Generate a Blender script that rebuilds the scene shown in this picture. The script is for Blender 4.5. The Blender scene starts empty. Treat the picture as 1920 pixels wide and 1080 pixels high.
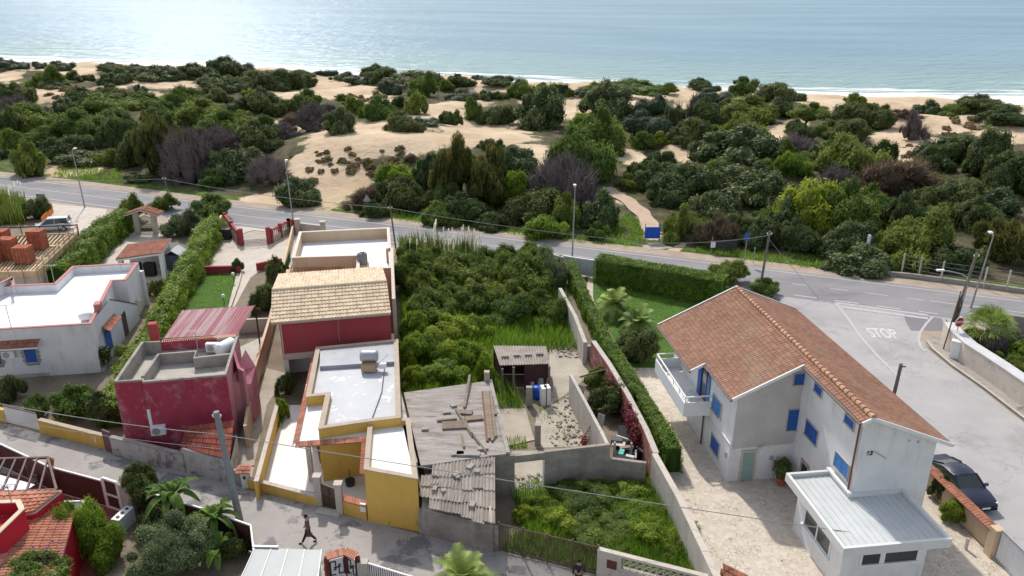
import bpy, bmesh, math, random
import numpy as np
from mathutils import Vector, Matrix
R = math.radians
random.seed(7)
rng = np.random.default_rng(7)
sc = bpy.context.scene
col = sc.collection

# ---------------------------------------------------------------- camera, sky, sun, exposure
CAM_H = 28.0; FPX = 1490.0; TILT = math.atan(.4)
cam = bpy.data.cameras.new("camera"); cam_o = bpy.data.objects.new("camera", cam); col.objects.link(cam_o)
cam.sensor_width = 36; cam.lens = 36 * FPX / 1920
cam.clip_start = .5; cam.clip_end = 20000
cam_o.location = (0, 0, CAM_H); cam_o.rotation_euler = (math.pi / 2 - TILT, 0, 0)
sc.camera = cam_o
SUN_AZ = -18.0; SUN_EL = 47.0        # azimuth: degrees right of straight ahead (+Y)
world = bpy.data.worlds.new("World"); sc.world = world; world.use_nodes = True
nt = world.node_tree; bgn = nt.nodes['Background']
sky = nt.nodes.new('ShaderNodeTexSky'); sky.sky_type = 'NISHITA'; sky.sun_disc = False
sky.sun_elevation = R(SUN_EL); sky.sun_rotation = R(SUN_AZ); sky.air_density = 1.0; sky.dust_density = 1.5; sky.ozone_density = 1.0
hsv = nt.nodes.new('ShaderNodeHueSaturation'); hsv.inputs['Saturation'].default_value = .5; nt.links.new(sky.outputs[0], hsv.inputs['Color'])   # thin white haze
nt.links.new(hsv.outputs[0], bgn.inputs[0]); bgn.inputs[1].default_value = .15
sl = bpy.data.lights.new("sun", 'SUN'); so = bpy.data.objects.new("sun", sl); col.objects.link(so)
sl.energy = 2.75; sl.angle = R(1.6); sl.color = (1, .95, .87)
sd = Vector((math.sin(R(SUN_AZ)) * math.cos(R(SUN_EL)), math.cos(R(SUN_AZ)) * math.cos(R(SUN_EL)), math.sin(R(SUN_EL))))
so.rotation_euler = sd.to_track_quat('Z', 'Y').to_euler(); so.location = (0, 0, 60)
sc.view_settings.view_transform = 'Standard'; sc.view_settings.look = 'None'; sc.view_settings.gamma = 1
sc.view_settings.exposure = .42
try:
    sc.cycles.use_adaptive_sampling = True; sc.cycles.adaptive_threshold = .02; sc.cycles.adaptive_min_samples = 16
    sc.cycles.use_denoising = True; sc.cycles.max_bounces = 5; sc.cycles.diffuse_bounces = 3; sc.cycles.glossy_bounces = 2
    sc.cycles.transparent_max_bounces = 4; sc.cycles.transmission_bounces = 2; sc.cycles.sample_clamp_indirect = 4
except Exception: pass

# ---------------------------------------------------------------- measuring helpers: where a sight line meets a real plane
_s, _c = math.sin(TILT), math.cos(TILT)
def ray(u, v):
    x = (u - 960) / FPX; y = -(v - 540) / FPX
    return Vector((x, _c + y * _s, -_s + y * _c))
def P(u, v, z=0.0):
    d = ray(u, v); t = (z - CAM_H) / d.z
    return Vector((d.x * t, d.y * t, z))
def P2(u, v, z=0.0):
    p = P(u, v, z); return (p.x, p.y)
def hitw(u, v, A, B):
    """sight line on the vertical plane through ground points A,B -> (distance from A, z)"""
    d = ray(u, v); ax, ay = A[0], A[1]; bx, by = B[0] - ax, B[1] - ay; L = math.hypot(bx, by); bx /= L; by /= L
    nx, ny = -by, bx
    t = (ax * nx + ay * ny) / (d.x * nx + d.y * ny)
    return ((d.x * t - ax) * bx + (d.y * t - ay) * by, CAM_H + d.z * t)
def sstep(a, b, x):
    t = np.clip((x - a) / (b - a), 0, 1); return t * t * (3 - 2 * t)
def vnoise(x, y, seed=0):
    x = np.asarray(x, float); y = np.asarray(y, float)
    xi = np.floor(x); yi = np.floor(y); fx = x - xi; fy = y - yi
    fx = fx * fx * (3 - 2 * fx); fy = fy * fy * (3 - 2 * fy)
    def h(a, b):
        n = np.sin(a * 127.1 + b * 311.7 + seed * 74.7) * 43758.5453
        return n - np.floor(n)
    return ((h(xi, yi) * (1 - fx) + h(xi + 1, yi) * fx) * (1 - fy) + (h(xi, yi + 1) * (1 - fx) + h(xi + 1, yi + 1) * fx) * fy) * 2 - 1
def fbm(x, y, seed=0, o=4):
    s = 0; a = 1
    for i in range(o):
        s = s + a * vnoise(x * 2 ** i, y * 2 ** i, seed + i); a *= .5
    return s / 1.9

# ---------------------------------------------------------------- mesh builder
class MB:
    def __init__(s): s.v = []; s.f = []; s.r = []
    def add(s, vs, fs, r=None):
        n = len(s.v); s.v.extend([tuple(v) for v in vs])
        for f in fs:
            s.f.append([i + n for i in f]); s.r.append(random.random() if r is None else r)
        return s
    def quad(s, a, b, c, d, r=None): return s.add([a, b, c, d], [(0, 1, 2, 3)], r)
    def prism(s, poly, z0, z1, bottom=False):
        """poly: xy list; z0,z1 numbers or per-vertex lists"""
        n = len(poly)
        a = sum(poly[i][0] * poly[(i + 1) % n][1] - poly[(i + 1) % n][0] * poly[i][1] for i in range(n))
        Z0 = z0 if isinstance(z0, (list, tuple)) else [z0] * n; Z1 = z1 if isinstance(z1, (list, tuple)) else [z1] * n
        idx = list(range(n)) if a > 0 else list(range(n))[::-1]
        lo = [(poly[i][0], poly[i][1], Z0[i]) for i in idx]; hi = [(poly[i][0], poly[i][1], Z1[i]) for i in idx]
        fs = [(i, (i + 1) % n, n + (i + 1) % n, n + i) for i in range(n)] + [tuple(range(n, 2 * n))]
        if bottom: fs.append(tuple(range(n))[::-1])
        return s.add(lo + hi, fs)
    def sides(s, poly, z0, z1):
        n = len(poly)
        for i in range(n):
            a, b = poly[i], poly[(i + 1) % n]
            s.add([(a[0], a[1], z0), (b[0], b[1], z0), (b[0], b[1], z1), (a[0], a[1], z1)], [(0, 1, 2, 3)])
        return s
    def flat(s, poly, z): return s.add([(p[0], p[1], z) for p in poly], [tuple(range(len(poly)))])
    def box(s, c, size, rz=0.0, M=None):
        x, y, z = size[0] / 2, size[1] / 2, size[2] / 2
        m = M if M is not None else Matrix.Translation(c) @ Matrix.Rotation(rz, 4, 'Z')
        vs = [m @ Vector((i * x, j * y, k * z)) for k in (-1, 1) for j in (-1, 1) for i in (-1, 1)]
        return s.add(vs, [(0, 2, 3, 1), (4, 5, 7, 6), (0, 1, 5, 4), (2, 6, 7, 3), (0, 4, 6, 2), (1, 3, 7, 5)])
    def beam(s, a, b, w, h=None, up=(0, 0, 1)):
        a = Vector(a); b = Vector(b); h = h or w
        d = (b - a); L = d.length; d.normalize(); u = Vector(up)
        if abs(d.dot(u)) > .98: u = Vector((0, 1, 0))
        x = d.cross(u).normalized(); y = x.cross(d).normalized()
        m = Matrix((x, d, y)).transposed().to_4x4(); m.translation = (a + b) / 2
        return s.box(None, (w, L, h), M=m)
    def tube(s, pts, rad, n=8, cap=True):
        pts = [Vector(p) for p in pts]; k = len(pts)
        rs = rad if isinstance(rad, (list, tuple)) else [rad] * k
        vs = []; fs = []
        for i, p in enumerate(pts):
            d = (pts[min(i + 1, k - 1)] - pts[max(i - 1, 0)]).normalized()
            u = Vector((0, 0, 1)) if abs(d.z) < .9 else Vector((0, 1, 0))
            x = d.cross(u).normalized(); y = d.cross(x)
            for j in range(n):
                t = 2 * math.pi * j / n; vs.append(p + (x * math.cos(t) + y * math.sin(t)) * rs[i])
        for i in range(k - 1):
            for j in range(n):
                fs.append((i * n + j, i * n + (j + 1) % n, (i + 1) * n + (j + 1) % n, (i + 1) * n + j))
        if cap: fs += [tuple(range(n)), tuple(range((k - 1) * n, k * n))]
        return s.add(vs, fs)
    def lathe(s, c, prof, n=16, M=None):
        vs = []; fs = []; c = Vector(c)
        for r_, z in prof:
            for j in range(n):
                t = 2 * math.pi * j / n; p = Vector((r_ * math.cos(t), r_ * math.sin(t), z))
                vs.append((M @ p if M else p) + c)
        k = len(prof)
        for i in range(k - 1):
            for j in range(n): fs.append((i * n + j, i * n + (j + 1) % n, (i + 1) * n + (j + 1) % n, (i + 1) * n + j))
        fs += [tuple(range(n))[::-1], tuple(range((k - 1) * n, k * n))]
        return s.add(vs, fs)
    def ball(s, c, r, n=10):
        return s.lathe(c, [(max(.001, r * math.sin(math.pi * i / n)), -r * math.cos(math.pi * i / n)) for i in range(n + 1)], n * 2)
def offset(poly, t):
    """inset (t>0) of an xy polygon"""
    n = len(poly); a = sum(poly[i][0] * poly[(i + 1) % n][1] - poly[(i + 1) % n][0] * poly[i][1] for i in range(n))
    sg = 1 if a > 0 else -1; out = []
    for i in range(n):
        p0, p1, p2 = Vector(poly[i - 1][:2]), Vector(poly[i][:2]), Vector(poly[(i + 1) % n][:2])
        d1 = (p1 - p0).normalized(); d2 = (p2 - p1).normalized()
        n1 = Vector((-d1.y, d1.x)) * sg; n2 = Vector((-d2.y, d2.x)) * sg
        k = max(.25, 1 + n1.dot(n2)); q = p1 + (n1 + n2) * t / k; out.append((q.x, q.y))
    return out
def ring(mb, outer, inner, z0, z1):
    n = len(outer)
    for i in range(n):
        j = (i + 1) % n; o1, o2, i1, i2 = outer[i], outer[j], inner[i], inner[j]
        mb.add([(*o1, z0), (*o2, z0), (*o2, z1), (*o1, z1)], [(0, 1, 2, 3)])
        mb.add([(*i2, z0), (*i1, z0), (*i1, z1), (*i2, z1)], [(0, 1, 2, 3)])
        mb.add([(*o1, z1), (*o2, z1), (*i2, z1), (*i1, z1)], [(0, 1, 2, 3)])
        mb.add([(*i1, z0), (*i2, z0), (*o2, z0), (*o1, z0)], [(0, 1, 2, 3)])
def wallpoly(pts, t, side=1):
    """closed xy polygon for a wall of thickness t along the polyline"""
    pts = [Vector(p[:2]) for p in pts]; n = len(pts); o = []
    for i in range(n):
        d = (pts[min(i + 1, n - 1)] - pts[max(i - 1, 0)]).normalized(); o.append(pts[i] + Vector((-d.y, d.x)) * t * side)
    return [tuple(p) for p in pts], [tuple(p) for p in o]
def wall(mb, pts, t, z0, z1, side=1):
    a, b = wallpoly(pts, t, side); n = len(a)
    zt = z1 if isinstance(z1, (list, tuple)) else [z1] * n; zb = z0 if isinstance(z0, (list, tuple)) else [z0] * n
    for i in range(n - 1):
        q = [a[i], a[i + 1], b[i + 1], b[i]]
        mb.prism(q, [zb[i], zb[i + 1], zb[i + 1], zb[i]], [zt[i], zt[i + 1], zt[i + 1], zt[i]])
    return mb

ROOT = {}
def mesh_from(name, mb, off, smooth=False):
    me = bpy.data.meshes.new(name)
    ox, oy, oz = off
    me.from_pydata([(v[0] - ox, v[1] - oy, v[2] - oz) for v in mb.v], [], mb.f)
    at = me.attributes.new('rnd', 'FLOAT', 'FACE'); at.data.foreach_set('value', mb.r)
    if smooth: me.polygons.foreach_set('use_smooth', [True] * len(me.polygons))
    me.update(); return me
def fixn(me):
    bm = bmesh.new(); bm.from_mesh(me); bmesh.ops.recalc_face_normals(bm, faces=bm.faces); bm.to_mesh(me); bm.free()
def thing(name, label, cat, loc=(0, 0, 0), group=None):
    o = bpy.data.objects.new(name, None); col.objects.link(o); o.location = loc; o.empty_display_size = .3
    o['label'] = label; o['category'] = cat
    if group: o['group'] = group
    ROOT[o] = Vector(loc); return o
def part(name, mb, m, parent, label=None, smooth=False, fix=False):
    off = ROOT[parent]; me = mesh_from(name, mb, off, smooth)
    if fix: fixn(me)
    me.materials.append(m); o = bpy.data.objects.new(name, me); col.objects.link(o); o.parent = parent
    ROOT[o] = off
    if label: o['label'] = label
    return o
def solo(name, mb, m, label, cat, loc=(0, 0, 0), group=None, smooth=False, kind=None, fix=False):
    me = mesh_from(name, mb, loc, smooth)
    if fix: fixn(me)
    me.materials.append(m); o = bpy.data.objects.new(name, me); col.objects.link(o); o.location = loc
    if label: o['label'] = label
    if cat: o['category'] = cat
    if group: o['group'] = group
    if kind: o['kind'] = kind
    ROOT[o] = Vector(loc); return o
def copy_tree(o, parent=None):
    c = o.copy(); col.objects.link(c)
    if parent: c.parent = parent
    for ch in list(o.children): copy_tree(ch, c)
    return c
def struct(name, mb, m, kind='structure'):
    me = mesh_from(name, mb, (0, 0, 0)); me.materials.append(m); o = bpy.data.objects.new(name, me); col.objects.link(o); o['kind'] = kind; return o

# ---------------------------------------------------------------- materials
MATS = {}
def lin(c): return tuple(((x / 12.92) if x <= .04045 else ((x + .055) / 1.055) ** 2.4) for x in c)
def M(name, c1, c2=None, scale=1.5, rough=.8, bump=0.0, bscale=20., detail=6, spec=.3, stain=None, sscale=.6, sth=.55, rnd=0.0, metal=0.0, coat=0.0, stretch=(1, 1, 1), smask=.12, crack=0, cw=.012, streak=0):
    if name in MATS: return MATS[name]
    m = bpy.data.materials.new(name); m.use_nodes = True; n = m.node_tree.nodes; L = m.node_tree.links; b = n['Principled BSDF']
    b.inputs['Roughness'].default_value = rough; b.inputs['Specular IOR Level'].default_value = spec; b.inputs['Metallic'].default_value = metal
    if coat: b.inputs['Coat Weight'].default_value = coat
    tc = n.new('ShaderNodeTexCoord'); mp = n.new('ShaderNodeMapping'); L.new(tc.outputs['Object'], mp.inputs[0]); mp.inputs['Scale'].default_value = stretch
    c2 = c2 or tuple(x * .82 for x in c1)
    nz = n.new('ShaderNodeTexNoise'); nz.inputs['Scale'].default_value = scale; nz.inputs['Detail'].default_value = detail; nz.inputs['Roughness'].default_value = .62
    L.new(mp.outputs[0], nz.inputs['Vector'])
    rp = n.new('ShaderNodeValToRGB'); rp.color_ramp.elements[0].position = .32; rp.color_ramp.elements[1].position = .68
    rp.color_ramp.elements[0].color = (*c2, 1); rp.color_ramp.elements[1].color = (*c1, 1)
    L.new(nz.outputs[0], rp.inputs[0]); out = rp.outputs[0]
    if rnd:
        at = n.new('ShaderNodeAttribute'); at.attribute_name = 'rnd'
        mr = n.new('ShaderNodeMapRange'); mr.inputs[3].default_value = 1 - rnd; mr.inputs[4].default_value = 1 + rnd; L.new(at.outputs['Fac'], mr.inputs[0])
        mm = n.new('ShaderNodeMixRGB'); mm.blend_type = 'MULTIPLY'; mm.inputs[0].default_value = 1; L.new(out, mm.inputs[1]); L.new(mr.outputs[0], mm.inputs[2]); out = mm.outputs[0]
    if stain:
        z2 = n.new('ShaderNodeTexNoise'); z2.inputs['Scale'].default_value = sscale; z2.inputs['Detail'].default_value = 9; z2.inputs['Roughness'].default_value = .7; L.new(mp.outputs[0], z2.inputs['Vector'])
        r2 = n.new('ShaderNodeValToRGB'); r2.color_ramp.elements[0].position = sth; r2.color_ramp.elements[1].position = min(1, sth + smask); L.new(z2.outputs[0], r2.inputs[0])
        mx = n.new('ShaderNodeMixRGB'); L.new(r2.outputs[0], mx.inputs[0]); L.new(out, mx.inputs[1]); mx.inputs[2].default_value = (*stain, 1); out = mx.outputs[0]
    if streak:   # rain streaks running down the wall
        m4 = n.new('ShaderNodeMapping'); m4.inputs['Scale'].default_value = (1.1, 1.1, .2); L.new(tc.outputs['Object'], m4.inputs[0]); z4 = n.new('ShaderNodeTexNoise'); z4.inputs['Scale'].default_value = 1.6; z4.inputs['Detail'].default_value = 7; z4.inputs['Roughness'].default_value = .7; L.new(m4.outputs[0], z4.inputs['Vector'])
        r4 = n.new('ShaderNodeMapRange'); r4.inputs[1].default_value = .53; r4.inputs[2].default_value = .72; r4.inputs[3].default_value = 0; r4.inputs[4].default_value = streak; L.new(z4.outputs[0], r4.inputs[0])
        mx = n.new('ShaderNodeMixRGB'); L.new(r4.outputs[0], mx.inputs[0]); L.new(out, mx.inputs[1]); mx.inputs[2].default_value = (.16, .14, .12, 1); out = mx.outputs[0]
    if crack:
        z5 = n.new('ShaderNodeTexNoise'); z5.inputs['Scale'].default_value = crack * 2; z5.inputs['Detail'].default_value = 6; L.new(mp.outputs[0], z5.inputs['Vector']); vm = n.new('ShaderNodeVectorMath'); vm.operation = 'MULTIPLY_ADD'; vm.inputs[1].default_value = (1.2 / crack,) * 3; L.new(z5.outputs['Color'], vm.inputs[0]); L.new(mp.outputs[0], vm.inputs[2])
        vo = n.new('ShaderNodeTexVoronoi'); vo.feature = 'DISTANCE_TO_EDGE'; vo.inputs['Scale'].default_value = crack; L.new(vm.outputs[0], vo.inputs['Vector']); r5 = n.new('ShaderNodeMapRange'); r5.inputs[1].default_value = 0; r5.inputs[2].default_value = cw; r5.inputs[3].default_value = .36; r5.inputs[4].default_value = 0; L.new(vo.outputs['Distance'], r5.inputs[0])
        mx = n.new('ShaderNodeMixRGB'); L.new(r5.outputs[0], mx.inputs[0]); L.new(out, mx.inputs[1]); mx.inputs[2].default_value = (.09, .08, .075, 1); out = mx.outputs[0]
    L.new(out, b.inputs['Base Color'])
    if bump:
        z3 = n.new('ShaderNodeTexNoise'); z3.inputs['Scale'].default_value = bscale; z3.inputs['Detail'].default_value = 5; L.new(mp.outputs[0], z3.inputs['Vector'])
        bp = n.new('ShaderNodeBump'); bp.inputs['Strength'].default_value = bump; bp.inputs['Distance'].default_value = .05; L.new(z3.outputs[0], bp.inputs['Height']); L.new(bp.outputs[0], b.inputs['Normal'])
    MATS[name] = m; return m
def leafmat(name, dark, light, tip=None, trans=.25, hue=.03):
    if trans: trans += .12
    m = bpy.data.materials.new(name); m.use_nodes = True; n = m.node_tree.nodes; L = m.node_tree.links
    b = n['Principled BSDF']; b.inputs['Roughness'].default_value = .55; b.inputs['Specular IOR Level'].default_value = .25
    at = n.new('ShaderNodeAttribute'); at.attribute_name = 'rnd'
    rp = n.new('ShaderNodeValToRGB'); e = rp.color_ramp.elements; e[0].color = (*dark, 1); e[1].color = (*light, 1); e[0].position = .15; e[1].position = .75
    if tip: t = e.new(.97); t.color = (*tip, 1)
    L.new(at.outputs['Fac'], rp.inputs[0])
    oi = n.new('ShaderNodeObjectInfo'); hs = n.new('ShaderNodeHueSaturation')
    mr = n.new('ShaderNodeMapRange'); mr.inputs[3].default_value = .49 - hue; mr.inputs[4].default_value = .5; L.new(oi.outputs['Random'], mr.inputs[0]); L.new(mr.outputs[0], hs.inputs['Hue'])
    mr2 = n.new('ShaderNodeMapRange'); mr2.inputs[3].default_value = 1.95; mr2.inputs[4].default_value = 1.35; L.new(oi.outputs['Random'], mr2.inputs[0]); L.new(mr2.outputs[0], hs.inputs['Value'])
    L.new(rp.outputs[0], hs.inputs['Color']); L.new(hs.outputs[0], b.inputs['Base Color'])
    if trans:
        tr = n.new('ShaderNodeBsdfTranslucent'); L.new(hs.outputs[0], tr.inputs[0]); mx = n.new('ShaderNodeMixShader'); mx.inputs[0].default_value = trans
        L.new(b.outputs[0], mx.inputs[1]); L.new(tr.outputs[0], mx.inputs[2]); L.new(mx.outputs[0], n['Material Output'].inputs[0])
    MATS[name] = m; return m

m_white = M('white_render', (.74, .735, .73), (.66, .655, .65), .8, .85, .05, 30, stain=(.5, .49, .47), sscale=.45, sth=.56, smask=.3, streak=.26)
m_whitepaint = M('white_paint', (.78, .78, .78), (.72, .72, .72), 2, .5)
m_roofwhite = M('white_roof_coat', (.80, .80, .82), (.70, .71, .73), .5, .6, .04, 10, stain=(.5, .5, .5), sscale=1.3, sth=.68, smask=.25)
m_pinkcope = M('pink_coping', (.52, .22, .2), (.42, .17, .15), 3, .8)
m_blue = M('blue_shutter_paint', (.035, .12, .42), (.025, .09, .34), 2, .5)
m_ltblue = M('faded_blue_shutter_paint', (.08, .24, .52), (.06, .18, .44), 2, .5)
m_tile = M('terracotta_tile', (.36, .15, .09), (.26, .10, .065), 1.2, .85, .1, 30, rnd=.22, stain=(.22, .17, .12), sscale=.5, sth=.6, smask=.25)
m_tile_big = M('weathered_terracotta_tile', (.29, .150, .098), (.22, .112, .072), .45, .85, .1, 30, rnd=.2, stain=(.27, .215, .155), sscale=.3, sth=.52, smask=.3)
m_tile_ridge = M('ridge_tile', (.50, .30, .20), (.38, .20, .13), 2, .85, rnd=.25)
m_tile_or = M('orange_roof_tile', (.50, .23, .15), (.38, .15, .095), 1.2, .85, .1, 30, rnd=.24, stain=(.28, .2, .15), sscale=.8, sth=.58, smask=.2)
m_tile_cream = M('cream_roof_tile', (.68, .55, .40), (.57, .45, .31), 1.2, .85, rnd=.16)
m_cream = M('cream_render', (.60, .46, .32), (.54, .40, .27), .8, .85, streak=.2, stain=(.48, .36, .25), sscale=.5, sth=.6, smask=.3)
m_pale = M('pale_cream_render', (.56, .50, .43), (.48, .42, .36), .8, .85, streak=.2, crack=.35, stain=(.38, .34, .3), sscale=.6, sth=.58, smask=.3)
m_red = M('dark_red_render', (.36, .06, .07), (.31, .05, .06), .7, .85, streak=.2)
m_pinkred = M('faded_crimson_render', (.40, .055, .095), (.31, .035, .06), .5, .85, .05, 20, stain=(.46, .22, .25), sscale=.7, sth=.52, smask=.14, stretch=(1, 1, .8), streak=.45)
m_pinkside = M('washed_pink_render', (.54, .26, .28), (.40, .12, .16), .5, .85, .05, 20, stain=(.42, .27, .25), sscale=.5, sth=.50, smask=.25, stretch=(1, 1, .45))
m_brightred = M('bright_red_render', (.50, .02, .04), (.42, .018, .035), .8, .8)
m_yellow = M('ochre_render', (.68, .43, .10), (.61, .38, .085), .7, .85, streak=.3, stain=(.46, .32, .14), sscale=.7, sth=.6, smask=.3)
m_cope = M('stone_coping', (.46, .38, .30), (.38, .31, .24), 2, .85, stain=(.28, .24, .2), sscale=1.5, sth=.6)
m_greyroof = M('grey_roof_membrane', (.50, .51, .54), (.42, .43, .46), .45, .6, .03, 10, stain=(.78, .78, .8), sscale=1.1, sth=.60, smask=.03)
m_conc = M('weathered_concrete', (.40, .365, .325), (.28, .25, .225), .7, .9, .25, 14, streak=.5, stain=(.12, .105, .095), sscale=.7, sth=.50, smask=.2)
m_conc_lt = M('pale_concrete', (.50, .46, .41), (.40, .365, .32), .5, .9, .1, 14, streak=.4, crack=.4, stain=(.26, .23, .2), sscale=.5, sth=.6, smask=.2)
m_block = M('rough_block_wall', (.38, .335, .29), (.22, .195, .17), .9, .95, .6, 9, streak=.7, stain=(.12, .105, .095), sscale=.6, sth=.56, smask=.2, stretch=(1, 1, 1.6))
m_whitewash = M('peeling_whitewash', (.56, .53, .51), (.44, .41, .38), .9, .9, .3, 10, stain=(.2, .17, .15), sscale=.9, sth=.50, smask=.12, streak=.6)
m_fibre = M('fibre_cement_sheet', (.42, .37, .32), (.29, .25, .22), 1.1, .9, .2, 20, rnd=.12, stain=(.16, .14, .12), sscale=1.2, sth=.6)
m_asph = M('main_road_asphalt', (.27, .262, .265), (.20, .195, .2), .2, .9, .1, 60, detail=12, stain=(.15, .145, .15), sscale=.16, sth=.55, smask=.2, crack=.12, cw=.008, stretch=(.5, 1.3, 1))
m_asph2 = M('side_road_asphalt', (.42, .40, .395), (.33, .315, .31), .18, .9, .1, 60, detail=14, stain=(.27, .255, .25), sscale=.22, sth=.53, smask=.2, crack=.13, cw=.007)
m_patch = M('dark_asphalt_patch', (.21, .2, .21), (.18, .17, .18), .5, .9)
m_lane = M('lane_concrete', (.42, .385, .355), (.30, .275, .26), .3, .9, .15, 30, detail=12, stain=(.19, .18, .18), sscale=.3, sth=.53, smask=.05, crack=.3)
m_mark = M('road_paint', (.53, .52, .52), (.36, .35, .35), 5, .8, detail=12, stain=(.33, .32, .32), sscale=2.5, sth=.52, smask=.2)
m_soil = M('dry_soil', (.27, .22, .165), (.17, .135, .10), .5, .95, .4, 5, stain=(.10, .12, .045), sscale=.35, sth=.52, smask=.2)
m_dirtlight = M('pale_dirt', (.46, .41, .34), (.33, .29, .23), .5, .95, .3, 8, stain=(.15, .15, .06), sscale=.9, sth=.6, smask=.1)
m_shouldr = M('sandy_shoulder', (.42, .34, .27), (.30, .24, .185), .6, .95, .2, 10, stain=(.13, .13, .06), sscale=.9, sth=.62, smask=.08)
m_lawn = M('lawn_grass', (.075, .16, .018), (.045, .105, .014), .8, .9, .5, 40)
m_verge = M('verge_grass', (.10, .17, .025), (.05, .09, .018), .5, .95, .4, 20, stain=(.28, .23, .16), sscale=.5, sth=.58, smask=.15)
m_tiles_fl = M('terrace_tiles', (.80, .78, .77), (.74, .72, .71), .6, .6)
m_redfloor = M('red_terrace_floor', (.26, .075, .055), (.20, .06, .045), .8, .7)
m_brownp = M('brown_metal', (.085, .03, .025), (.06, .022, .02), 2, .5)
m_brown2 = M('brown_gate_metal', (.10, .065, .045), (.07, .045, .03), 2, .5)
m_grey = M('grey_galvanised', (.42, .43, .44), (.34, .35, .36), 3, .5, metal=.3)
m_polec = M('grey_concrete_pole', (.25, .27, .28), (.19, .205, .215), 2, .85)
m_wood = M('old_timber', (.24, .19, .145), (.15, .115, .085), 3, .9, rnd=.25, stretch=(1, 1, 3))
m_polew = M('weathered_pole_wood', (.22, .19, .165), (.14, .12, .10), 3, .9)
m_newwood = M('pine_formwork', (.56, .42, .27), (.42, .29, .17), 1.5, .85, rnd=.25)
m_brick = M('hollow_brick', (.42, .14, .075), (.33, .10, .055), 2, .9, rnd=.15)
m_dark = M('black_parts_and_shade', (.02, .02, .02), (.015, .015, .015), 2, .8)  # near-black for dark parts, also the painted shade in the carport
m_glass = M('window_glass', (.05, .06, .06), (.03, .04, .04), .5, .08, spec=.6)
m_wire = M('cable', (.33, .33, .34), (.28, .28, .28), 3, .5)
m_bluep = M('blue_plastic', (.01, .09, .5), (.01, .07, .42), 2, .45)
m_metalroof = M('light_metal_sheet', (.58, .60, .60), (.50, .52, .52), .6, .5, .02, 10, stain=(.36, .38, .38), sscale=.9, sth=.62, smask=.2)
m_iron = M('dark_iron', (.05, .045, .045), (.03, .03, .03), 3, .6)
m_rust = M('rusty_fence', (.16, .11, .075), (.09, .06, .045), 3, .8)
m_bark = M('bark', (.12, .09, .065), (.07, .05, .04), 4, .95, .4, 10)
m_globe = M('opal_globe', (.85, .85, .85), (.82, .82, .82), 2, .3)
m_signred = M('sign_red', (.42, .01, .02), (.38, .01, .02), 2, .5)
m_orange = M('orange_net', (.75, .22, .03), (.6, .15, .02), 2, .7)
m_greennet = M('green_netting', (.01, .12, .08), (.008, .09, .06), 4, .8)
m_terr = M('terracotta_pot', (.45, .13, .07), (.38, .1, .055), 3, .8)

lm = {
 'D': leafmat('leaf_dark', (.024, .040, .012), (.078, .115, .032), (.14, .19, .06)),
 'G': leafmat('leaf_mid', (.034, .064, .012), (.115, .18, .03), (.20, .27, .06)),
 'B': leafmat('leaf_bright', (.05, .10, .010), (.18, .27, .022), (.28, .36, .05)),
 'K': leafmat('leaf_smooth_dark', (.020, .036, .018), (.048, .078, .036), None, .1),
 'S': leafmat('leaf_speckled', (.022, .040, .014), (.085, .125, .042), (.25, .29, .16), .15),
 'P': leafmat('twig_purple', (.060, .048, .046), (.16, .13, .125), None, 0, .01),
 'R': leafmat('twig_red', (.055, .04, .024), (.15, .11, .065), (.13, .15, .06), .1),
 'T': leafmat('leaf_drooping', (.02, .034, .008), (.095, .105, .024), (.19, .17, .05)),
 'Y': leafmat('leaf_tuft', (.09, .08, .03), (.24, .20, .09), (.18, .20, .06), .2),
 'H': leafmat('leaf_hedge', (.03, .07, .008), (.13, .21, .02), (.24, .32, .05), .3, .01),
 'O': leafmat('leaf_olive', (.04, .06, .022), (.13, .165, .075), (.26, .29, .17), .15, .01),
 'N': leafmat('leaf_banana', (.035, .075, .012), (.085, .15, .024), (.16, .21, .05), .2, .01),
 'L': leafmat('leaf_palm', (.05, .09, .015), (.17, .24, .055), (.32, .35, .12), .2, .01),
 'g': leafmat('grass_blades', (.05, .11, .010), (.16, .27, .025), (.30, .32, .10), .3, .0),
 'w': leafmat('reed_blades', (.04, .07, .012), (.12, .16, .03), (.32, .28, .14), .3, .0),
 'I': leafmat('red_ivy_leaf', (.05, .010, .009), (.12, .02, .018), (.10, .10, .03), .2, .01),
 'F': leafmat('plume', (.42, .38, .30), (.62, .58, .48), None, .3, .0),
}

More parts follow.
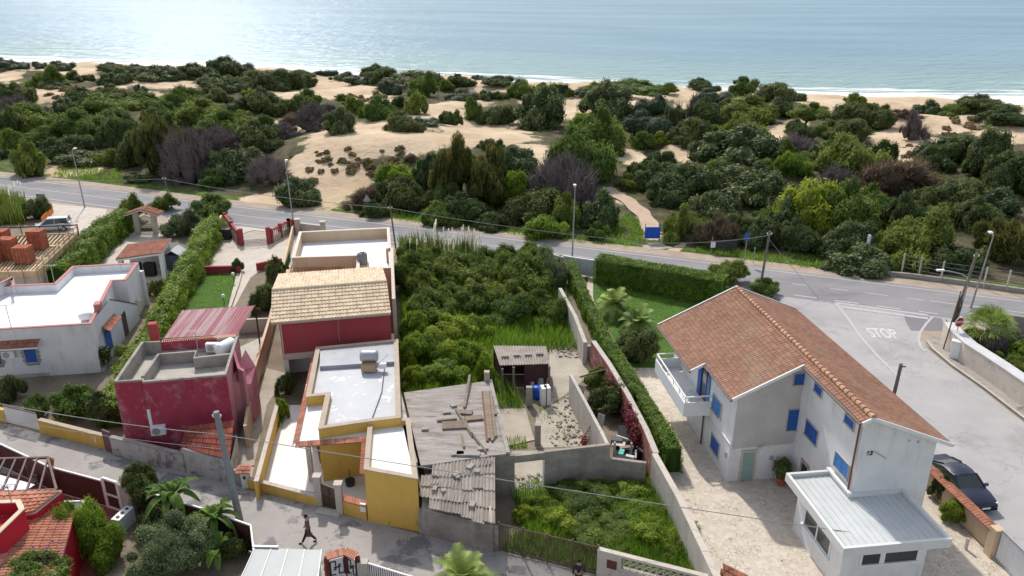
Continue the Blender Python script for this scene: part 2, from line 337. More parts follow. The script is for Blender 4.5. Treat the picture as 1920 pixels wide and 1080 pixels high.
# ---------------------------------------------------------------- generators
def tiles(mb, A, B, C, D, colw=.22, row=.36, amp=.05, step=.035, sub=4, keep=None):
    """barrel tiles: A,B eave corners, C above B, D above A"""
    A, B, C, D = map(Vector, (A, B, C, D)); W = (B - A).length; H = ((D - A).length + (C - B).length) / 2
    nc = max(1, round(W / colw)); nr = max(1, round(H / row)); N = (B - A).cross(D - A).normalized()
    if N.z < 0: N = -N
    us = np.arange(nc * sub + 1) / (nc * sub)
    prof = np.abs(np.sin(np.pi * (us * nc + .5))) ** .8 * amp
    vs = []; fs = []; rs = []; cr = rng.random((nc, nr))
    for r in range(nr):
        for t, h in ((r / nr, step), ((r + 1) / nr, .0)):
            for u, p in zip(us, prof):
                q = (A * (1 - u) + B * u) * (1 - t) + (D * (1 - u) + C * u) * t + N * (p + h); vs.append((q.x, q.y, q.z))
    w = len(us)
    for r in range(nr):
        for i in range(w - 1):
            c = i // sub
            a = 2 * r * w + i; fs.append((a, a + 1, a + w + 1, a + w)); rs.append(cr[c, r])
            if r: b = (2 * r - 1) * w + i; fs.append((b, b + 1, a + 1, a)); rs.append(0.0)
    n = len(mb.v); mb.v.extend(vs); mb.f.extend([[i + n for i in f] for f in fs]); mb.r.extend(rs)
    e = us; fa = []
    for i in range(w - 1):   # eave closure
        q0 = A * (1 - us[i]) + B * us[i]; q1 = A * (1 - us[i + 1]) + B * us[i + 1]
        mb.add([q0 - N * .05, q1 - N * .05, q1 + N * (prof[i + 1] + step), q0 + N * (prof[i] + step)], [(0, 1, 2, 3)], .2)
    return mb
def corrug(mb, A, B, C, D, pitch=.18, amp=.035, sub=4, rows=1, r=None):
    A, B, C, D = map(Vector, (A, B, C, D)); W = (B - A).length; n = max(1, round(W / pitch)) * sub; N = (B - A).cross(D - A).normalized()
    if N.z < 0: N = -N
    base = len(mb.v)
    for t in range(rows + 1):
        tt = t / rows
        for i in range(n + 1):
            u = i / n; q = (A * (1 - u) + B * u) * (1 - tt) + (D * (1 - u) + C * u) * tt + N * (math.sin(2 * math.pi * i / sub) * amp); mb.v.append(tuple(q))
    rr = random.random() if r is None else r
    for t in range(rows):
        for i in range(n):
            a = base + t * (n + 1) + i; mb.f.append([a, a + 1, a + n + 2, a + n + 1]); mb.r.append(rr)
    return mb
def slab(mb, A, B, C, D, th):
    """closed slab below a roof quad"""
    q = [Vector(x) for x in (A, B, C, D)]; lo = [x - Vector((0, 0, th)) for x in q]
    return mb.add(q + lo, [(0, 1, 2, 3), (4, 7, 6, 5), (0, 4, 5, 1), (1, 5, 6, 2), (2, 6, 7, 3), (3, 7, 4, 0)])
def leaf_arrays(pos, nrm, size, rnd, ratio=1.5, tang=None):
    n = len(pos); nrm = nrm / (np.linalg.norm(nrm, axis=1, keepdims=True) + 1e-9)
    t = rng.normal(size=(n, 3)) if tang is None else tang + rng.normal(size=(n, 3)) * .25
    t = t - nrm * (t * nrm).sum(1, keepdims=True); t /= np.linalg.norm(t, axis=1, keepdims=True) + 1e-9
    b = np.cross(nrm, t); s = size[:, None]
    v = np.stack([pos - t * s * ratio, pos + b * s * .6 - t * s * .1, pos + t * s * ratio, pos - b * s * .6 - t * s * .1], 1)
    return v.reshape(-1, 3), rnd
def raw_mesh(name, vs, rnd, core=None):
    """quads from a flat vertex array, plus an optional core MB"""
    nq = len(vs) // 4; cv = []; cf = []; cr = []
    if core: cv, cf, cr = core.v, core.f, core.r
    me = bpy.data.meshes.new(name); nv = len(vs) + len(cv)
    me.vertices.add(nv); me.vertices.foreach_set('co', np.concatenate([vs.ravel(), np.array(cv, float).ravel()]) if len(cv) else vs.ravel())
    tot = nq * 4 + sum(len(f) for f in cf); me.loops.add(tot)
    idx = np.concatenate([np.arange(nq * 4), np.array([i + len(vs) for f in cf for i in f], int)]) if cf else np.arange(nq * 4)
    me.loops.foreach_set('vertex_index', idx.astype(np.int32))
    sizes = np.array([4] * nq + [len(f) for f in cf], np.int32); me.polygons.add(len(sizes))
    me.polygons.foreach_set('loop_start', np.concatenate([[0], np.cumsum(sizes)[:-1]]).astype(np.int32))
    me.update(calc_edges=True); me.validate()
    at = me.attributes.new('rnd', 'FLOAT', 'FACE'); r = np.concatenate([rnd, np.array(cr, float)]) if cf else rnd
    if len(at.data) == len(r): at.data.foreach_set('value', r.astype(np.float32))
    return me
def dome(mb, c, r, sx=1, sy=1, sz=1, n=7, rv=.1, zmin=-.2):
    c = Vector(c); prof = []
    vs = []; fs = []
    for i in range(n + 1):
        ph = math.pi * i / n
        for j in range(n * 2):
            th = math.pi * j / n; k = r * random.uniform(.9, 1.06)
            z = -math.cos(ph) * k * sz
            vs.append((c.x + math.sin(ph) * math.cos(th) * k * sx, c.y + math.sin(ph) * math.sin(th) * k * sy, max(c.z + z, zmin)))
    w = n * 2
    for i in range(n):
        for j in range(w): fs.append((i * w + j, i * w + (j + 1) % w, (i + 1) * w + (j + 1) % w, (i + 1) * w + j))
    mb.add(vs, fs, rv); return mb
def blob_leaves(blobs, n, size, rand=.8, up=.25, ratio=1.5, lowcut=-.45, tangdown=False, jit=.14, crnd=None):
    B = np.array([(b[0], b[1], b[2], b[3], b[4] if len(b) > 4 else 1.0) for b in blobs]); w = B[:, 3] ** 2; w /= w.sum()
    k = rng.choice(len(B), n, p=w); d = rng.normal(size=(n, 3)); d /= np.linalg.norm(d, axis=1, keepdims=True)
    d[:, 2] = np.where(d[:, 2] < lowcut, -d[:, 2], d[:, 2])
    rr = B[k, 3] * (1 + rng.normal(size=n) * jit * .6 - np.abs(rng.normal(size=n)) * jit * .4)
    pos = B[k, :3] + d * rr[:, None] * np.stack([np.ones(n), np.ones(n), B[k, 4]], 1)
    cl = rng.random(len(B)) if crnd is None else crnd
    # small sprays: cluster leaves by a lattice so the surface breaks into tufts
    cell = np.floor(pos / (B[k, 3].mean() * .38)); hs = np.sin(cell @ np.array([12.9898, 78.233, 37.719])) * 43758.5453; hs = hs - np.floor(hs)
    pos = pos + d * ((hs - .5) * B[k, 3] * .2)[:, None]
    rnd = np.clip(cl[k] * .42 + hs * .28 + rng.random(n) * .30, 0, 1)
    nr = d + rng.normal(size=(n, 3)) * rand * .6; nr[:, 2] += up
    tg = None
    if tangdown: tg = np.tile(np.array([0, 0, -1.0]), (n, 1)); nr[:, 2] *= .2
    return leaf_arrays(pos, nr, size * rng.uniform(.55, 1.3, n), rnd, ratio, tg)
def bush_blobs(kind, big):
    bl = []
    if kind == 'K': k = 5; rmin, rmax, hz = .35, .55, .75
    elif kind in 'SD': k = 16 if big else 9; rmin, rmax, hz = .24, .42, .85
    elif kind == 'T': k = 20; rmin, rmax, hz = .20, .34, 1.0
    else: k = 18 if big else 9; rmin, rmax, hz = .22, .40, .9
    bl.append((random.uniform(-.1, .1), random.uniform(-.1, .1), .28, .52, hz)); k = int(k * 2.2) if kind != 'K' else k * 2; rmin *= .5; rmax *= .78; sk1, sk2 = random.uniform(0, 6.28), random.uniform(.15, .38)
    for i in range(k):
        a = random.uniform(0, 2 * math.pi); q = math.sqrt(random.random()) * .80 * (1 + sk2 * math.sin(a * 2 + sk1) * .6); r_ = random.uniform(rmin, rmax)
        z = max(.08, max(.05, 1 - q * q) ** .5 * random.uniform(.42, .9) * (1 + sk2 * .5 * math.cos(a + sk1)) * (1 if kind != 'T' else 1.0) - r_ * .35)
        bl.append((math.cos(a) * q, math.sin(a) * q, z, r_, .9))
    return bl
PROTO = {}
def proto(kind, var, big):
    key = (kind, var, big)
    if key in PROTO: return PROTO[key]
    random.seed(hash((ord(kind), var, big)) % 9999)
    near = big == 2; n = {'K': 4000, 'P': 3000, 'R': 3000, 'T': 9000, 'S': 5500}.get(kind, 8000); ls = {'K': .026, 'S': .040, 'T': .022, 'D': .027}.get(kind, .025)
    if not big: n = int(n * .42); ls *= 1.55
    if near: n = int(n * 3.2); ls *= .55
    bl = bush_blobs(kind, big); core = MB()  # core gets the darkest leaf tone, painting in the self-shade inside the bush
    if kind in 'PR':
        vs = []; a = rng.uniform(0, 2 * np.pi, n); q = np.sqrt(rng.random(n))
        d = rng.normal(size=(n, 3)); d[:, 2] = np.abs(d[:, 2]) + .1; d /= np.linalg.norm(d, axis=1, keepdims=True)
        BB = np.array([b_[:4] for b_ in bl]); kk = rng.choice(len(BB), n, p=BB[:, 3] ** 2 / (BB[:, 3] ** 2).sum()); pos = BB[kk, :3] + d * (BB[kk, 3] * rng.uniform(.6, 1.0, n))[:, None]; tg = d + BB[kk, :3] * .8 + rng.normal(size=(n, 3)) * .4
        nr = np.cross(tg, rng.normal(size=(n, 3))); b_n = np.linalg.norm(nr, axis=1, keepdims=True); nr /= b_n
        t = tg / np.linalg.norm(tg, axis=1, keepdims=True); bb = np.cross(nr, t); L = rng.uniform(.07, .16, n)[:, None]; w = .0065 * (1 if big else 1.6)
        vs = np.stack([pos - t * L - bb * w, pos - t * L + bb * w, pos + t * L + bb * w * .4, pos + t * L - bb * w * .4], 1).reshape(-1, 3)
        r_ = rng.random(n); [dome(core, b_[:3], b_[3] * .7, 1, 1, .9, 5, rv=.1) for b_ in bl]
        if kind == 'R':
            v2, r2 = blob_leaves(bl, n // 3, ls); vs = np.concatenate([vs, v2]); r_ = np.concatenate([r_, r2])
    elif kind == 'T':
        vs, r_ = blob_leaves(bl, n, ls, tangdown=True, ratio=1.6, jit=.2)
        for b in bl: dome(core, b[:3], b[3] * .8, 1, 1, b[4], 4)
    else:
        vs, r_ = blob_leaves(bl, n, ls, rand={'K': .35}.get(kind, .9), jit={'K': .05, 'G': .2, 'B': .24}.get(kind, .14), ratio={'G': 1.9, 'B': 2.1, 'S': 1.1}.get(kind, 1.4))
        for b in bl: dome(core, b[:3], b[3] * .80, 1, 1, b[4], 5, rv=.12)
    me = raw_mesh('bush_mesh', vs, r_, core); me.materials.append(lm[kind]); PROTO[key] = me; return me

def grass_patch(polys, dens, h, m, name, w=.02, lean=.35, clump=0.0, hz=None, rlo=0.0):
    """blades over xy polygons"""
    allv = []; allr = []
    for poly in polys:
        p = np.array(poly)[:, :2]; x0, y0 = p.min(0); x1, y1 = p.max(0)
        ar = abs(sum(p[i][0] * p[(i + 1) % len(p)][1] - p[(i + 1) % len(p)][0] * p[i][1] for i in range(len(p)))) / 2
        n = int((x1 - x0) * (y1 - y0) * dens)
        x = rng.uniform(x0, x1, n); y = rng.uniform(y0, y1, n); ins = np.zeros(n, bool)
        j = len(p) - 1
        for i in range(len(p)):
            c = ((p[i][1] > y) != (p[j][1] > y)) & (x < (p[j][0] - p[i][0]) * (y - p[i][1]) / (p[j][1] - p[i][1] + 1e-12) + p[i][0]); ins ^= c; j = i
        cl = fbm(x * .9, y * .9, 5) * .5 + .5
        if clump: ins &= (cl + rng.normal(size=n) * .08) > clump
        x, y, cl = x[ins], y[ins], cl[ins]; n = len(x); z = np.zeros(n) if hz is None else hz(x, y)
        hh = h * rng.uniform(.4, 1.2, n) * (.45 + 1.1 * cl); a = rng.uniform(0, 2 * np.pi, n); l = rng.uniform(0, lean, n) * hh; al = rng.uniform(0, 2 * np.pi, n)
        dx, dy = np.cos(a) * w, np.sin(a) * w; tx, ty = x + np.cos(al) * l, y + np.sin(al) * l
        v = np.stack([np.stack([x - dx, y - dy, z - .02], 1), np.stack([x + dx, y + dy, z - .02], 1), np.stack([tx + dx * .3, ty + dy * .3, z + hh], 1), np.stack([tx - dx * .3, ty - dy * .3, z + hh], 1)], 1)
        allv.append(v.reshape(-1, 3)); allr.append(np.clip(rlo + cl * .5 + rng.random(n) * .45 - .1, 0, 1))
    me = raw_mesh(name, np.concatenate(allv), np.concatenate(allr)); me.materials.append(m); o = bpy.data.objects.new(name, me); col.objects.link(o); o['kind'] = 'stuff'; return o
def hedge(path, wd, ht, name, label, group, m, dens=230, ls=.07, rough=.10, cat='hedge', z0=0, top_round=.25):
    pts = [Vector(p[:2]) for p in path]; L = [0]
    for i in range(len(pts) - 1): L.append(L[-1] + (pts[i + 1] - pts[i]).length)
    tot = L[-1]; wd_ = wd if isinstance(wd, (list, tuple)) else [wd] * len(pts); ht_ = ht if isinstance(ht, (list, tuple)) else [ht] * len(pts)
    P_ = np.array([(p.x, p.y) for p in pts]); La = np.array(L)
    wm = float(np.mean(wd_)); hm = float(np.mean(ht_)); n = int(tot * (wm + 2 * hm) * dens)
    s = rng.uniform(-.3, tot + .3, n); sc_ = np.clip(s, 0, tot)
    cx = np.interp(sc_, La, P_[:, 0]); cy = np.interp(sc_, La, P_[:, 1]); e = .05
    dx = np.interp(sc_ + e, La, P_[:, 0]) - np.interp(sc_ - e, La, P_[:, 0]); dy = np.interp(sc_ + e, La, P_[:, 1]) - np.interp(sc_ - e, La, P_[:, 1]); l = np.hypot(dx, dy) + 1e-9; dx /= l; dy /= l
    W = np.interp(sc_, La, wd_); H = np.interp(sc_, La, ht_)
    q = rng.uniform(0, 1, n) * (W + 2 * H); side = np.where(q < W, 0, np.where(q < W + H, 1, -1))
    off = np.where(side == 0, q - W / 2, side * W / 2); z = np.where(side == 0, H, np.where(side == 1, q - W, q - W - H))
    lump = fbm(s * .8 + side * 7, z * .8 + off, 11) * rough * 2.2 + rng.normal(size=n) * rough * .5
    rd = np.clip((z / H - .7) / .3, 0, 1) * np.abs(off) / (W / 2) * top_round * W * .4
    off2 = off + np.sign(off) * (lump * (side != 0)) - np.sign(off) * rd * (side != 0); z2 = z + lump * (side == 0) - (np.abs(off) / (W / 2)) ** 3 * (side == 0) * top_round * .5 * W * .4
    ex = s - sc_
    pos = np.stack([cx - dy * off2 + dx * ex, cy + dx * off2 + dy * ex, z0 + z2], 1)
    nr = np.stack([-dy * side * 1.0, dx * side * 1.0, (side == 0) * 1.0 + .25], 1) + rng.normal(size=(n, 3)) * .5
    cell = np.floor(pos / .45); hs = np.sin(cell @ np.array([12.9898, 78.233, 37.719])) * 43758.5453; hs -= np.floor(hs)
    lo = np.array([*P_.mean(0), 0.0])
    vs, r_ = leaf_arrays(pos - lo, nr, ls * rng.uniform(.6, 1.3, n), np.clip(hs * .4 + rng.random(n) * .6, 0, 1), 1.4)
    core = MB()  # inner core in the darkest leaf tone, painted as shade inside the hedge
    for i in range(len(pts) - 1):
        d = (pts[i + 1] - pts[i]).normalized(); nn = Vector((-d.y, d.x)); a, b = pts[i] - d * .1, pts[i + 1] + d * .1; w0, w1 = wd_[i] / 2 * .86, wd_[i + 1] / 2 * .86
        qd = [a - nn * w0, b - nn * w1, b + nn * w1, a + nn * w0]; core.prism([(k.x - lo[0], k.y - lo[1]) for k in qd], z0 - .02, [z0 + ht_[i] * .93, z0 + ht_[i + 1] * .93, z0 + ht_[i + 1] * .93, z0 + ht_[i] * .93]); core.r = [.1] * len(core.f)
    me = raw_mesh(name, vs, r_, core); me.materials.append(m); o = bpy.data.objects.new(name, me); col.objects.link(o); o.location = tuple(lo); o['label'] = label; o['category'] = cat
    if group: o['group'] = group
    return o
def bush(x, y, z, w, d, h, kind, label, cat='shrub', group=None, name='shrub', var=None, big=True, m=None, rz=None):
    me = proto(kind, random.randrange(3) if var is None else var, big)
    if m:
        key = (me.name, m.name)
        if key not in PROTO: PROTO[key] = me.copy(); PROTO[key].materials.clear(); PROTO[key].materials.append(m)
        me = PROTO[key]
    o = bpy.data.objects.new(name, me); col.objects.link(o); o.location = (x, y, z); o.scale = (w / 2, d / 2, h); o.rotation_euler = (0, 0, random.uniform(-.7, .7) if rz is None else rz)
    o['label'] = label; o['category'] = cat
    if group: o['group'] = group
    return o
def frond_arrays(c, az, el, L, droop, nleaf, ll, w, V=.5, fan=False):
    """pinnate frond: returns leaflet quads"""
    t = np.linspace(.08, 1, nleaf); d0 = np.array([math.cos(az) * math.cos(el), math.sin(az) * math.cos(el), math.sin(el)])
    pts = np.array(c)[None] + d0[None] * (t * L)[:, None]; pts[:, 2] -= droop * L * t ** 2.2
    tang = np.gradient(pts, axis=0); tang /= np.linalg.norm(tang, axis=1, keepdims=True)
    side = np.cross(tang, [0, 0, 1.0]); side /= np.linalg.norm(side, axis=1, keepdims=True) + 1e-9; up = np.cross(side, tang)
    out = []; ln = ll * np.sin(np.pi * (.12 + .82 * t)) ** .6
    for sg in (-1, 1):
        dr = side * sg + tang * .55 + up * V * .6 + np.array([0, 0, -.15]); dr /= np.linalg.norm(dr, axis=1, keepdims=True)
        e = pts + dr * ln[:, None]; wv = tang * w
        out.append(np.stack([pts - wv, pts + wv, e + wv * .2, e - wv * .2], 1).reshape(-1, 3))
    m_ = up * .012; a = pts[:-1]; b = pts[1:]; s_ = side[:-1] * .018
    out.append(np.stack([a - s_, a + s_, b + s_, b - s_], 1).reshape(-1, 3))
    return np.concatenate(out)
def palm(x, y, z, trunk_h, n, L, droop, ll, label, w=.022, name='palm_tree', group=None, elr=(-.1, 1.2), nl=34, mat=None, shaggy=0.0):
    t = thing(name, label, 'palm', (x, y, z), group); vs = []; rr = []
    for i in range(n):
        az = i * 2.399 + random.uniform(-.2, .2); k = i / n; el = elr[1] + (elr[0] - elr[1]) * k + random.uniform(-.12, .12)
        a = frond_arrays((0, 0, trunk_h), az, el, L * random.uniform(.8, 1.05), droop * random.uniform(.7, 1.3) * (.5 + k), nl, ll, w); vs.append(a); rr.append(np.clip(random.random() * .6 + rng.random(len(a) // 4) * .4, 0, 1))
    me = raw_mesh('fronds', np.concatenate(vs), np.concatenate(rr)); me.materials.append(mat or lm['L']); o = bpy.data.objects.new('fronds', me); col.objects.link(o); o.parent = t
    mb = MB(); mb.tube([(x, y, z), (x + .05, y, z + trunk_h * .5), (x, y, z + trunk_h + .1)], [.26, .2, .22], 10); part('trunk', mb, m_bark, t); return t
def fanpalm(x, y, z, trunk_h, n, R_, label, name='fan_palm', group=None, mat=None):
    """fan palm: round leaves of radiating blades on stalks"""
    t = thing(name, label, 'palm', (x, y, z), group); vs = []; rr = []
    for i in range(n):
        az = i * 2.399; k = i / n; el = 1.25 - 1.35 * k; Ls = R_ * .55; d0 = np.array([math.cos(az) * math.cos(el), math.sin(az) * math.cos(el), math.sin(el)])
        c = np.array([0, 0, trunk_h]) + d0 * Ls; side = np.cross(d0, [0, 0, 1.0]); side /= np.linalg.norm(side) + 1e-9; up = np.cross(side, d0)
        base = np.array([0, 0, trunk_h]); vs.append(np.array([base - side * .015, base + side * .015, c + side * .015, c - side * .015])); rr.append([.5])
        for a in np.linspace(-1.9, 1.9, 22):
            d = d0 * math.cos(a) + side * math.sin(a) + up * .15; d /= np.linalg.norm(d); p = np.cross(d, up); l = R_ * .5 * random.uniform(.85, 1.1); tip = c + d * l - np.array([0, 0, .28 * l]); mid = c + d * l * .6
            vs.append(np.array([c, mid + p * .035, tip, mid - p * .035])); rr.append([min(1, k * .3 + random.random() * .7)])
    me = raw_mesh('fronds', np.concatenate(vs), np.concatenate(rr)); me.materials.append(mat or lm['L']); o = bpy.data.objects.new('fronds', me); col.objects.link(o); o.parent = t
    mb = MB(); mb.tube([(x, y, z), (x, y, z + trunk_h)], [.2, .17], 10); part('trunk', mb, m_bark, t); return t
def banana(x, y, z, h, n, L, label, group=None):
    t = thing('banana_plant', label, 'banana plant', (x, y, z), group); vs = []; rr = []
    for i in range(n):
        az = i * 2.2 + random.uniform(-.3, .3); el = random.uniform(.45, 1.25); l = L * random.uniform(.75, 1.1); wd = .2 * random.uniform(.8, 1.15); k = 12
        d0 = np.array([math.cos(az) * math.cos(el), math.sin(az) * math.cos(el), math.sin(el)]); s_ = np.array([-math.sin(az), math.cos(az), 0]); tt = np.linspace(0, 1, k); dr = random.uniform(.5, .95)
        pts = np.array([0, 0, h])[None] + d0[None] * (tt * l)[:, None]; pts[:, 2] -= dr * l * tt ** 2.3
        W = wd * np.sin(np.pi * np.clip(tt * .97 + .03, 0, 1)) ** .55 * (tt > .12) + .02; r0 = random.random() * .5
        for j in range(k - 1):
            for sg in (-1, 1):
                lo = np.array([0, 0, .10])
                if random.random() < .08: continue
                vs.append(np.array([pts[j], pts[j + 1], pts[j + 1] + s_ * sg * W[j + 1] + lo * W[j + 1] * 4, pts[j] + s_ * sg * W[j] + lo * W[j] * 4])); rr.append([min(1, r0 + random.random() * .45)])
    me = raw_mesh('leaves', np.concatenate(vs), np.concatenate(rr)); me.materials.append(lm['N']); o = bpy.data.objects.new('leaves', me); col.objects.link(o); o.parent = t
    mb = MB(); mb.tube([(x, y, z), (x, y, z + h)], [.12, .08], 8); part('trunk', mb, M('banana_stem', (.16, .15, .06), (.12, .09, .05), 3), t); return t

# ---------------------------------------------------------------- terrain and sea
FE = [(-700, 262), (-300, 300), (0, 332), (125, 346), (217, 359), (332, 374), (437, 389), (532, 400), (612, 407), (675, 413), (725, 420), (825, 432), (925, 447), (1050, 461), (1250, 482), (1375, 499), (1475, 511), (1672, 536), (1815, 552), (1920, 565), (2300, 613), (2900, 690)]
NE = [(-700, 285), (-300, 326), (0, 361), (57, 369), (200, 387), (330, 404), (445, 420), (530, 431), (620, 441), (760, 456), (900, 475), (1050, 493), (1250, 521), (1350, 535), (1467, 551), (1560, 564), (1686, 580), (1771, 591), (1920, 609), (2300, 657), (2900, 733)]
FEw = np.array([P2(*p) for p in FE]); NEw = np.array([P2(*p) for p in NE])
SH = np.array([(-1500, 660), (-500, 400)] + [P2(u, v, -3) for u, v in ((0, 120), (300, 130), (600, 143), (800, 152), (1000, 162), (1200, 173), (1500, 187), (1700, 193), (1920, 196))] + [(400, 185), (1500, 160)], float)
yfar = lambda x: np.interp(x, FEw[:, 0], FEw[:, 1]); yshore = lambda x: np.interp(x, SH[:, 0], SH[:, 1])
SEA = -3.0
CP = [(640, 262, 5.2), (700, 255, 5.2), (760, 248, 5), (830, 240, 4.8), (900, 250, 4.5), (980, 250, 4.2), (990, 290, 3.5), (560, 292, 4.6), (600, 275, 4.9), (530, 372, .5), (600, 375, .6), (560, 335, 2.4), (650, 330, 2.8), (740, 310, 3.2), (820, 300, 3.4),
      (20, 140, 2.2), (100, 150, 2.2), (60, 185, 3), (300, 165, 2.5), (420, 150, 2.5), (560, 160, 2.3), (720, 160, 2.4), (640, 175, 2.8), (900, 170, 2.2), (820, 195, 3.4), (1000, 195, 2.6), (880, 225, 2.8), (1150, 180, 2.8), (1080, 205, 2), (1250, 190, 2.6), (1320, 195, 2.4), (1430, 205, 2.6), (1500, 225, 2), (1600, 215, 1.8), (1700, 225, 1.8), (1800, 228, 3.4), (1880, 250, 3.2), (1740, 260, 2.2), (1460, 255, 2.6), (1560, 290, 1.5), (1350, 290, 1.4), (1250, 290, 1), (1180, 300, .8), (1180, 380, .3), (1400, 400, .5), (1600, 400, .8), (1800, 400, 1), (1650, 300, 2.2),
      (100, 240, 2), (300, 240, 2), (480, 240, 2.2), (200, 300, .6), (400, 320, .6), (60, 310, .3), (1920, 330, 1.5), (2100, 280, 2.4), (-150, 230, 2.2), (-200, 140, 2.2)]
CPw = np.array([(*P2(u, v, z), z) for u, v, z in CP])
def hz(x, y, rough=True):
    x = np.asarray(x, float); y = np.asarray(y, float); sh = x.shape; X = x.ravel(); Y = y.ravel()
    d2 = ((X[:, None] - CPw[None, :, 0]) * 1.0) ** 2 + (Y[:, None] - CPw[None, :, 1]) ** 2 + 4
    w = d2 ** -1.6; z = (w * CPw[None, :, 2]).sum(1) / w.sum(1)
    dr = Y - yfar(X) - 1.5; ds = yshore(X) - Y
    if rough:
        z = z + (fbm(X / 22, Y / 16, 3) * 1.9 + fbm(X / 8, Y / 5, 9) * .6) * sstep(12, 40, dr)
    z = z * sstep(2, 26, dr)
    beach = SEA + np.clip(ds, -400, 60) * .055; w2 = sstep(12, 34, ds); z = beach * (1 - w2) + z * w2
    z = np.where(ds < -60, SEA - 3.3, z); z = np.where(dr < 2, 0.0, z)
    return z.reshape(sh) - .04
def tpix(u, v):
    """where the sight line through this picture point meets the terrain"""
    d = ray(u, v); t = np.arange(60, 420, .5) / d.y; px, py, pz = d.x * t, d.y * t, CAM_H + d.z * t; g = hz(px, py); k = np.argmax(pz < g)
    if not (pz < g).any(): k = len(t) - 1
    return float(px[k]), float(py[k]), float(g[k])
SAND = [(720, 262, 150, 34), (640, 262, 90, 40), (900, 252, 130, 28), (985, 292, 60, 26), (590, 340, 75, 60), (530, 375, 50, 20), (90, 180, 62, 18), (20, 142, 30, 14), (150, 140, 60, 12), (210, 165, 40, 8), (300, 158, 70, 9), (270, 178, 40, 7), (640, 165, 70, 26), (560, 178, 50, 12), (700, 185, 60, 14), (760, 150, 30, 9), (820, 208, 70, 16), (870, 196, 60, 9), (900, 158, 30, 10),
        (1080, 205, 45, 28), (1020, 190, 40, 12), (1180, 200, 50, 12), (1300, 192, 50, 15), (1460, 248, 40, 22), (1690, 262, 60, 40), (1690, 212, 60, 14), (1790, 228, 75, 20), (1885, 252, 60, 20), (1600, 205, 120, 10), (1275, 285, 35, 20), (1180, 295, 30, 14), (1490, 235, 30, 14), (1900, 205, 60, 12), (1850, 205, 80, 8), (130, 318, 60, 12), (545, 235, 40, 14), (480, 378, 40, 12), (1740, 292, 70, 18), (660, 340, 40, 30),
        (1140, 355, 14, 6), (1155, 365, 16, 7), (1175, 378, 18, 8), (1195, 392, 18, 9), (1208, 408, 17, 10), (1218, 425, 16, 12), (1225, 440, 22, 12), (1262, 470, 14, 8), (1285, 458, 12, 8), (1232, 462, 26, 8), (1298, 475, 12, 6)]
PROJ = lambda X, Y, Z: (960 + FPX * X / (Y * _c - (Z - CAM_H) * _s), 540 - FPX * (Y * _s + (Z - CAM_H) * _c) / (Y * _c - (Z - CAM_H) * _s))
def sandmask(X, Y, Z):
    u, v = PROJ(X, Y, Z); m = np.zeros_like(X)
    wob = fbm(X / 9, Y / 6, 21) * .55
    for a, b, c, d in SAND: m = np.maximum(m, 1.47 - np.sqrt(((u - a) / c) ** 2 + ((v - b) / d) ** 2) * 1.05 + wob)
    ds = yshore(X) - Y; m = np.maximum(m, sstep(58, 42, ds) * 2); dr = Y - yfar(X)
    return np.clip(m, 0, 1)
xs = np.concatenate([np.linspace(-1400, -190, 40)[:-1], np.arange(-190, 175, 1.25), np.linspace(175, 1400, 40)])
ys = np.concatenate([[-60, 20], np.arange(60, 290, 1.0), np.linspace(290, 345, 25), np.geomspace(350, 9000, 14)])
GX, GY = np.meshgrid(xs, ys); GZ = hz(GX, GY)
nx, ny = len(xs), len(ys)
me = bpy.data.meshes.new('ground'); vv = np.stack([GX, GY, GZ], -1).reshape(-1, 3)
I = np.arange(nx * ny).reshape(ny, nx); fq = np.stack([I[:-1, :-1], I[:-1, 1:], I[1:, 1:], I[1:, :-1]], -1).reshape(-1, 4)
me.from_pydata(vv.tolist(), [], fq.tolist())
a1 = me.attributes.new('sand', 'FLOAT', 'POINT'); a1.data.foreach_set('value', sandmask(GX, GY, GZ).ravel().astype(np.float32))
a2 = me.attributes.new('near', 'FLOAT', 'POINT'); a2.data.foreach_set('value', (sstep(9, 1, GY - yfar(GX))).ravel().astype(np.float32))
me.polygons.foreach_set('use_smooth', [True] * len(me.polygons))
gm = bpy.data.materials.new('dune_ground'); gm.use_nodes = True; n = gm.node_tree.nodes; L = gm.node_tree.links; b = n['Principled BSDF']; b.inputs['Roughness'].default_value = .95; b.inputs['Specular IOR Level'].default_value = .1
def nd(t, **k):
    x = n.new(t)
    for a, c in k.items(): x.inputs[a].default_value = c
    return x
tc = n.new('ShaderNodeTexCoord')
def noise(scale, detail=6, rough=.6):
    z = n.new('ShaderNodeTexNoise'); z.inputs['Scale'].default_value = scale; z.inputs['Detail'].default_value = detail; z.inputs['Roughness'].default_value = rough; L.new(tc.outputs['Object'], z.inputs['Vector']); return z.outputs[0]
def ramp(src, p0, c0, p1, c1):
    r = n.new('ShaderNodeValToRGB'); e = r.color_ramp.elements; e[0].position = p0; e[0].color = (*c0, 1); e[1].position = p1; e[1].color = (*c1, 1); L.new(src, r.inputs[0]); return r.outputs[0]
def mixc(f, a, b_):
    x = n.new('ShaderNodeMixRGB'); L.new(f, x.inputs[0]); L.new(a, x.inputs[1]); L.new(b_, x.inputs[2]); return x.outputs[0]
sand = ramp(noise(.12, 12), .3, (.46, .34, .22), .7, (.68, .54, .385))
litter = ramp(noise(.35, 8), .35, (.045, .048, .024), .68, (.15, .125, .08))
grass = ramp(noise(.5, 8), .35, (.045, .075, .018), .6, (.11, .16, .035))
asand = n.new('ShaderNodeAttribute'); asand.attribute_name = 'sand'; anear = n.new('ShaderNodeAttribute'); anear.attribute_name = 'near'
sm = n.new('ShaderNodeMath'); sm.operation = 'ADD'; L.new(asand.outputs['Fac'], sm.inputs[0])
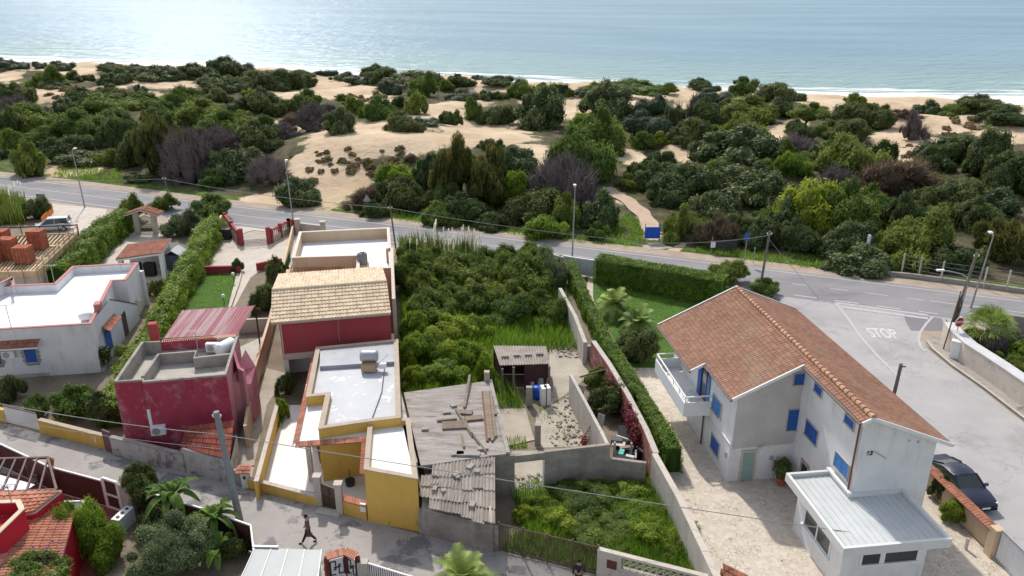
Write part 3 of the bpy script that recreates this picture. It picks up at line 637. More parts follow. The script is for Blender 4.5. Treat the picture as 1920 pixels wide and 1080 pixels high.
sn = n.new('ShaderNodeMath'); sn.operation = 'MULTIPLY_ADD'; L.new(noise(.45, 7, .7), sn.inputs[0]); sn.inputs[1].default_value = 1.3; sn.inputs[2].default_value = -.65; L.new(sn.outputs[0], sm.inputs[1])
gr = ramp(noise(.16, 6), .56, (0, 0, 0), .62, (1, 1, 1)); base = mixc(gr, litter, grass)
nr_ = n.new('ShaderNodeMath'); nr_.operation = 'MULTIPLY_ADD'; L.new(anear.outputs['Fac'], nr_.inputs[0]); nr_.inputs[1].default_value = 1.0; L.new(noise(.3, 5), nr_.inputs[2])
base = mixc(ramp(nr_.outputs[0], .95, (0, 0, 0), 1.1, (1, 1, 1)), base, grass)
L.new(mixc(ramp(sm.outputs[0], .45, (0, 0, 0), .62, (1, 1, 1)), base, sand), b.inputs['Base Color'])
bp = n.new('ShaderNodeBump'); bp.inputs['Strength'].default_value = .7; bp.inputs['Distance'].default_value = .5; L.new(noise(.9, 10, .65), bp.inputs['Height']); L.new(bp.outputs[0], b.inputs['Normal'])
me.materials.append(gm); me.update(); go = bpy.data.objects.new('ground', me); col.objects.link(go); go['kind'] = 'structure'

# sea: a swell grid from the shoreline outwards
dd = np.concatenate([np.arange(-8, 60, 1.2), np.arange(60, 260, 2.5), np.geomspace(262, 9000, 60)])
sx = np.concatenate([np.linspace(-420, 330, 260)]); nx, ny = len(sx), len(dd)
D_, X_ = np.meshgrid(dd, sx, indexing='ij'); spread = 1 + np.maximum(D_ - 300, 0) / 300; X2 = X_ * spread; Y2 = yshore(X_) + D_
ph = D_ * 2 * np.pi / 13 + fbm(X_ / 30, D_ / 40, 31) * 9
amp = .10 * sstep(-2, 12, D_) * (1 - .6 * sstep(40, 200, D_)) * (.5 + .8 * (fbm(X_ / 30, D_ / 18, 33) * .5 + .5))
Z2 = SEA + amp * (np.sin(ph) + .35 * np.sin(2 * ph + .6)) * (D_ < 900)
me = bpy.data.meshes.new('sea'); I = np.arange(nx * ny).reshape(ny, nx)
me.from_pydata(np.stack([X2, Y2, Z2], -1).reshape(-1, 3).tolist(), [], np.stack([I[:-1, :-1], I[:-1, 1:], I[1:, 1:], I[1:, :-1]], -1).reshape(-1, 4).tolist())
uvl = me.uv_layers.new(name='shore'); vi = np.zeros(len(me.loops), np.int32); me.loops.foreach_get('vertex_index', vi)
uvl.data.foreach_set('uv', np.stack([X_.ravel()[vi], D_.ravel()[vi]], 1).ravel())
me.polygons.foreach_set('use_smooth', [True] * len(me.polygons))
wm = bpy.data.materials.new('sea_water'); wm.use_nodes = True; n = wm.node_tree.nodes; L = wm.node_tree.links; b = n['Principled BSDF']
b.inputs['IOR'].default_value = 1.33; b.inputs['Specular IOR Level'].default_value = .22
tc = n.new('ShaderNodeTexCoord'); uv = n.new('ShaderNodeUVMap'); uv.uv_map = 'shore'
def noisev(vec, sx_, sy_, detail=5, rough=.55):
    mp = n.new('ShaderNodeMapping'); mp.inputs['Scale'].default_value = (sx_, sy_, 1); L.new(vec, mp.inputs[0]); z = n.new('ShaderNodeTexNoise'); z.inputs['Scale'].default_value = 1; z.inputs['Detail'].default_value = detail; z.inputs['Roughness'].default_value = rough; L.new(mp.outputs[0], z.inputs['Vector']); return z.outputs[0]
sep = n.new('ShaderNodeSeparateXYZ'); L.new(uv.outputs[0], sep.inputs[0])
dr = n.new('ShaderNodeValToRGB'); e = dr.color_ramp.elements
mr = n.new('ShaderNodeMapRange'); mr.inputs[1].default_value = -8; mr.inputs[2].default_value = 72; L.new(sep.outputs[1], mr.inputs[0])
for p, c in ((0.0, .42), (.10, .40), (.16, .34), (.26, .30), (.33, .16), (.40, .20), (.48, .08), (.62, .07), (.75, -.0), (1, -.05)):
    q = e.new(p) if p not in (0.0, 1) else e[0 if p == 0.0 else -1]; q.color = (c + .1, c + .1, c + .1, 1)
L.new(mr.outputs[0], dr.inputs[0])
fa = n.new('ShaderNodeMath'); fa.operation = 'ADD'; L.new(dr.outputs[0], fa.inputs[0]); L.new(noisev(uv.outputs[0], .035, .30, 8, .68), fa.inputs[1])
foam = ramp(fa.outputs[0], .76, (0, 0, 0), .86, (1, 1, 1))
deep = ramp(noisev(uv.outputs[0], .006, .02, 4), .35, (.17, .26, .315), .65, (.21, .32, .37))
sh_ = n.new('ShaderNodeMapRange'); sh_.inputs[1].default_value = 5; sh_.inputs[2].default_value = 130; sh_.inputs[3].default_value = 1; sh_.inputs[4].default_value = 0; L.new(sep.outputs[1], sh_.inputs[0])
shc = n.new('ShaderNodeRGB'); shc.outputs[0].default_value = (.26, .36, .34, 1)
L.new(mixc(foam, mixc(sh_.outputs[0], deep, shc.outputs[0]), ramp(foam, 0, (.8, .8, .8), 1, (.84, .84, .84))), b.inputs['Base Color'])
rr_ = ramp(foam, 0, (.24,) * 3, 1, (.8,) * 3); L.new(rr_, b.inputs['Roughness'])
b1 = n.new('ShaderNodeBump'); b1.inputs['Strength'].default_value = 1; b1.inputs['Distance'].default_value = 1.5; wmp = n.new('ShaderNodeMapping'); wmp.vector_type = 'TEXTURE'; wmp.inputs['Rotation'].default_value = (0, 0, R(24)); wmp.inputs['Scale'].default_value = (1 / .10, 1 / .28, 1); L.new(tc.outputs['Object'], wmp.inputs[0]); L.new(noisev(wmp.outputs[0], 1, 1, 5, .62), b1.inputs['Height']); L.new(b1.outputs[0], b.inputs['Normal'])
b.inputs['Specular IOR Level'].default_value = 0; gl = n.new('ShaderNodeBsdfGlossy'); gl.inputs['Roughness'].default_value = .2; gl.inputs['Color'].default_value = (.88, .92, 1, 1); L.new(b1.outputs[0], gl.inputs['Normal'])
fn = n.new('ShaderNodeFresnel'); fn.inputs[0].default_value = 1.33; fm = n.new('ShaderNodeMapRange'); fm.inputs[1].default_value = 0; fm.inputs[2].default_value = 1; fm.inputs[3].default_value = .04; fm.inputs[4].default_value = .15; L.new(fn.outputs[0], fm.inputs[0])
ms = n.new('ShaderNodeMixShader'); L.new(fm.outputs[0], ms.inputs[0]); L.new(b.outputs[0], ms.inputs[1]); L.new(gl.outputs[0], ms.inputs[2]); L.new(ms.outputs[0], n['Material Output'].inputs[0])
me.materials.append(wm); me.update(); o = bpy.data.objects.new('sea', me); col.objects.link(o); o['kind'] = 'structure'

# ---------------------------------------------------------------- roads
def strip(name, a, b_, z, m):
    mb = MB()
    for i in range(len(a) - 1): mb.quad((*a[i], z), (*a[i + 1], z), (*b_[i + 1], z), (*b_[i], z))
    o = struct(name, mb, m); return o
def offl(line, t):
    o = []
    for i in range(len(line)):
        d = np.array(line[min(i + 1, len(line) - 1)]) - np.array(line[max(i - 1, 0)]); d = d / np.linalg.norm(d); o.append((line[i][0] - d[1] * t, line[i][1] + d[0] * t))
    return o
def resample(line, step):
    l = [0]
    for i in range(len(line) - 1): l.append(l[-1] + math.dist(line[i], line[i + 1]))
    s = np.arange(0, l[-1], step); a = np.array(line); return [(float(x), float(y)) for x, y in zip(np.interp(s, l, a[:, 0]), np.interp(s, l, a[:, 1]))]
def smooth(line, k=5):
    a = np.array(line); 
    p = np.pad(a, ((k, k), (0, 0)), 'edge'); return [tuple(p[i:i + 2 * k + 1].mean(0)) for i in range(len(a))]
far = smooth(resample([tuple(p) for p in FEw], 3)); near = smooth(resample([tuple(p) for p in NEw], 3))
farN = [(x, float(np.interp(x, [q[0] for q in near], [q[1] for q in near]))) for x, y in far]
ctr = [((a[0] + b_[0]) / 2, (a[1] + b_[1]) / 2) for a, b_ in zip(far, farN)]
strip('road_shoulder', offl(far, 2.6), offl(far, -9.6), .0, m_shouldr)
strip('road', offl(far, .55), offl(farN, -.7), .012, m_asph)
mk = MB()
def markline(mb, line, w, z, a=0, b_=1e9, dash=None, x0=-1e9, x1=1e9):
    l = resample(line, .5); s = 0; L_, R_ = offl(l, w / 2), offl(l, -w / 2)
    for i in range(len(l) - 1):
        s = i * .5
        if dash and (s % dash[1]) > dash[0]: continue
        if not (x0 <= l[i][0] <= x1): continue
        mb.quad((*L_[i], z), (*R_[i], z), (*R_[i + 1], z), (*L_[i + 1], z), .5)
markline(mk, far, .18, .022); J0 = P2(1440, 548)[0]; J1 = P2(1800, 594)[0]
markline(mk, farN, .18, .022, x1=J0 - 1); markline(mk, farN, .2, .022, dash=(1.9, 3.4), x0=J0, x1=J1)
markline(mk, farN, .18, .022, x0=J1)
c0 = P2(1370, 515)[0]; c1 = P2(1735, 562)[0]
markline(mk, ctr, .15, .022, x1=c0); markline(mk, ctr, .15, .022, dash=(1.6, 3.3), x0=c0, x1=c1); markline(mk, ctr, .15, .022, x0=c1)
def pl(pts, z=0): return [P2(u, v, z) for u, v in pts]
markline(mk, pl([(1567, 568), (1650, 579), (1751, 593)]), .35, .026); markline(mk, pl([(1578, 576), (1660, 587), (1744, 598)]), .45, .026)
markline(mk, pl([(1567, 568), (1590, 597), (1615, 634), (1647, 670), (1690, 712)]), .24, .030)
markline(mk, pl([(1749, 594), (1736, 608), (1725, 624), (1722, 638), (1727, 652), (1740, 664)]), .2, .030)
struct('road_markings', mk, m_mark)
# house frame of the big white house (used for the side road as well)
HO = (12.6, 39.24); HT = .125
def HB(a, b_): return (HO[0] + a * math.cos(HT) - b_ * math.sin(HT), HO[1] + a * math.sin(HT) + b_ * math.cos(HT))
struct('side_road', MB().flat([HB(11.4, -18), HB(11.4, 12), P2(1420, 546), P2(1467, 553), P2(1560, 566), P2(1686, 582), P2(1760, 592), P2(1800, 600), P2(1850, 610), P2(1755, 600), P2(1724, 630), P2(1742, 656), P2(1784, 690), P2(1841, 730), P2(1920, 792), P2(2100, 936), P2(2300, 1150)], .006), m_asph2)
struct('asphalt_patch', MB().flat(pl([(1693, 588), (1766, 597), (1770, 622), (1708, 620), (1700, 607)]), .012), m_patch)
def textmesh(txt, size, depth=0.0, bold=0.0):
    cu = bpy.data.curves.new('t', 'FONT'); cu.body = txt; cu.size = size; cu.extrude = depth; cu.align_x = 'CENTER'; cu.align_y = 'CENTER'; cu.offset = bold
    o = bpy.data.objects.new('t', cu); col.objects.link(o); dg = bpy.context.evaluated_depsgraph_get(); me = bpy.data.meshes.new_from_object(o.evaluated_get(dg)); bpy.data.objects.remove(o); return me
p0 = P(1629, 626); p1 = P(1680, 626)
tm = textmesh('STOP', 1.0, 0, .02); w = max(v.co.x for v in tm.vertices) - min(v.co.x for v in tm.vertices)
pc = P(1655, 626); k = (p1 - p0).length / w; ph_ = (P(1655, 616) - P(1655, 636)).length
for v in tm.vertices: v.co.x *= k; v.co.y *= ph_ / .86
tm.materials.append(M('faded_lettering', (.62, .61, .61), (.5, .49, .49), 6, .8, detail=10)); o = bpy.data.objects.new('road_lettering', tm); col.objects.link(o); o.location = (pc.x, pc.y, .024); o['kind'] = 'structure'; o.rotation_euler = (0, 0, math.atan2(-3, 26))

# ---------------------------------------------------------------- yards and lane
struct('yard_soil', MB().flat([(-70, 15), (45, 15), P2(1930, 760), P2(1900, 640), P2(1760, 600), P2(1450, 556), P2(1100, 500), P2(740, 458), P2(445, 425), P2(0, 366), (-90, 95)], -.012), m_soil)
LANE = [(-300, 735), (0, 792), (75, 812), (197, 843), (215, 855), (350, 885), (430, 905), (465, 918), (594, 948), (644, 965), (692, 975), (784, 1002), (800, 1005), (935, 1032), (1115, 1077), (1330, 1130), (1500, 1180)]
lw = pl(LANE); struct('lane', MB().flat(lw + [(lw[-1][0], 15), (-34, 15), (-34, 30), (-60, 40)], .004), m_lane)
struct('lane_side_path', MB().flat(pl([(500, 690), (540, 700), (500, 760), (470, 905), (430, 905), (455, 800)]), .002), m_dirtlight)
struct('driveway', MB().flat(pl([(405, 440), (452, 424), (560, 430), (575, 445), (535, 520), (500, 500), (470, 520), (440, 575), (418, 575), (440, 520), (380, 515)]), .004), m_pale)
struct('parking_forecourt', MB().flat(pl([(60, 378), (200, 392), (190, 440), (60, 440), (95, 400)]), .002), m_pale)
struct('side_yard', MB().flat(pl([(220, 440), (330, 430), (290, 520), (170, 500)]), .002), m_pale)
struct('lawn', MB().flat(pl([(378, 513), (444, 513), (428, 575), (345, 580)]), .008), m_lawn)
struct('garden_lawn', MB().flat(pl([(1095, 520), (1130, 500), (1330, 530), (1420, 560), (1300, 640), (1230, 700), (1190, 700), (1130, 600)]), .002), m_lawn)
# crazy paving
cp = bpy.data.materials.new('crazy_paving'); cp.use_nodes = True; n = cp.node_tree.nodes; L = cp.node_tree.links; b = n['Principled BSDF']; b.inputs['Roughness'].default_value = .85
tc = n.new('ShaderNodeTexCoord'); vo = n.new('ShaderNodeTexVoronoi'); vo.feature = 'DISTANCE_TO_EDGE'; vo.inputs['Scale'].default_value = 3.6; vc = n.new('ShaderNodeTexVoronoi'); vc.inputs['Scale'].default_value = 3.6
wn = n.new('ShaderNodeTexNoise'); wn.inputs['Scale'].default_value = 3; wn.inputs['Detail'].default_value = 3; wm_ = n.new('ShaderNodeVectorMath'); wm_.operation = 'MULTIPLY_ADD'; wm_.inputs[1].default_value = (.35, .35, 0); L.new(tc.outputs['Object'], wn.inputs[0]); L.new(wn.outputs['Color'], wm_.inputs[0]); L.new(tc.outputs['Object'], wm_.inputs[2])
L.new(wm_.outputs[0], vo.inputs['Vector']); L.new(wm_.outputs[0], vc.inputs['Vector'])
bw = n.new('ShaderNodeSeparateColor'); L.new(vc.outputs['Color'], bw.inputs[0])
stone = ramp(bw.outputs[0], 0, (.50, .43, .35), 1, (.60, .53, .445)); jf = ramp(vo.outputs['Distance'], .012, (1, 1, 1), .045, (0, 0, 0)); jn = ramp(noise(1.1, 5), .42, (0, 0, 0), .60, (1, 1, 1))
jm = n.new('ShaderNodeMixRGB'); jm.blend_type = 'MULTIPLY'; jm.inputs[0].default_value = 1; L.new(jf, jm.inputs[1]); L.new(jn, jm.inputs[2]); jc = ramp(jf, 0, (.24, .19, .14), 1, (.20, .16, .115)); L.new(mixc(jm.outputs[0], stone, jc), b.inputs['Base Color'])
struct('courtyard_paving', MB().flat([P2(1175, 690), P2(1235, 690), HB(-.2, 10.5), HB(11.2, 10.5), HB(11.2, -18), P2(1365, 1150), P2(1330, 1078), P2(1222, 852)], .010), cp)
struct('garden_path', MB().flat(pl([(1103, 520), (1112, 520), (1112, 560), (1128, 600), (1150, 640), (1178, 690), (1190, 720), (1172, 720), (1160, 685), (1140, 650), (1115, 600), (1098, 560)]), .014), cp)
# kerb and pavement on the right
kb = pl([(1736, 641), (1746, 655), (1784, 687), (1841, 727), (1920, 788), (2100, 930)]); mb = MB(); wall(mb, kb, .22, 0, .13, 1); struct('kerb', mb, m_conc_lt)
struct('pavement', MB().prism(kb + pl([(2130, 880), (1930, 765), (1850, 700), (1765, 636), (1758, 634)]), 0, .12), m_conc)
struct('dusty_corner', MB().flat(pl([(1724, 620), (1766, 622), (1762, 650), (1742, 652), (1733, 645), (1724, 634)]), .016), m_shouldr)
# manhole covers / paving slab and ground stains on the lane
mb = MB()
for u, v, s in ((258, 1e9, 0),): pass
mb.box((*P2(322, 898), .008), (1.3, 1.0, .02), -.3); struct('manhole_slab', mb, m_patch)
mb = MB().flat(pl([(488, 1024), (510, 1007), (520, 1018), (505, 1032)]), .012); struct('manhole_cover', mb, m_patch)

# ================================================================ BUILDINGS
def v3(p, z): return (p[0], p[1], z)
def onwall(A, B, s, z, out=0.0):
    """point on the wall line A->B at distance s, height z, pushed out to the right of A->B"""
    ax, ay = A[0], A[1]; L_ = math.dist(A[:2], B[:2]); dx, dy = (B[0] - ax) / L_, (B[1] - ay) / L_
    return Vector((ax + dx * s + dy * out, ay + dy * s - dx * out, z))
def wallbox(mb, A, B, s0, s1, z0, z1, o0, o1):
    p = [onwall(A, B, s0, z0, o0), onwall(A, B, s1, z0, o0), onwall(A, B, s1, z0, o1), onwall(A, B, s0, z0, o1)]
    return mb.prism([(q.x, q.y) for q in p], z0, z1, True)
def shutter(parent, A, B, s0, s1, z0, z1, mt=None, leaves=2, label=None):
    """closed louvred shutter on the wall A->B (outside is to the right)"""
    mt = mt or m_blue; mb = MB(); wallbox(mb, A, B, s0, s1, z0, z1, .0, .04)
    n = max(3, int((z1 - z0) / .12)); lw_ = (s1 - s0) / leaves
    for k in range(leaves):
        a, b_ = s0 + k * lw_ + .06, s0 + (k + 1) * lw_ - .06
        wallbox(mb, A, B, a - .05, a, z0, z1, .04, .06); wallbox(mb, A, B, b_, b_ + .05, z0, z1, .04, .06)
        for i in range(n): wallbox(mb, A, B, a, b_, z0 + (i + .2) * (z1 - z0) / n, z0 + (i + .75) * (z1 - z0) / n, .04, .055)
    sh = part('shutter', mb, mt, parent, label)
    fr = MB(); e = .05; wallbox(fr, A, B, s0 - e, s1 + e, z1, z1 + e, .0, .07); wallbox(fr, A, B, s0 - e, s1 + e, z0 - .07, z0, .0, .12); wallbox(fr, A, B, s0 - e, s0 - .003, z0, z1, 0, .066); wallbox(fr, A, B, s1 + .003, s1 + e, z0, z1, 0, .066); part('frame', fr, m_conc_lt, sh)
    return sh
def parapet_building(root, poly, z1, zf, pt, mwall, mfloor, mcope=None, ch=.07, over=.03, z0=0.0, floor_label=None):
    inn = offset(poly, pt); mb = MB(); ring(mb, poly, inn, z0, z1); part('walls', mb, mwall, root, fix=True)
    part('roof', MB().flat(inn, zf), mfloor, root, floor_label)
    if mcope: mb = MB(); ring(mb, offset(poly, -over), offset(poly, pt + over), z1, z1 + ch); part('coping', mb, mcope, root, fix=True)
    return inn
def ac_unit(x, y, z, rz, label, w=.85, h=.6, d=.32, group=None):
    t = thing('air_conditioner', label, 'air conditioner', (x, y, z), group); m_ = Matrix.Translation((x, y, z + h / 2)) @ Matrix.Rotation(rz, 4, 'Z')
    part('casing', MB().box(None, (w, d, h), M=m_), m_whitepaint, t)
    f = MB(); f.lathe(m_ @ Vector((-w * .12, -d / 2 - .012, 0)), [(.02, -.01), (h * .36, -.01), (h * .40, 0), (h * .36, .01)], 16, Matrix.Rotation(rz, 3, 'Z').to_4x4() @ Matrix.Rotation(math.pi / 2, 4, 'X')); part('fan_grille', f, m_grey, t); return t
def antenna(x, y, z, h, label):
    t = thing('tv_antenna', label, 'antenna', (x, y, z)); part('mast', MB().tube([(x, y, z), (x, y, z + h)], .025, 6), m_grey, t)
    a = MB(); a.beam((x - .45, y, z + h), (x + .45, y + .1, z + h), .025)
    for i in range(-2, 3): a.beam((x + i * .18, y - .22, z + h), (x + i * .18, y + .22, z + h), .015)
    part('boom', a, m_grey, t); return t
def downpipe(mb, p, z0, z1, r=.05): return mb.tube([(p[0], p[1], z0), (p[0], p[1], z1)], r, 8)

# ---------------------------------------------------------------- big white house with red tiled roofs
bh = thing('white_house', 'large two storey white house with red brown tiled roof and blue shutters', 'house', v3(HB(4, 2), 0))
ze, SL, ov = 5.7, .477, .33; zr = lambda a: ze + (a + ov) * SL
AR = 4.13; AE = 8.3; zR = zr(AR); zE = 5.97
rx = 3.9   # recess wall
bf, bn = 10.5, -6.1
mb = MB()
# wing (west part) with gable wall facing the camera, and main body
pw = [HB(0, 0), HB(rx, 0), HB(rx, bn), HB(8.05, bn), HB(8.05, bf), HB(0, bf)]
zt = [zr(0), zr(rx), zr(rx), zE + .1, zE + .1, zr(0)]
def wq(p, q, za, zb, z0=0):
    mb.add([v3(p, z0), v3(q, z0), v3(q, zb), v3(p, za)], [(0, 1, 2, 3)])
wq(HB(0, 0), HB(rx, 0), zr(0) - .1, zr(rx) - .12); wq(HB(rx, 0), HB(rx, bn), zr(rx) - .12, zr(rx) - .12)
mb.add([v3(HB(rx, bn), 0), v3(HB(8.05, bn), 0), v3(HB(8.05, bn), zE + .0), v3(HB(AR, bn), zR - .12), v3(HB(rx, bn), zr(rx) - .12)], [(0, 1, 2, 3, 4)])
wq(HB(8.05, bn), HB(8.05, bf), zE, zE); mb.add([v3(HB(8.05, bf), 0), v3(HB(0, bf), 0), v3(HB(0, bf), zr(0) - .1), v3(HB(AR, bf), zR - .12), v3(HB(8.05, bf), zE)], [(0, 1, 2, 3, 4)])
wq(HB(0, bf), HB(0, 4.2), zr(0) - .1, zr(0) - .1); wq(HB(0, 4.2), HB(0, 0), zr(0) - .1, zr(0) - .1)
part('walls', mb, m_white, bh)
# weathered plaster band on the upper storey of the wing, 3 mm proud
m_weather = M('weathered_plaster', (.56, .53, .50), (.45, .42, .395), .5, .9, .05, 20, stain=(.33, .31, .30), sscale=.35, sth=.56, smask=.3)
mb = MB(); mb.add([onwall(HB(0, 0), HB(4, 0), .02, 2.25, .004), onwall(HB(0, 0), HB(4, 0), rx - .003, 2.35, .004), onwall(HB(0, 0), HB(4, 0), rx - .003, zr(rx) - .14, .004), onwall(HB(0, 0), HB(4, 0), .02, zr(0) - .12, .004)], [(0, 1, 2, 3)])
part('weathered_plaster', mb, m_weather, bh)
mb = MB(); wallbox(mb, HB(0, 9.8), HB(0, 0), 4.9, 9.83, 2.55, 2.63, 0, .05); wallbox(mb, HB(0, 0), HB(4, 0), .0, .10, 2.3, zr(0) - .2, 0, .05); part('string_course', mb, m_whitepaint, bh)
def R3(a, b_, east=False):
    z = zr(a) if not east else zR - (a - AR) * (zR - zE) / (8.67 - AR); return v3(HB(a, b_), z)
rf = MB()
for a0, a1_, b0, b1 in ((-ov, 3.6, -ov, 4.03), (-1.2, 3.6, 4.03, 10.85), (3.6, AR, bn - .35, 10.85)):
    A_, B_, C_, D_2 = R3(a0, b1), R3(a0, b0), R3(a1_, b0), R3(a1_, b1)
    slab(rf, *[Vector(q) - Vector((0, 0, .02)) for q in (A_, B_, C_, D_2)], .10)
E0 = [R3(8.67, bn - .35, True), R3(8.67, 10.85, True), R3(AR, 10.85, True), R3(AR, bn - .35, True)]
slab(rf, *[Vector(q) - Vector((0, 0, .02)) for q in E0], .10)
roof = part('roof', rf, m_whitepaint, bh)
rt = MB(); tiles(rt, R3(-1.2, 10.85), R3(-1.2, 4.03), R3(-ov, 4.03), R3(-ov, 10.85), .2, .27, .022, .025); tiles(rt, R3(-ov, 10.85), R3(-ov, -ov), R3(3.6, -ov), R3(3.6, 10.85), .2, .27, .022, .025); tiles(rt, R3(3.6, 10.85), R3(3.6, bn - .35), R3(AR, bn - .35), R3(AR, 10.85), .26, .28, .03, .03)
tiles(rt, *E0, .2, .27, .022, .025); part('roof_tiles', rt, m_tile_big, roof)
rd = MB(); nT = 44; z_ = zR + .06
for i in range(nT):
    b0 = bn - .35 + (10.85 - bn + .35) * i / nT; b1 = bn - .35 + (10.85 - bn + .35) * (i + 1) / nT; rd.tube([v3(HB(AR, b0), z_ + .03), v3(HB(AR, b1), z_)], [.15, .12], 8)
part('ridge_tiles', rd, m_tile_ridge, roof)
fa_ = MB()
def rake(p, q, up=.07, h=.16, w=.07): fa_.beam(Vector(p) + Vector((0, 0, up - h / 2 + .03)), Vector(q) + Vector((0, 0, up - h / 2 + .03)), w, h)
rake(R3(-ov, -ov), R3(3.62, -ov)); rake(R3(-1.2, 4.03), R3(-ov, 4.03)); rake(R3(-1.2, 10.88), R3(AR, 10.88)); rake(R3(AR, 10.88), R3(8.67, 10.88, True)); rake(R3(3.6, bn - .36), R3(AR, bn - .36)); rake(R3(AR, bn - .36), R3(8.67, bn - .36, True))
part('bargeboard', fa_, m_whitepaint, roof)
gu = MB()
for p, q in ((R3(-ov - .06, -ov), R3(-ov - .06, 4.03)), (R3(-1.26, 4.03), R3(-1.26, 10.85)), (R3(3.54, bn - .3), R3(3.54, -ov)), (R3(8.73, bn - .3, True), R3(8.73, 10.85, True))): gu.tube([Vector(p) - Vector((0, 0, .03)), Vector(q) - Vector((0, 0, .03))], .06, 8)
m_gut = M('gutter_brown', (.13, .08, .07), (.10, .06, .05), 2, .5); part('gutter', gu, m_gut, roof)
d1 = HB(-.08, 4.1); part('downpipe', downpipe(MB(), d1, 0, 5.6), m_gut, bh)
d2 = HB(rx - .10, bn + .12); part('downpipe', downpipe(MB(), d2, 3.2, 7.3), M('gutter_red', (.20, .06, .05), (.15, .05, .04), 2, .5), bh, 'reddish downpipe')
def win(A, B, pts, mt=None, leaves=2, label=None):
    s = [hitw(u, v, A, B) for u, v in pts]; s0, s1 = min(q[0] for q in s), max(q[0] for q in s); z0, z1 = s[1][1], s[0][1]
    return shutter(bh, A, B, s0, s1, min(z0, z1), max(z0, z1), mt, leaves, label)
FA, FB = HB(0, 0), HB(4, 0); WA, WB = HB(0, 10), HB(0, 0); RA, RB = HB(rx, 0), HB(rx, bn)
win(FA, FB, [(1479, 768), (1498, 805)], leaves=1); win(FA, FB, [(1490, 701), (1506, 720)], leaves=1)
win(WA, WB, [(1339, 738), (1351, 786)], m_ltblue, 2, 'faded light blue shutter'); win(WA, WB, [(1336, 812), (1347, 858)])
win(RA, RB, [(1530, 717), (1541, 744)], leaves=1); win(RA, RB, [(1514, 786), (1531, 836)]); win(RA, RB, [(1587, 776), (1601, 806)], leaves=1); win(RA, RB, [(1569, 846), (1589, 900)], m_ltblue, 2, 'faded light blue shutter')
dw = MB(); wallbox(dw, FA, FB, .85, 1.55, .05, 2.0, .0, .05); dr_ = part('door', dw, M('frosted_green_glass', (.30, .42, .38), (.24, .36, .33), 2, .25), bh, 'frosted pale green glass door')
dw = MB(); wallbox(dw, FA, FB, .72, .85, 0, 2.1, .0, .08); wallbox(dw, FA, FB, 1.55, 1.68, 0, 2.1, .0, .08); wallbox(dw, FA, FB, .72, 1.68, 2.0, 2.12, .08, .1); part('door_frame', dw, m_pale, dr_)
dw = MB(); wallbox(dw, RA, RB, 1.1, 2.1, .05, 2.1, .0, .05); d_ = part('door', dw, M('pinkish_door', (.42, .30, .27), (.36, .25, .22), 2, .6), bh); dw = MB(); wallbox(dw, RA, RB, 1.3, 1.9, .9, 1.9, .05, .06); part('pane', dw, m_glass, d_)
dw = MB(); wallbox(dw, FA, FB, 2.5, 2.72, 1.35, 1.6, .006, .08); part('meter_box', dw, m_grey, bh); dw = MB(); wallbox(dw, FA, FB, 1.65, 1.9, 2.25, 2.38, .01, .16); part('wall_lamp', dw, m_pale, bh); dw = MB(); wallbox(dw, WA, WB, 9.55, 9.75, 1.5, 1.85, .0, .06); part('meter_box', dw, m_grey, bh)
# house number and bracket on the gable
GA, GB = HB(rx, bn), HB(8.05, bn)
tm = textmesh('63', .34, .01, .012); tm.materials.append(m_iron); q = onwall(GA, GB, .62, 5.62, .012)
o = bpy.data.objects.new('house_number', tm); col.objects.link(o); o.parent = bh; o.matrix_world = Matrix.Translation(q) @ Matrix.Rotation(HT, 4, 'Z') @ Matrix.Rotation(R(90), 4, 'X'); o.location = q - ROOT[bh]
br = MB(); br.beam(onwall(GA, GB, .78, 5.75, .03), onwall(GA, GB, 1.55, 5.25, .03), .035); br.box(onwall(GA, GB, 2.6, 6.2, .03), (.08, .05, .08), HT); br.box(onwall(GA, GB, 3.1, 6.1, .03), (.06, .05, .12), HT); part('wall_bracket', br, m_grey, bh)
# balcony
bal = MB(); by0, by1 = 3.3, 9.2; bw_ = -1.65
bal.prism([HB(bw_, by0), HB(0, by0), HB(0, by1), HB(bw_, by1)], 2.68, 2.86, True); bp_ = part('balcony', bal, m_tiles_fl, bh)
pp = MB(); wall(pp, [HB(-.02, by0), HB(bw_, by0), HB(bw_, by1), HB(-.02, by1)], .09, 2.6, 3.55, -1 if False else 1); part('parapet', pp, m_whitepaint, bp_, fix=True)
rl = MB()
pts_ = [HB(-.05, by0), HB(bw_, by0), HB(bw_, by1), HB(-.05, by1)]
for i in range(3): rl.beam(v3(pts_[i], 3.92), v3(pts_[i + 1], 3.92), .09, .07); 
for b_ in np.linspace(by0, by1, 6): q = HB(bw_, b_); rl.beam(v3(q, 3.5), v3(q, 3.92), .05)
part('railing', rl, m_whitepaint, bp_)
sd1 = MB(); wallbox(sd1, HB(0, 10), HB(0, 0), 5.75, 6.35, 2.9, 4.95, .03, .08); part('shutter', sd1, m_ltblue, bh, 'open light blue shutter on the balcony')
sd1 = MB(); wallbox(sd1, HB(0, 10), HB(0, 0), 4.35, 4.9, 2.9, 4.95, .03, .08); part('shutter', sd1, m_blue, bh, 'dark blue shutter on the balcony'); sd1 = MB(); wallbox(sd1, HB(0, 10), HB(0, 0), 4.9, 5.75, 2.9, 4.95, .0, .02); part('window', sd1, m_glass, bh)
st = MB(); q = HB(-1.0, 4.6)
st = thing('drying_rack', 'small light blue folding rack on the balcony floor', 'rack', v3(q, 2.86)); rk = MB()
for k in range(6): rk.beam((q[0] - .35 + .14 * k, q[1] - .4, 3.5), (q[0] - .35 + .14 * k, q[1] + .4, 3.5), .02)
for sx_, sy_ in ((-1, -1), (1, 1), (-1, 1), (1, -1)): rk.beam((q[0] + .35 * sx_, q[1] + .4 * sy_, 2.86), (q[0] - .35 * sx_, q[1] + .4 * sy_, 3.5), .025)
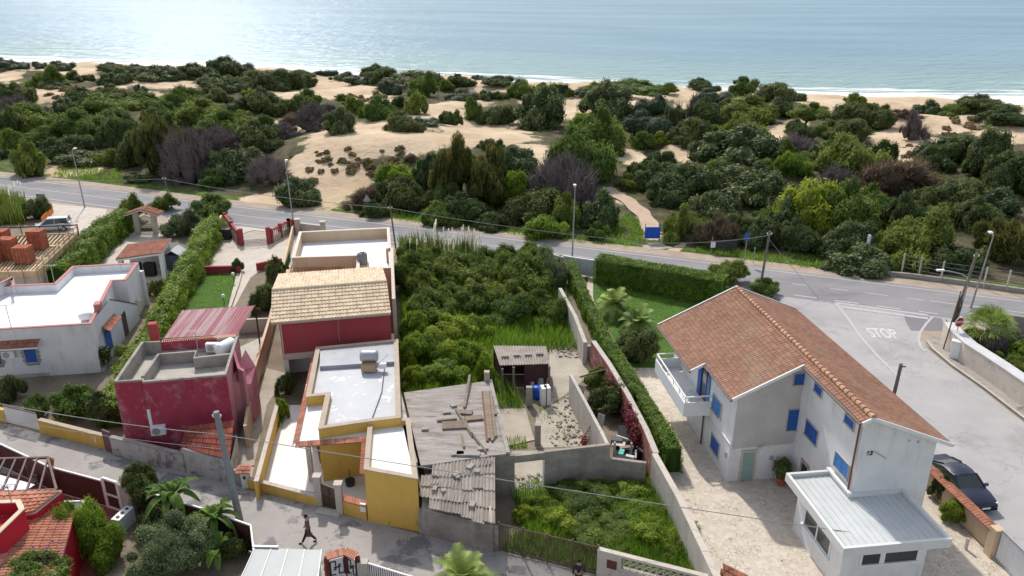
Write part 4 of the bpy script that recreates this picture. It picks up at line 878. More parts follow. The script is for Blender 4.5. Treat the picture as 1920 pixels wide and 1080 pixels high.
part('frame', rk, M('pale_blue_paint', (.25, .45, .5), (.2, .38, .42), 2, .5), st)
# annex
ax = thing('annex', 'low white annex with flat L shaped metal roof in front of the large house', 'annex', v3(HB(4, -7), 0))
roofp = [P2(1475, 887, 3.3), P2(1554, 879, 3.3), P2(1601, 941, 3.3), P2(1697, 922, 3.3), P2(1782, 1008, 3.3), P2(1586, 1034, 3.3)]
ap = [HB(1.95, -4.6), HB(rx - .02, -4.6), HB(rx - .02, bn - .02), HB(6.25, bn - .02), HB(6.25, -9.3), HB(1.95, -9.3)]
roofp = [HB(1.4, -4.1), HB(rx - .02, -4.1), HB(rx - .02, bn - .02), HB(6.75, bn - .02), HB(6.75, -10.05), HB(1.4, -10.05)]
mb = MB(); mb.sides(ap[::-1], 0, 3.0); part('walls', mb, m_white, ax, fix=True)
mb = MB(); inn = offset(roofp, .14); mb.prism(roofp, 2.9, 3.12, True); rp_ = part('roof', mb, m_metalroof, ax, fix=True)
mb = MB(); ring(mb, offset(roofp, -.02), inn, 2.86, 3.34); part('fascia', mb, M('pale_fascia', (.68, .68, .665), (.62, .62, .605), 1.5, .6), rp_, fix=True)
sm_ = MB(); a = 1.75
while a < 6.6:
    b0 = -4.28 if a < rx - .2 else bn - .2; sm_.beam(v3(HB(a, b0), 3.14), v3(HB(a, -9.88), 3.14), .03, .04); a += .34
part('seam', sm_, m_metalroof, rp_)
fl = MB(); fl.beam(v3(HB(rx - .14, -4.0), 3.40), v3(HB(rx - .14, -6.3), 3.40), .22, .10); part('gutter', fl, m_whitepaint, rp_)
w1 = MB(); A_, B_ = HB(1.95, -4.6), HB(1.95, -9.3); wallbox(w1, A_, B_, 1.0, 3.6, 1.25, 2.25, -.06, .01); 
wdo = part('window', w1, m_glass, ax); f1 = MB()
for s_ in (.95, 2.25, 3.55): wallbox(f1, A_, B_, s_, s_ + .10, 1.2, 2.3, 0, .04)
wallbox(f1, A_, B_, .95, 3.65, 2.25, 2.33, .0, .05); wallbox(f1, A_, B_, .85, 3.75, 1.12, 1.2, 0, .14); part('frame', f1, m_whitepaint, wdo)
A_, B_ = HB(1.95, -9.3), HB(6.25, -9.3); w1 = MB(); wallbox(w1, A_, B_, 1.0, 1.9, 1.6, 2.4, -.06, .012); wallbox(w1, A_, B_, 2.15, 5.0 - 1.2, 1.6, 2.4, -.06, .012); wdo = part('window', w1, m_glass, ax)
f1 = MB(); wallbox(f1, A_, B_, .9, 3.95, 1.5, 1.6, 0, .10); wallbox(f1, A_, B_, 1.9, 2.15, 1.6, 2.4, .013, .05); wallbox(f1, A_, B_, 3.8, 3.95, 1.6, 2.4, 0, .05); wallbox(f1, A_, B_, .9, 1.0, 1.6, 2.4, 0, .05); part('frame', f1, m_whitepaint, wdo)
# potted plant by the door
q = HB(3.1, -.65); pt = thing('potted_plant', 'bushy dark green plant in a red pot beside the green glass door', 'potted plant', v3(q, 0))
part('pot', MB().lathe(v3(q, 0), [(.2, 0), (.3, .42), (.33, .42), (.33, .5), (.25, .5)], 14), m_terr, pt)
def leafball(parent, c, r, rz_, n, size, m, name='foliage', kind=None):
    bl = [(0, 0, 0, r, rz_)] + [(random.uniform(-.5, .5) * r, random.uniform(-.5, .5) * r, random.uniform(-.3, .6) * r * rz_, r * .55, 1) for _ in range(6)]
    vs, rr = blob_leaves(bl, n, size, lowcut=-.9, jit=.25); off = ROOT[parent]; vs = vs + (np.array(c) - np.array(off)); me = raw_mesh(name, vs, rr); me.materials.append(m); o = bpy.data.objects.new(name, me); col.objects.link(o); o.parent = parent; return o
leafball(pt, v3(q, 1.05), .5, 1.05, 1500, .06, lm['D'])
part('stem', MB().tube([v3(q, .45), v3(q, 1.0)], .04), m_bark, pt)
q = HB(-1.6, -6.4)
# boundary wall with terracotta coping, pillar, white gate
cw = thing('boundary_wall', 'cream garden wall with terracotta tile coping beside the dark parked car', 'wall', v3(HB(11.3, -4), 0)); wp = [HB(11.25, 4), HB(11.25, -7.4)]
mb = MB(); wall(mb, wp, .2, 0, 1.45); part('wall', mb, m_cream, cw, fix=True); cc = MB(); tiles(cc, v3(HB(11.55, -7.6), 1.42), v3(HB(11.55, 4), 1.42), v3(HB(11.2, 4), 1.56), v3(HB(11.2, -7.6), 1.56), .2, .4, .03, .03); tiles(cc, v3(HB(10.95, 4), 1.42), v3(HB(10.95, -7.6), 1.42), v3(HB(11.22, -7.6), 1.56), v3(HB(11.22, 4), 1.56), .2, .3, .03, .03); part('coping', cc, m_tile, cw)
cc = MB().box(v3(HB(11.2, -7.75), .85), (.5, .5, 1.7), HT); part('pillar', cc, m_cream, cw)
gt = thing('white_gate', 'white ribbed metal sliding gate at the lower right corner', 'gate', v3(HB(11, -10), 0)); g_ = MB(); A_, B_ = Vector(v3(HB(11.2, -8.1), 0)), Vector(v3(HB(11.0, -14.5), 0))
corrug(g_, A_ + Vector((0, 0, .12)), B_ + Vector((0, 0, .12)), B_ + Vector((0, 0, 1.75)), A_ + Vector((0, 0, 1.75)), .16, .03); part('panel', g_, m_whitepaint, gt)
g_ = MB(); g_.beam(A_ + Vector((0, 0, 1.8)), B_ + Vector((0, 0, 1.8)), .1, .08); g_.beam(A_ + Vector((0, 0, .08)), B_ + Vector((0, 0, .08)), .1, .08); g_.beam(A_, A_ + Vector((0, 0, 1.8)), .08); part('frame', g_, m_grey, gt)
b3 = MB().box(v3(HB(10.2, -7.2), .35), (.12, .12, .7)); solo('bollard', b3, m_pale, 'short pale post on the paving beside the white ribbed gate', 'post', v3(HB(10.2, -7.2), 0))

# ---------------------------------------------------------------- cream and red house with light tiled roof
CE = 5.2
ch = thing('tiled_roof_house', 'dark red house with pale cream tiled gable roof and roof terrace behind', 'house', v3(P2(620, 600, 3), 0))
eL, eR = P(508, 607, CE), P(733, 588, CE); rL, rR = P(519, 545, CE + 1.15), P(731, 531, CE + 1.15); bL, bR = P(532, 515, CE), P(729, 503, CE)
dwn = (eR - eL).normalized(); perp = Vector((-dwn.y, dwn.x, 0)).normalized()
rL = eL + (rL - eL).dot(perp) * perp + Vector((0, 0, 1.15)); wR = (eR - eL).length; rR = rL + dwn * wR; bL = eL + perp * (bL - eL).dot(perp); bL.z = CE; bR = bL + dwn * wR
t_ = MB(); slab(t_, eL, eR, rR, rL, .12); slab(t_, bR, bL, rL, rR, .12); rf_ = part('roof', t_, m_cope, ch)
t_ = MB(); up_ = Vector((0, 0, .02)); tiles(t_, eL + up_, eR + up_, rR + up_, rL + up_, .24, .40, .06, .05); tiles(t_, bR + up_, bL + up_, rL + up_, rR + up_, .24, .40, .06, .05); part('roof_tiles', t_, m_tile_cream, rf_)
t_ = MB(); t_.tube([rL + Vector((0, 0, .07)), rR + Vector((0, 0, .07))], .13, 8); part('ridge_tiles', t_, m_tile_cream, rf_)
i0 = eL + dwn * .5 + perp * .35; i1 = eR - dwn * .05 + perp * .35; j0 = bL + dwn * .5 - perp * .1; j1 = bR - dwn * .05 - perp * .1
w_ = MB(); A2, B2 = (i0.x, i0.y), (i1.x, i1.y); C2, D2 = (j1.x, j1.y), (j0.x, j0.y)
w_.quad(v3(A2, 2.6), v3(B2, 2.6), v3(B2, CE), v3(A2, CE)); w_.quad(v3(B2, 0), v3(C2, 0), v3(C2, CE), v3(B2, CE)); w_.quad(v3(C2, 0), v3(D2, 0), v3(D2, CE), v3(C2, CE)); w_.quad(v3(D2, 0), v3(A2, 0), v3(A2, CE), v3(D2, CE))
gz = CE + 1.05; mid = (rR - dwn * .05); midL = rL + dwn * .5
w_.add([v3(B2, CE), v3(C2, CE), v3((mid.x, mid.y), gz)], [(0, 1, 2)]); w_.add([v3(D2, CE), v3(A2, CE), v3((midL.x, midL.y), gz)], [(0, 1, 2)]); part('walls', w_, m_red, ch)
w_ = MB(); wallbox(w_, A2, B2, -.02, 3.2, 2.15, 2.62, -.3, .03); part('lintel', w_, m_pale, ch)
w_ = MB(); wallbox(w_, A2, B2, 0, .35, 0, 2.15, -.35, .0); part('porch_pillar', w_, m_white, ch)
w_ = MB(); wallbox(w_, A2, B2, .0, 3.4, 0, 2.6, -2.2, -2.1); part('porch_wall', w_, m_white, ch)
w_ = MB(); wallbox(w_, A2, B2, .05, .14, 2.65, CE - .2, .0, .08); wallbox(w_, A2, B2, 4.02, 4.04, 3.2, CE - .1, .01, .03); part('downpipe', w_, m_pale, ch)
# roof terrace behind
TZ = 4.3
tq = pl([(549, 484), (562, 436), (728, 430), (731, 462), (738, 463), (741, 535), (560, 540)], TZ)
T0, T1, T2, T3 = P2(547, 484, TZ), P2(561, 435, TZ), P2(730, 427, TZ), P2(741, 535, TZ); T4 = P2(535, 540, TZ)
tp = [T0, P2(670, 480, TZ), P2(668, 505, TZ), P2(736, 503, TZ), T2, T1]
w_ = MB(); ring(w_, tp, offset(tp, .25), 0, TZ); part('terrace_walls', w_, m_cream, ch, fix=True)
w_ = MB(); ring(w_, offset(tp, -.02), offset(tp, .27), TZ, TZ + .05); part('terrace_coping', w_, M('pale_coping', (.66, .58, .50), (.58, .50, .42), 2, .8), ch, fix=True)
part('terrace_floor', MB().flat(offset(tp, .24), TZ - 1.05), m_roofwhite, ch)
w_ = MB(); wall(w_, [P2(741, 560, TZ + .3), P2(737, 464, TZ + .3), P2(723, 465, TZ + .3)], .25, 0, TZ + .3); part('side_parapet', w_, M('pale_parapet', (.62, .53, .45), (.54, .46, .38), 2, .8), ch, fix=True)
lo = pl([(537, 505), (668, 498), (668, 545), (530, 545)], 3.0); w_ = MB().prism(lo, 0, 3.0); part('lower_terrace', w_, m_cream, ch)
a_, b_ = P(545, 504, 3.35), P(641, 499, 3.35); w_ = MB(); tiles(w_, a_ + Vector((0, -.55, -.25)), b_ + Vector((0, -.55, -.25)), b_, a_, .2, .3, .04, .03); part('canopy_tiles', w_, M('pale_orange_tile', (.50, .28, .15), (.42, .22, .11), 2, .8, rnd=.2), ch)
q = P2(680, 497, TZ - .4); tk = thing('water_tank', 'grey plastic water tank with lid on the cream roof terrace', 'water tank', v3(q, TZ - .3))
part('plinth', MB().box(v3(q, TZ - .62), (.95, .9, .75)), m_cream, tk)
part('tank', MB().lathe(v3(q, TZ - .25), [(.42, 0), (.46, .1), (.46, .75), (.40, .95), (.2, 1.05)], 18), M('grey_plastic', (.22, .235, .25), (.18, .19, .2), 3, .5), tk, smooth=True); part('lid', MB().lathe(v3((q[0] + .05, q[1]), TZ + .78), [(.17, 0), (.17, .12), (.05, .15)], 12), m_grey, tk)
# green netting on the alley wall left of it
nw = thing('netting_fence', 'dark green netting on posts beside the cream house', 'fence', v3(P2(535, 500), 0)); a_, b_ = P(543, 470, 1.8), P(520, 545, 1.8); g_ = MB(); 
corrug(g_, (a_.x, a_.y, .8), (b_.x, b_.y, .8), b_, a_, .5, .03); part('netting', g_, m_greennet, nw)
g_ = MB()
for k in range(6): q = a_.lerp(b_, k / 5); g_.tube([(q.x, q.y, 0), (q.x, q.y, 1.95)], .03, 6)
part('post', g_, m_grey, nw)
g_ = MB(); wall(g_, pl([(552, 425), (530, 520), (508, 620), (478, 730), (462, 840)]), .2, 0, [1.0, 1.0, 1.4, 1.6, 1.6]); solo('alley_wall', g_, m_cream, 'long cream alley wall between the crimson house and the pale tiled roof house', 'wall', v3(P2(508, 620), 0), fix=True)

# ---------------------------------------------------------------- ochre yellow house
YZ = 3.6
yh = thing('yellow_house', 'single storey ochre yellow house with flat grey and white roofs', 'house', v3(P2(680, 740), 0))
ym = [P2(593, 652, YZ), P2(574, 745, YZ), P2(611, 741, YZ), P2(597, 805, YZ), P2(691, 791, YZ), P2(751, 784, YZ), P2(746, 637, YZ)]
inn = parapet_building(yh, ym, YZ, YZ - .32, .26, m_yellow, m_greyroof, m_cope, .05)
w_ = MB(); a_, b_ = P(600, 693, YZ - .3), P(742, 684, YZ - .3); w_.prism([(a_.x, a_.y), (b_.x, b_.y), P2(742, 640, YZ), P2(600, 655, YZ)], YZ - .4, YZ - .05); part('raised_roof', w_, M('grey_felt', (.36, .37, .41), (.28, .29, .33), .8, .5, stain=(.22, .17, .16), sscale=.9, sth=.62), yh)
# annex block right with white roof
an = [P2(691, 791, 3.35), P2(768, 785, 3.35), P2(783, 899, 3.35), P2(683, 881, 3.35)]
w_ = MB(); ring(w_, an, offset(an, .24), 0, 3.35); part('walls', w_, m_yellow, yh, fix=True); part('roof', MB().flat(offset(an, .23), 3.05), m_roofwhite, yh, 'bright white flat roof'); w_ = MB(); ring(w_, offset(an, -.03), offset(an, .26), 3.35, 3.41); part('coping', w_, m_cope, yh, fix=True)
# porch roof
pr = [P2(573, 745, 2.95), P2(611, 741, 2.95), P2(600, 803, 2.95), P2(690, 800, 2.95), P2(680, 822, 2.95), P2(556, 832, 2.95)]
w_ = MB().prism([P2(574, 720, 2.95), P2(620, 720, 2.95), P2(612, 800, 2.95), P2(695, 795, 2.95), P2(684, 823, 2.95), P2(557, 832, 2.95)], 2.75, 2.95, True); po = part('porch_roof', w_, m_roofwhite, yh, fix=True)
e_ = MB()
def edge_tiles(mb, p, q, out, z):
    p, q = Vector(v3(p, z)), Vector(v3(q, z)); d = (q - p).normalized(); n_ = Vector((d.y, -d.x, 0)) * out; tiles(mb, p + n_ * .22 - Vector((0, 0, .10)), q + n_ * .22 - Vector((0, 0, .10)), q - n_ * .12 + Vector((0, 0, .06)), p - n_ * .12 + Vector((0, 0, .06)), .17, .35, .04, .03)
edge_tiles(e_, P2(593, 660, 2.98), P2(556, 832, 2.98), 1, 2.98); edge_tiles(e_, P2(554, 832, 2.98), P2(688, 822, 2.98), 1, 2.98); edge_tiles(e_, P2(682, 824, 2.98), P2(678, 890, 2.98), -1, 2.98); part('eave_tiles', e_, m_tile_or, po)
w_ = MB(); bk = [P2(600, 868, .5), P2(680, 862, .5)]
ya, yb = P2(603, 880), P2(690, 872)
w_.quad(v3(ya, 0), v3(yb, 0), v3(yb, 2.75), v3(ya, 2.75)); part('porch_wall', w_, m_yellow, yh)
q = P2(585, 902); part('porch_pillar', MB().box(v3(q, 1.37), (.26, .26, 2.74)), m_pale, yh)
struct('terrace', MB().flat(pl([(540, 760), (580, 760), (600, 870), (690, 880), (690, 960), (594, 925), (495, 905), (486, 895)]), .03), m_tiles_fl)
tb = thing('garden_planter', 'small dark planter with a thin plant standing on the yellow house porch', 'planter', v3(P2(657, 908), 0)); q = P2(657, 910); part('tub', MB().lathe(v3(q, .03), [(.25, 0), (.3, .35), (.25, .35)], 12), m_iron, tb); part('stem', MB().tube([v3(q, .3), v3(q, 1.1)], .03), m_bark, tb)
# front and side walls
yw = thing('yellow_wall', 'low ochre wall with cream cap in front of the white terrace', 'wall', v3(P2(530, 935), 0)); w_ = MB(); l1 = pl([(480, 905), (594, 937)]); l1 = [P2(465, 916), P2(594, 950)]
wall(w_, l1, .22, 0, .62); part('wall', w_, m_yellow, yw, fix=True); w_ = MB(); wall(w_, [(p[0], p[1] - .03) for p in l1], .28, .62, .68); part('cap', w_, m_pale, yw, fix=True)
sw = thing('terrace_side_wall', 'tall cream topped ochre wall along the left side of the white terrace', 'wall', v3(P2(495, 840), 0)); w_ = MB(); l2 = [P2(516, 750, 1.4), P2(476, 903, 1.2)]
wall(w_, l2, .18, 0, 1.15); part('wall', w_, m_yellow, sw, fix=True); w_ = MB(); wall(w_, l2, .26, 1.15, 1.22); part('cap', w_, m_pale, sw, fix=True)
gp = thing('pedestrian_gate', 'brown slatted metal gate between two cream pillars of the yellow house', 'gate', v3(P2(620, 955), 0))
for (u, v) in ((599, 948), (638, 963)):
    q = P2(u, v); part('pillar', MB().box(v3((q[0], q[1] + .1), .95), (.36, .36, 1.9)).box(v3((q[0], q[1] + .1), 1.94), (.46, .46, .08)), m_pale, gp)
g_ = MB(); a_, b_ = P(606, 950), P(632, 960)
for k in range(13): q = a_.lerp(b_, k / 12); g_.beam((q.x, q.y + .1, .1), (q.x, q.y + .1, 1.45), .05 if k != 6 else .10, .03)
for z in (.1, .75, 1.45): g_.beam((a_.x, a_.y + .1, z), (b_.x, b_.y + .1, z), .04, .05)
part('leaf', g_, m_brown2, gp)
part('step', MB().box(v3(P2(617, 962), .05), (1.4, .5, .12), -.28), m_pale, gp)
tw = thing('tiled_cap_wall', 'short ochre wall with orange tile cap and white meter box', 'wall', v3(P2(665, 970), 0)); w_ = MB(); l3 = [P2(645, 964), P2(688, 976)]; wall(w_, l3, .2, 0, .95); part('wall', w_, m_yellow, tw, fix=True)
w_ = MB(); a_, b_ = Vector(v3(l3[0], .95)), Vector(v3(l3[1], .95)); tiles(w_, a_ + Vector((0, -.08, 0)), b_ + Vector((0, -.08, 0)), b_ + Vector((0, .3, .12)), a_ + Vector((0, .3, .12)), .18, .4, .035, .03); part('cap', w_, m_tile_or, tw)
part('meter_box', MB().box(v3(P2(683, 974), .8), (.32, .14, .5), -.25), m_whitepaint, tw)
mbx = thing('letter_box', 'little white box with a red tiled roof on the wall end beside the alley', 'box', v3(P2(463, 912), 0)); q = P2(463, 912); part('box', MB().box(v3(q, .55), (.42, .42, 1.1)), m_white, mbx); w_ = MB(); a_ = Vector(v3(q, 1.12)); tiles(w_, a_ + Vector((-.42, -.35, 0)), a_ + Vector((.42, -.35, 0)), a_ + Vector((.42, .05, .22)), a_ + Vector((-.42, .05, .22)), .16, .3, .03, .03); tiles(w_, a_ + Vector((.42, .45, 0)), a_ + Vector((-.42, .45, 0)), a_ + Vector((-.42, .05, .22)), a_ + Vector((.42, .05, .22)), .16, .3, .03, .03); part('roof', w_, m_tile_or, mbx); part('door', MB().box(v3((q[0], q[1] - .22), .75), (.16, .02, .2)), m_iron, mbx)
# tank on the grey roof
q = P2(690, 676, 3.9); tk = thing('water_cylinder', 'grey horizontal water cylinder on a brick base on the grey flat roof', 'water tank', v3(q, 3.5)); part('base', MB().box(v3((q[0] + .1, q[1] - .3), 3.62), (.95, .7, .5)), M('tan_block', (.45, .33, .2), (.38, .27, .16), 3, .9), tk)
mx = Matrix.Rotation(R(90), 4, 'Y'); part('cylinder', MB().lathe((q[0] - .5, q[1], 4.25), [(.15, 0), (.36, .04), (.38, .2), (.38, 1.0), (.36, 1.16), (.15, 1.2)], 18, mx), m_grey, tk, smooth=True)
part('pump', MB().box((q[0] + 1.0, q[1] - .35, 3.72), (.5, .3, .35)).tube([(q[0] + .8, q[1] - .3, 3.9), (q[0] + 1.3, q[1] + .1, 4.3)], .03), m_whitepaint, tk)
q0, q1 = P(721, 690, 3.35), P(697, 786, 3.35); cbl = MB(); cbl.tube([q0, q0.lerp(q1, .5) + Vector((.2, 0, 0)), q1], .025, 6); solo('hose', cbl, m_iron, 'thin dark hose lying across the grey flat roof', 'hose', tuple(q0))

# ---------------------------------------------------------------- crimson house
KZ = 4.9
kh = thing('crimson_house', 'crimson painted cube house with grey concrete roof terrace and peeling walls', 'house', v3(P2(330, 720), 0))
k0, k1, k2, k3, k4, k5 = P2(213, 715, KZ), P2(267, 712, KZ), P2(267, 716, KZ), P2(424, 702, KZ), P2(447, 630, KZ), P2(264, 641, KZ)
kp = [k0, k1, k2, k3, k4, k5]; inn = offset(kp, .2); w_ = MB()
cB = Vector(k5).lerp(Vector(k4), .20); cA = Vector(k5).lerp(Vector(k4), .78); wall(w_, [tuple(cB), k5, k0, k1, k2, k3, k4, tuple(cA)], .2, 3.7, KZ, 1); part('parapet', w_, m_conc, kh, fix=True); w_ = MB(); wall(w_, [tuple(cA), tuple(cB)], .2, 3.7, KZ - .75, 1); part('rear_ledge', w_, m_conc, kh, fix=True)
w_ = MB(); n_ = len(kp)
for i in range(n_):
    if i == 3: continue
    a_, b_ = kp[i], kp[(i + 1) % n_]; c_ = offset(kp, -.012); w_.quad(v3(c_[i], 0), v3(c_[(i + 1) % n_], 0), v3(c_[(i + 1) % n_], KZ - .12), v3(c_[i], KZ - .12))
part('walls', w_, m_pinkred, kh)
w_ = MB(); c_ = offset(kp, -.012); w_.quad(v3(c_[3], 0), v3(c_[4], 0), v3(c_[4], KZ - .1), v3(c_[3], KZ - .1)); part('side_wall', w_, m_pinkside, kh, 'faded pink side wall')
part('roof', MB().flat(inn, KZ - .95), m_conc_lt, kh)
w_ = MB(); wall(w_, [P2(270, 705, KZ - .15), P2(299, 664, KZ - .15), P2(366, 659, KZ - .15), P2(362, 672, KZ - .15), P2(432, 664, KZ - .15)], .2, KZ - .94, KZ - .15); part('inner_parapet', w_, m_conc, kh, fix=True)
# buttresses on the side (step shaped)
w_ = MB(); s4 = P2(480, 693, 2.6)
side = [P2(433, 664, KZ), P2(455, 694, 3.6)]; w_.prism([P2(424, 702, 4.2), P2(440, 690, 4.2), P2(462, 668, 3.9), P2(480, 692, 3.0), P2(470, 715, 3.0)], 0, [3.6, 3.9, 4.4, 3.2, 2.8]); part('side_stair', w_, m_pinkside, kh, 'faded pink stair block')
w_ = MB(); 
for k in range(7):
    t = k / 6; a_ = Vector(P(440, 684, 4.0)).lerp(P(452, 655, 4.4), t); w_.box(a_ + Vector((0, 0, -.15)), (.9, .22, .18), .3)
w_ = MB()
w_ = MB(); wall(w_, [P2(437, 668, 4.5), P2(445, 690, 4.3), P2(455, 693, 4.3)], .18, 0, [4.9, 4.3, 4.2]); part('parapet', w_, m_pinkside, kh, fix=True)
# lattice screen at the back
w_ = MB(); a_, b_ = P(300, 638, KZ), P(402, 632, KZ); L_ = (b_ - a_).length; n_ = 26
for k in range(n_):
    for r_ in range(3):
        c_ = a_.lerp(b_, (k + (.5 if r_ % 2 else 0)) / n_); ring_pts = [c_ + Vector((math.cos(t) * L_ / n_ * .5, 0, .02 - .62 + r_ * .24 + math.sin(t) * .15)) for t in np.linspace(0, math.pi, 6)]; w_.tube(ring_pts, .022, 4, False)
w_.beam(a_ + Vector((0, 0, .12)), b_ + Vector((0, 0, .12)), .05); part('lattice_screen', w_, m_brown2, kh)
cn = thing('corrugated_canopy', 'pink and white striped corrugated canopy behind the crimson house', 'canopy', v3(P2(400, 620), 0)); a_, b_, c_, d_ = P(303, 640, 4.0), P(443, 629, 4.0), P(478, 573, 4.3), P(342, 582, 4.3)
m_str = bpy.data.materials.new('striped_sheet'); m_str.use_nodes = True; n = m_str.node_tree.nodes; L = m_str.node_tree.links; b = n['Principled BSDF']; b.inputs['Roughness'].default_value = .5
tc = n.new('ShaderNodeTexCoord'); L.new(ramp(noisev(tc.outputs['Object'], 4.2, .05, 2), .44, (.48, .35, .35), .54, (.40, .15, .17)), b.inputs['Base Color'])
w_ = MB(); corrug(w_, a_, b_, c_, d_, .2, .045, 4, 6); part('sheet', w_, m_str, cn)
w_ = MB(); w_.beam(a_ + Vector((0, -.05, .02)), b_ + Vector((0, -.05, .02)), .4, .06); part('ridge_flashing', w_, M('salmon_flashing', (.50, .24, .16), (.44, .20, .13), 2, .8), cn)
w_ = MB()
for q in (a_, b_, c_, d_): w_.beam((q.x, q.y, 0), (q.x, q.y, q.z), .1)
part('post', w_, m_brown2, cn)
w_ = MB().box(v3(P2(286, 608, 5.6), 5.05), (.55, .5, 1.3), .15); solo('chimney', w_, M('red_brick_chimney', (.42, .09, .08), (.34, .06, .06), 5, .9), 'square red brick chimney standing beside the corrugated canopy', 'chimney', v3(P2(286, 608, 5.6), 4.4))
q = P2(421, 655, 4.4); tk = thing('white_cylinder_tank', 'white plastic cylinder tank lying on the crimson house roof', 'water tank', v3(q, 3.95)); mx = Matrix.Rotation(-.45, 4, 'Z') @ Matrix.Rotation(R(-90), 4, 'X'); part('cylinder', MB().lathe((q[0] - .25, q[1] - .55, 4.55), [(.15, 0), (.40, .05), (.44, .2), (.44, 1.3), (.3, 1.48)], 18, mx), m_whitepaint, tk, smooth=True); part('cradle', MB().box((q[0] - .1, q[1] - .1, 4.06), (.5, 1.0, .22), -.45), m_grey, tk)
q = P2(399, 652, 4.4); ac_unit(q[0], q[1], 4.15, 0, 'white air conditioner with round fan beside the white cylinder tank')
q = P2(372, 662, 4.4); antenna(q[0], q[1], 4.0, 2.0, 'thin rusty antenna mast on the crimson house roof'); 
c_ = offset(kp, -.012); A_, B_ = c_[2], c_[3]
s_, z_ = hitw(297, 803, A_, B_); q = onwall(A_, B_, .45, 1.6, .2); ac_unit(q.x, q.y, z_ - .3, math.atan2(B_[1] - A_[1], B_[0] - A_[0]), 'white air conditioner mounted on the crimson front wall')
w_ = MB(); q = onwall(A_, B_, .05, 2.4, .03); w_.beam((q.x, q.y, 1.9), (q.x, q.y, 3.0), .16, .1); part('pipe_box', w_, m_whitepaint, kh)
lt = thing('lean_to', 'low lean-to with dark red tiles at the foot of the crimson house', 'lean-to', v3(P2(390, 830), 0)); a_, b_, c_, d_ = P(338, 838, 1.7), P(432, 862, 1.7), P(440, 788, 2.6), P(352, 800, 2.6)
w_ = MB(); tiles(w_, a_, b_, c_, d_, .2, .36, .05, .03); part('roof', w_, M('dark_red_tile', (.26, .07, .045), (.2, .05, .035), 1.5, .85, rnd=.25), lt); w_ = MB(); w_.sides([(p.x, p.y) for p in (a_, b_, c_, d_)][::1], 0, 1.62); part('walls', w_, m_whitewash, lt)
ww = thing('whitewashed_wall', 'low white peeling wall along the lane in front of the crimson house', 'wall', v3(P2(280, 865), 0)); w_ = MB(); wall(w_, [P2(212, 853), P2(348, 886)], .22, 0, 1.25); part('wall', w_, m_whitewash, ww, fix=True); w_ = MB(); wall(w_, [(P2(211, 853)[0], P2(211, 853)[1] - .03), (P2(349, 887)[0], P2(349, 887)[1] - .03)], .28, 1.25, 1.31); part('cap', w_, m_conc, ww, fix=True)
w_ = MB(); wall(w_, [P2(350, 887), P2(432, 907)], .3, 0, [1.75, 1.5]); solo('rough_plaster_wall', w_, m_whitewash, 'rough stained plaster wall below the lean-to with dark red tiles', 'wall', v3(P2(390, 900), 0), fix=True)
w_ = MB(); wall(w_, [P2(434, 907), P2(462, 914)], .2, 0, 1.0); solo('low_brown_wall', w_, m_conc, 'short dark stained wall closing the alley by the letter box', 'wall', v3(P2(448, 910), 0), fix=True)
yw2 = thing('ochre_lane_wall', 'long ochre wall under the green shrubs beside the lane at left', 'wall', v3(P2(130, 828), 0)); w_ = MB(); wall(w_, [P2(76, 812), P2(197, 843)], .25, 0, .95); part('wall', w_, m_yellow, yw2, fix=True); w_ = MB(); wall(w_, [(P2(76, 812)[0], P2(76, 812)[1] - .03), (P2(197, 843)[0], P2(197, 843)[1] - .03)], .31, .95, 1.0); part('cap', w_, m_cope, yw2, fix=True)
q = P2(186, 838); part('meter_box', MB().box((q[0], q[1] - .05, .55), (.3, .1, .45), -.3), m_whitepaint, yw2)
w_ = MB(); wall(w_, [P2(-60, 775), P2(12, 794)], .25, 0, 1.0); solo('ochre_gate_wall', w_, m_yellow, 'short ochre wall left of the slatted white gate', 'wall', v3(P2(0, 791), 0), fix=True)
sg = thing('slatted_gate', 'long grey slatted sliding gate at the left end of the lane', 'gate', v3(P2(45, 802), 0)); w_ = MB(); a_, b_ = P(13, 796), P(74, 811)
for k in range(34): q = a_.lerp(b_, k / 33); w_.beam((q.x, q.y + .1, .1), (q.x, q.y + .1, 1.35), .04, .02)
part('slats', w_, m_whitepaint, sg); w_ = MB()
for z in (.08, 1.38): w_.beam((a_.x, a_.y + .1, z), (b_.x, b_.y + .1, z), .07, .06)
part('frame', w_, m_brown2, sg)
w_ = MB(); wall(w_, [P2(198, 844), P2(213, 850)], .1, 0, 1.5); solo('narrow_door', w_, M('dull_purple_door', (.20, .10, .12), (.15, .08, .09), 3, .8), 'narrow dull purple door between the ochre wall and the whitewashed wall', 'door', v3(P2(205, 847), 0), fix=True)

# ---------------------------------------------------------------- white flat roofed house on the left
WZ = 3.95
wh = thing('flat_roof_house', 'white single storey house with bright flat roof and pink edged parapet', 'house', v3(P2(120, 640), 0))
wp = [P2(-160, 628, WZ), P2(171, 608, WZ), P2(211, 527, WZ), P2(236, 526, WZ), P2(260, 493, WZ), P2(136, 500, WZ), P2(102, 532, WZ), P2(26, 535, WZ), P2(-160, 548, WZ)]
inn = parapet_building(wh, wp, WZ, WZ - .65, .2, m_white, m_roofwhite, m_pinkcope, .06)
w_ = MB(); tw_ = [P2(-60, 530, WZ + .5), P2(24, 520, WZ + .5), P2(27, 537, WZ + .5), P2(-60, 620, WZ + .5)]; wall(w_, [P2(28, 537, WZ), P2(22, 519, WZ + .4), P2(-60, 560, WZ + .4)], .22, 3.0, WZ + .45); part('roof_block', w_, m_white, wh, fix=True)
w_ = MB(); wall(w_, [P2(28, 536, WZ + .45), P2(23, 519, WZ + .45), P2(-60, 560, WZ + .45)], .26, WZ + .45, WZ + .52); part('roof_block_coping', w_, m_pinkcope, wh, fix=True)
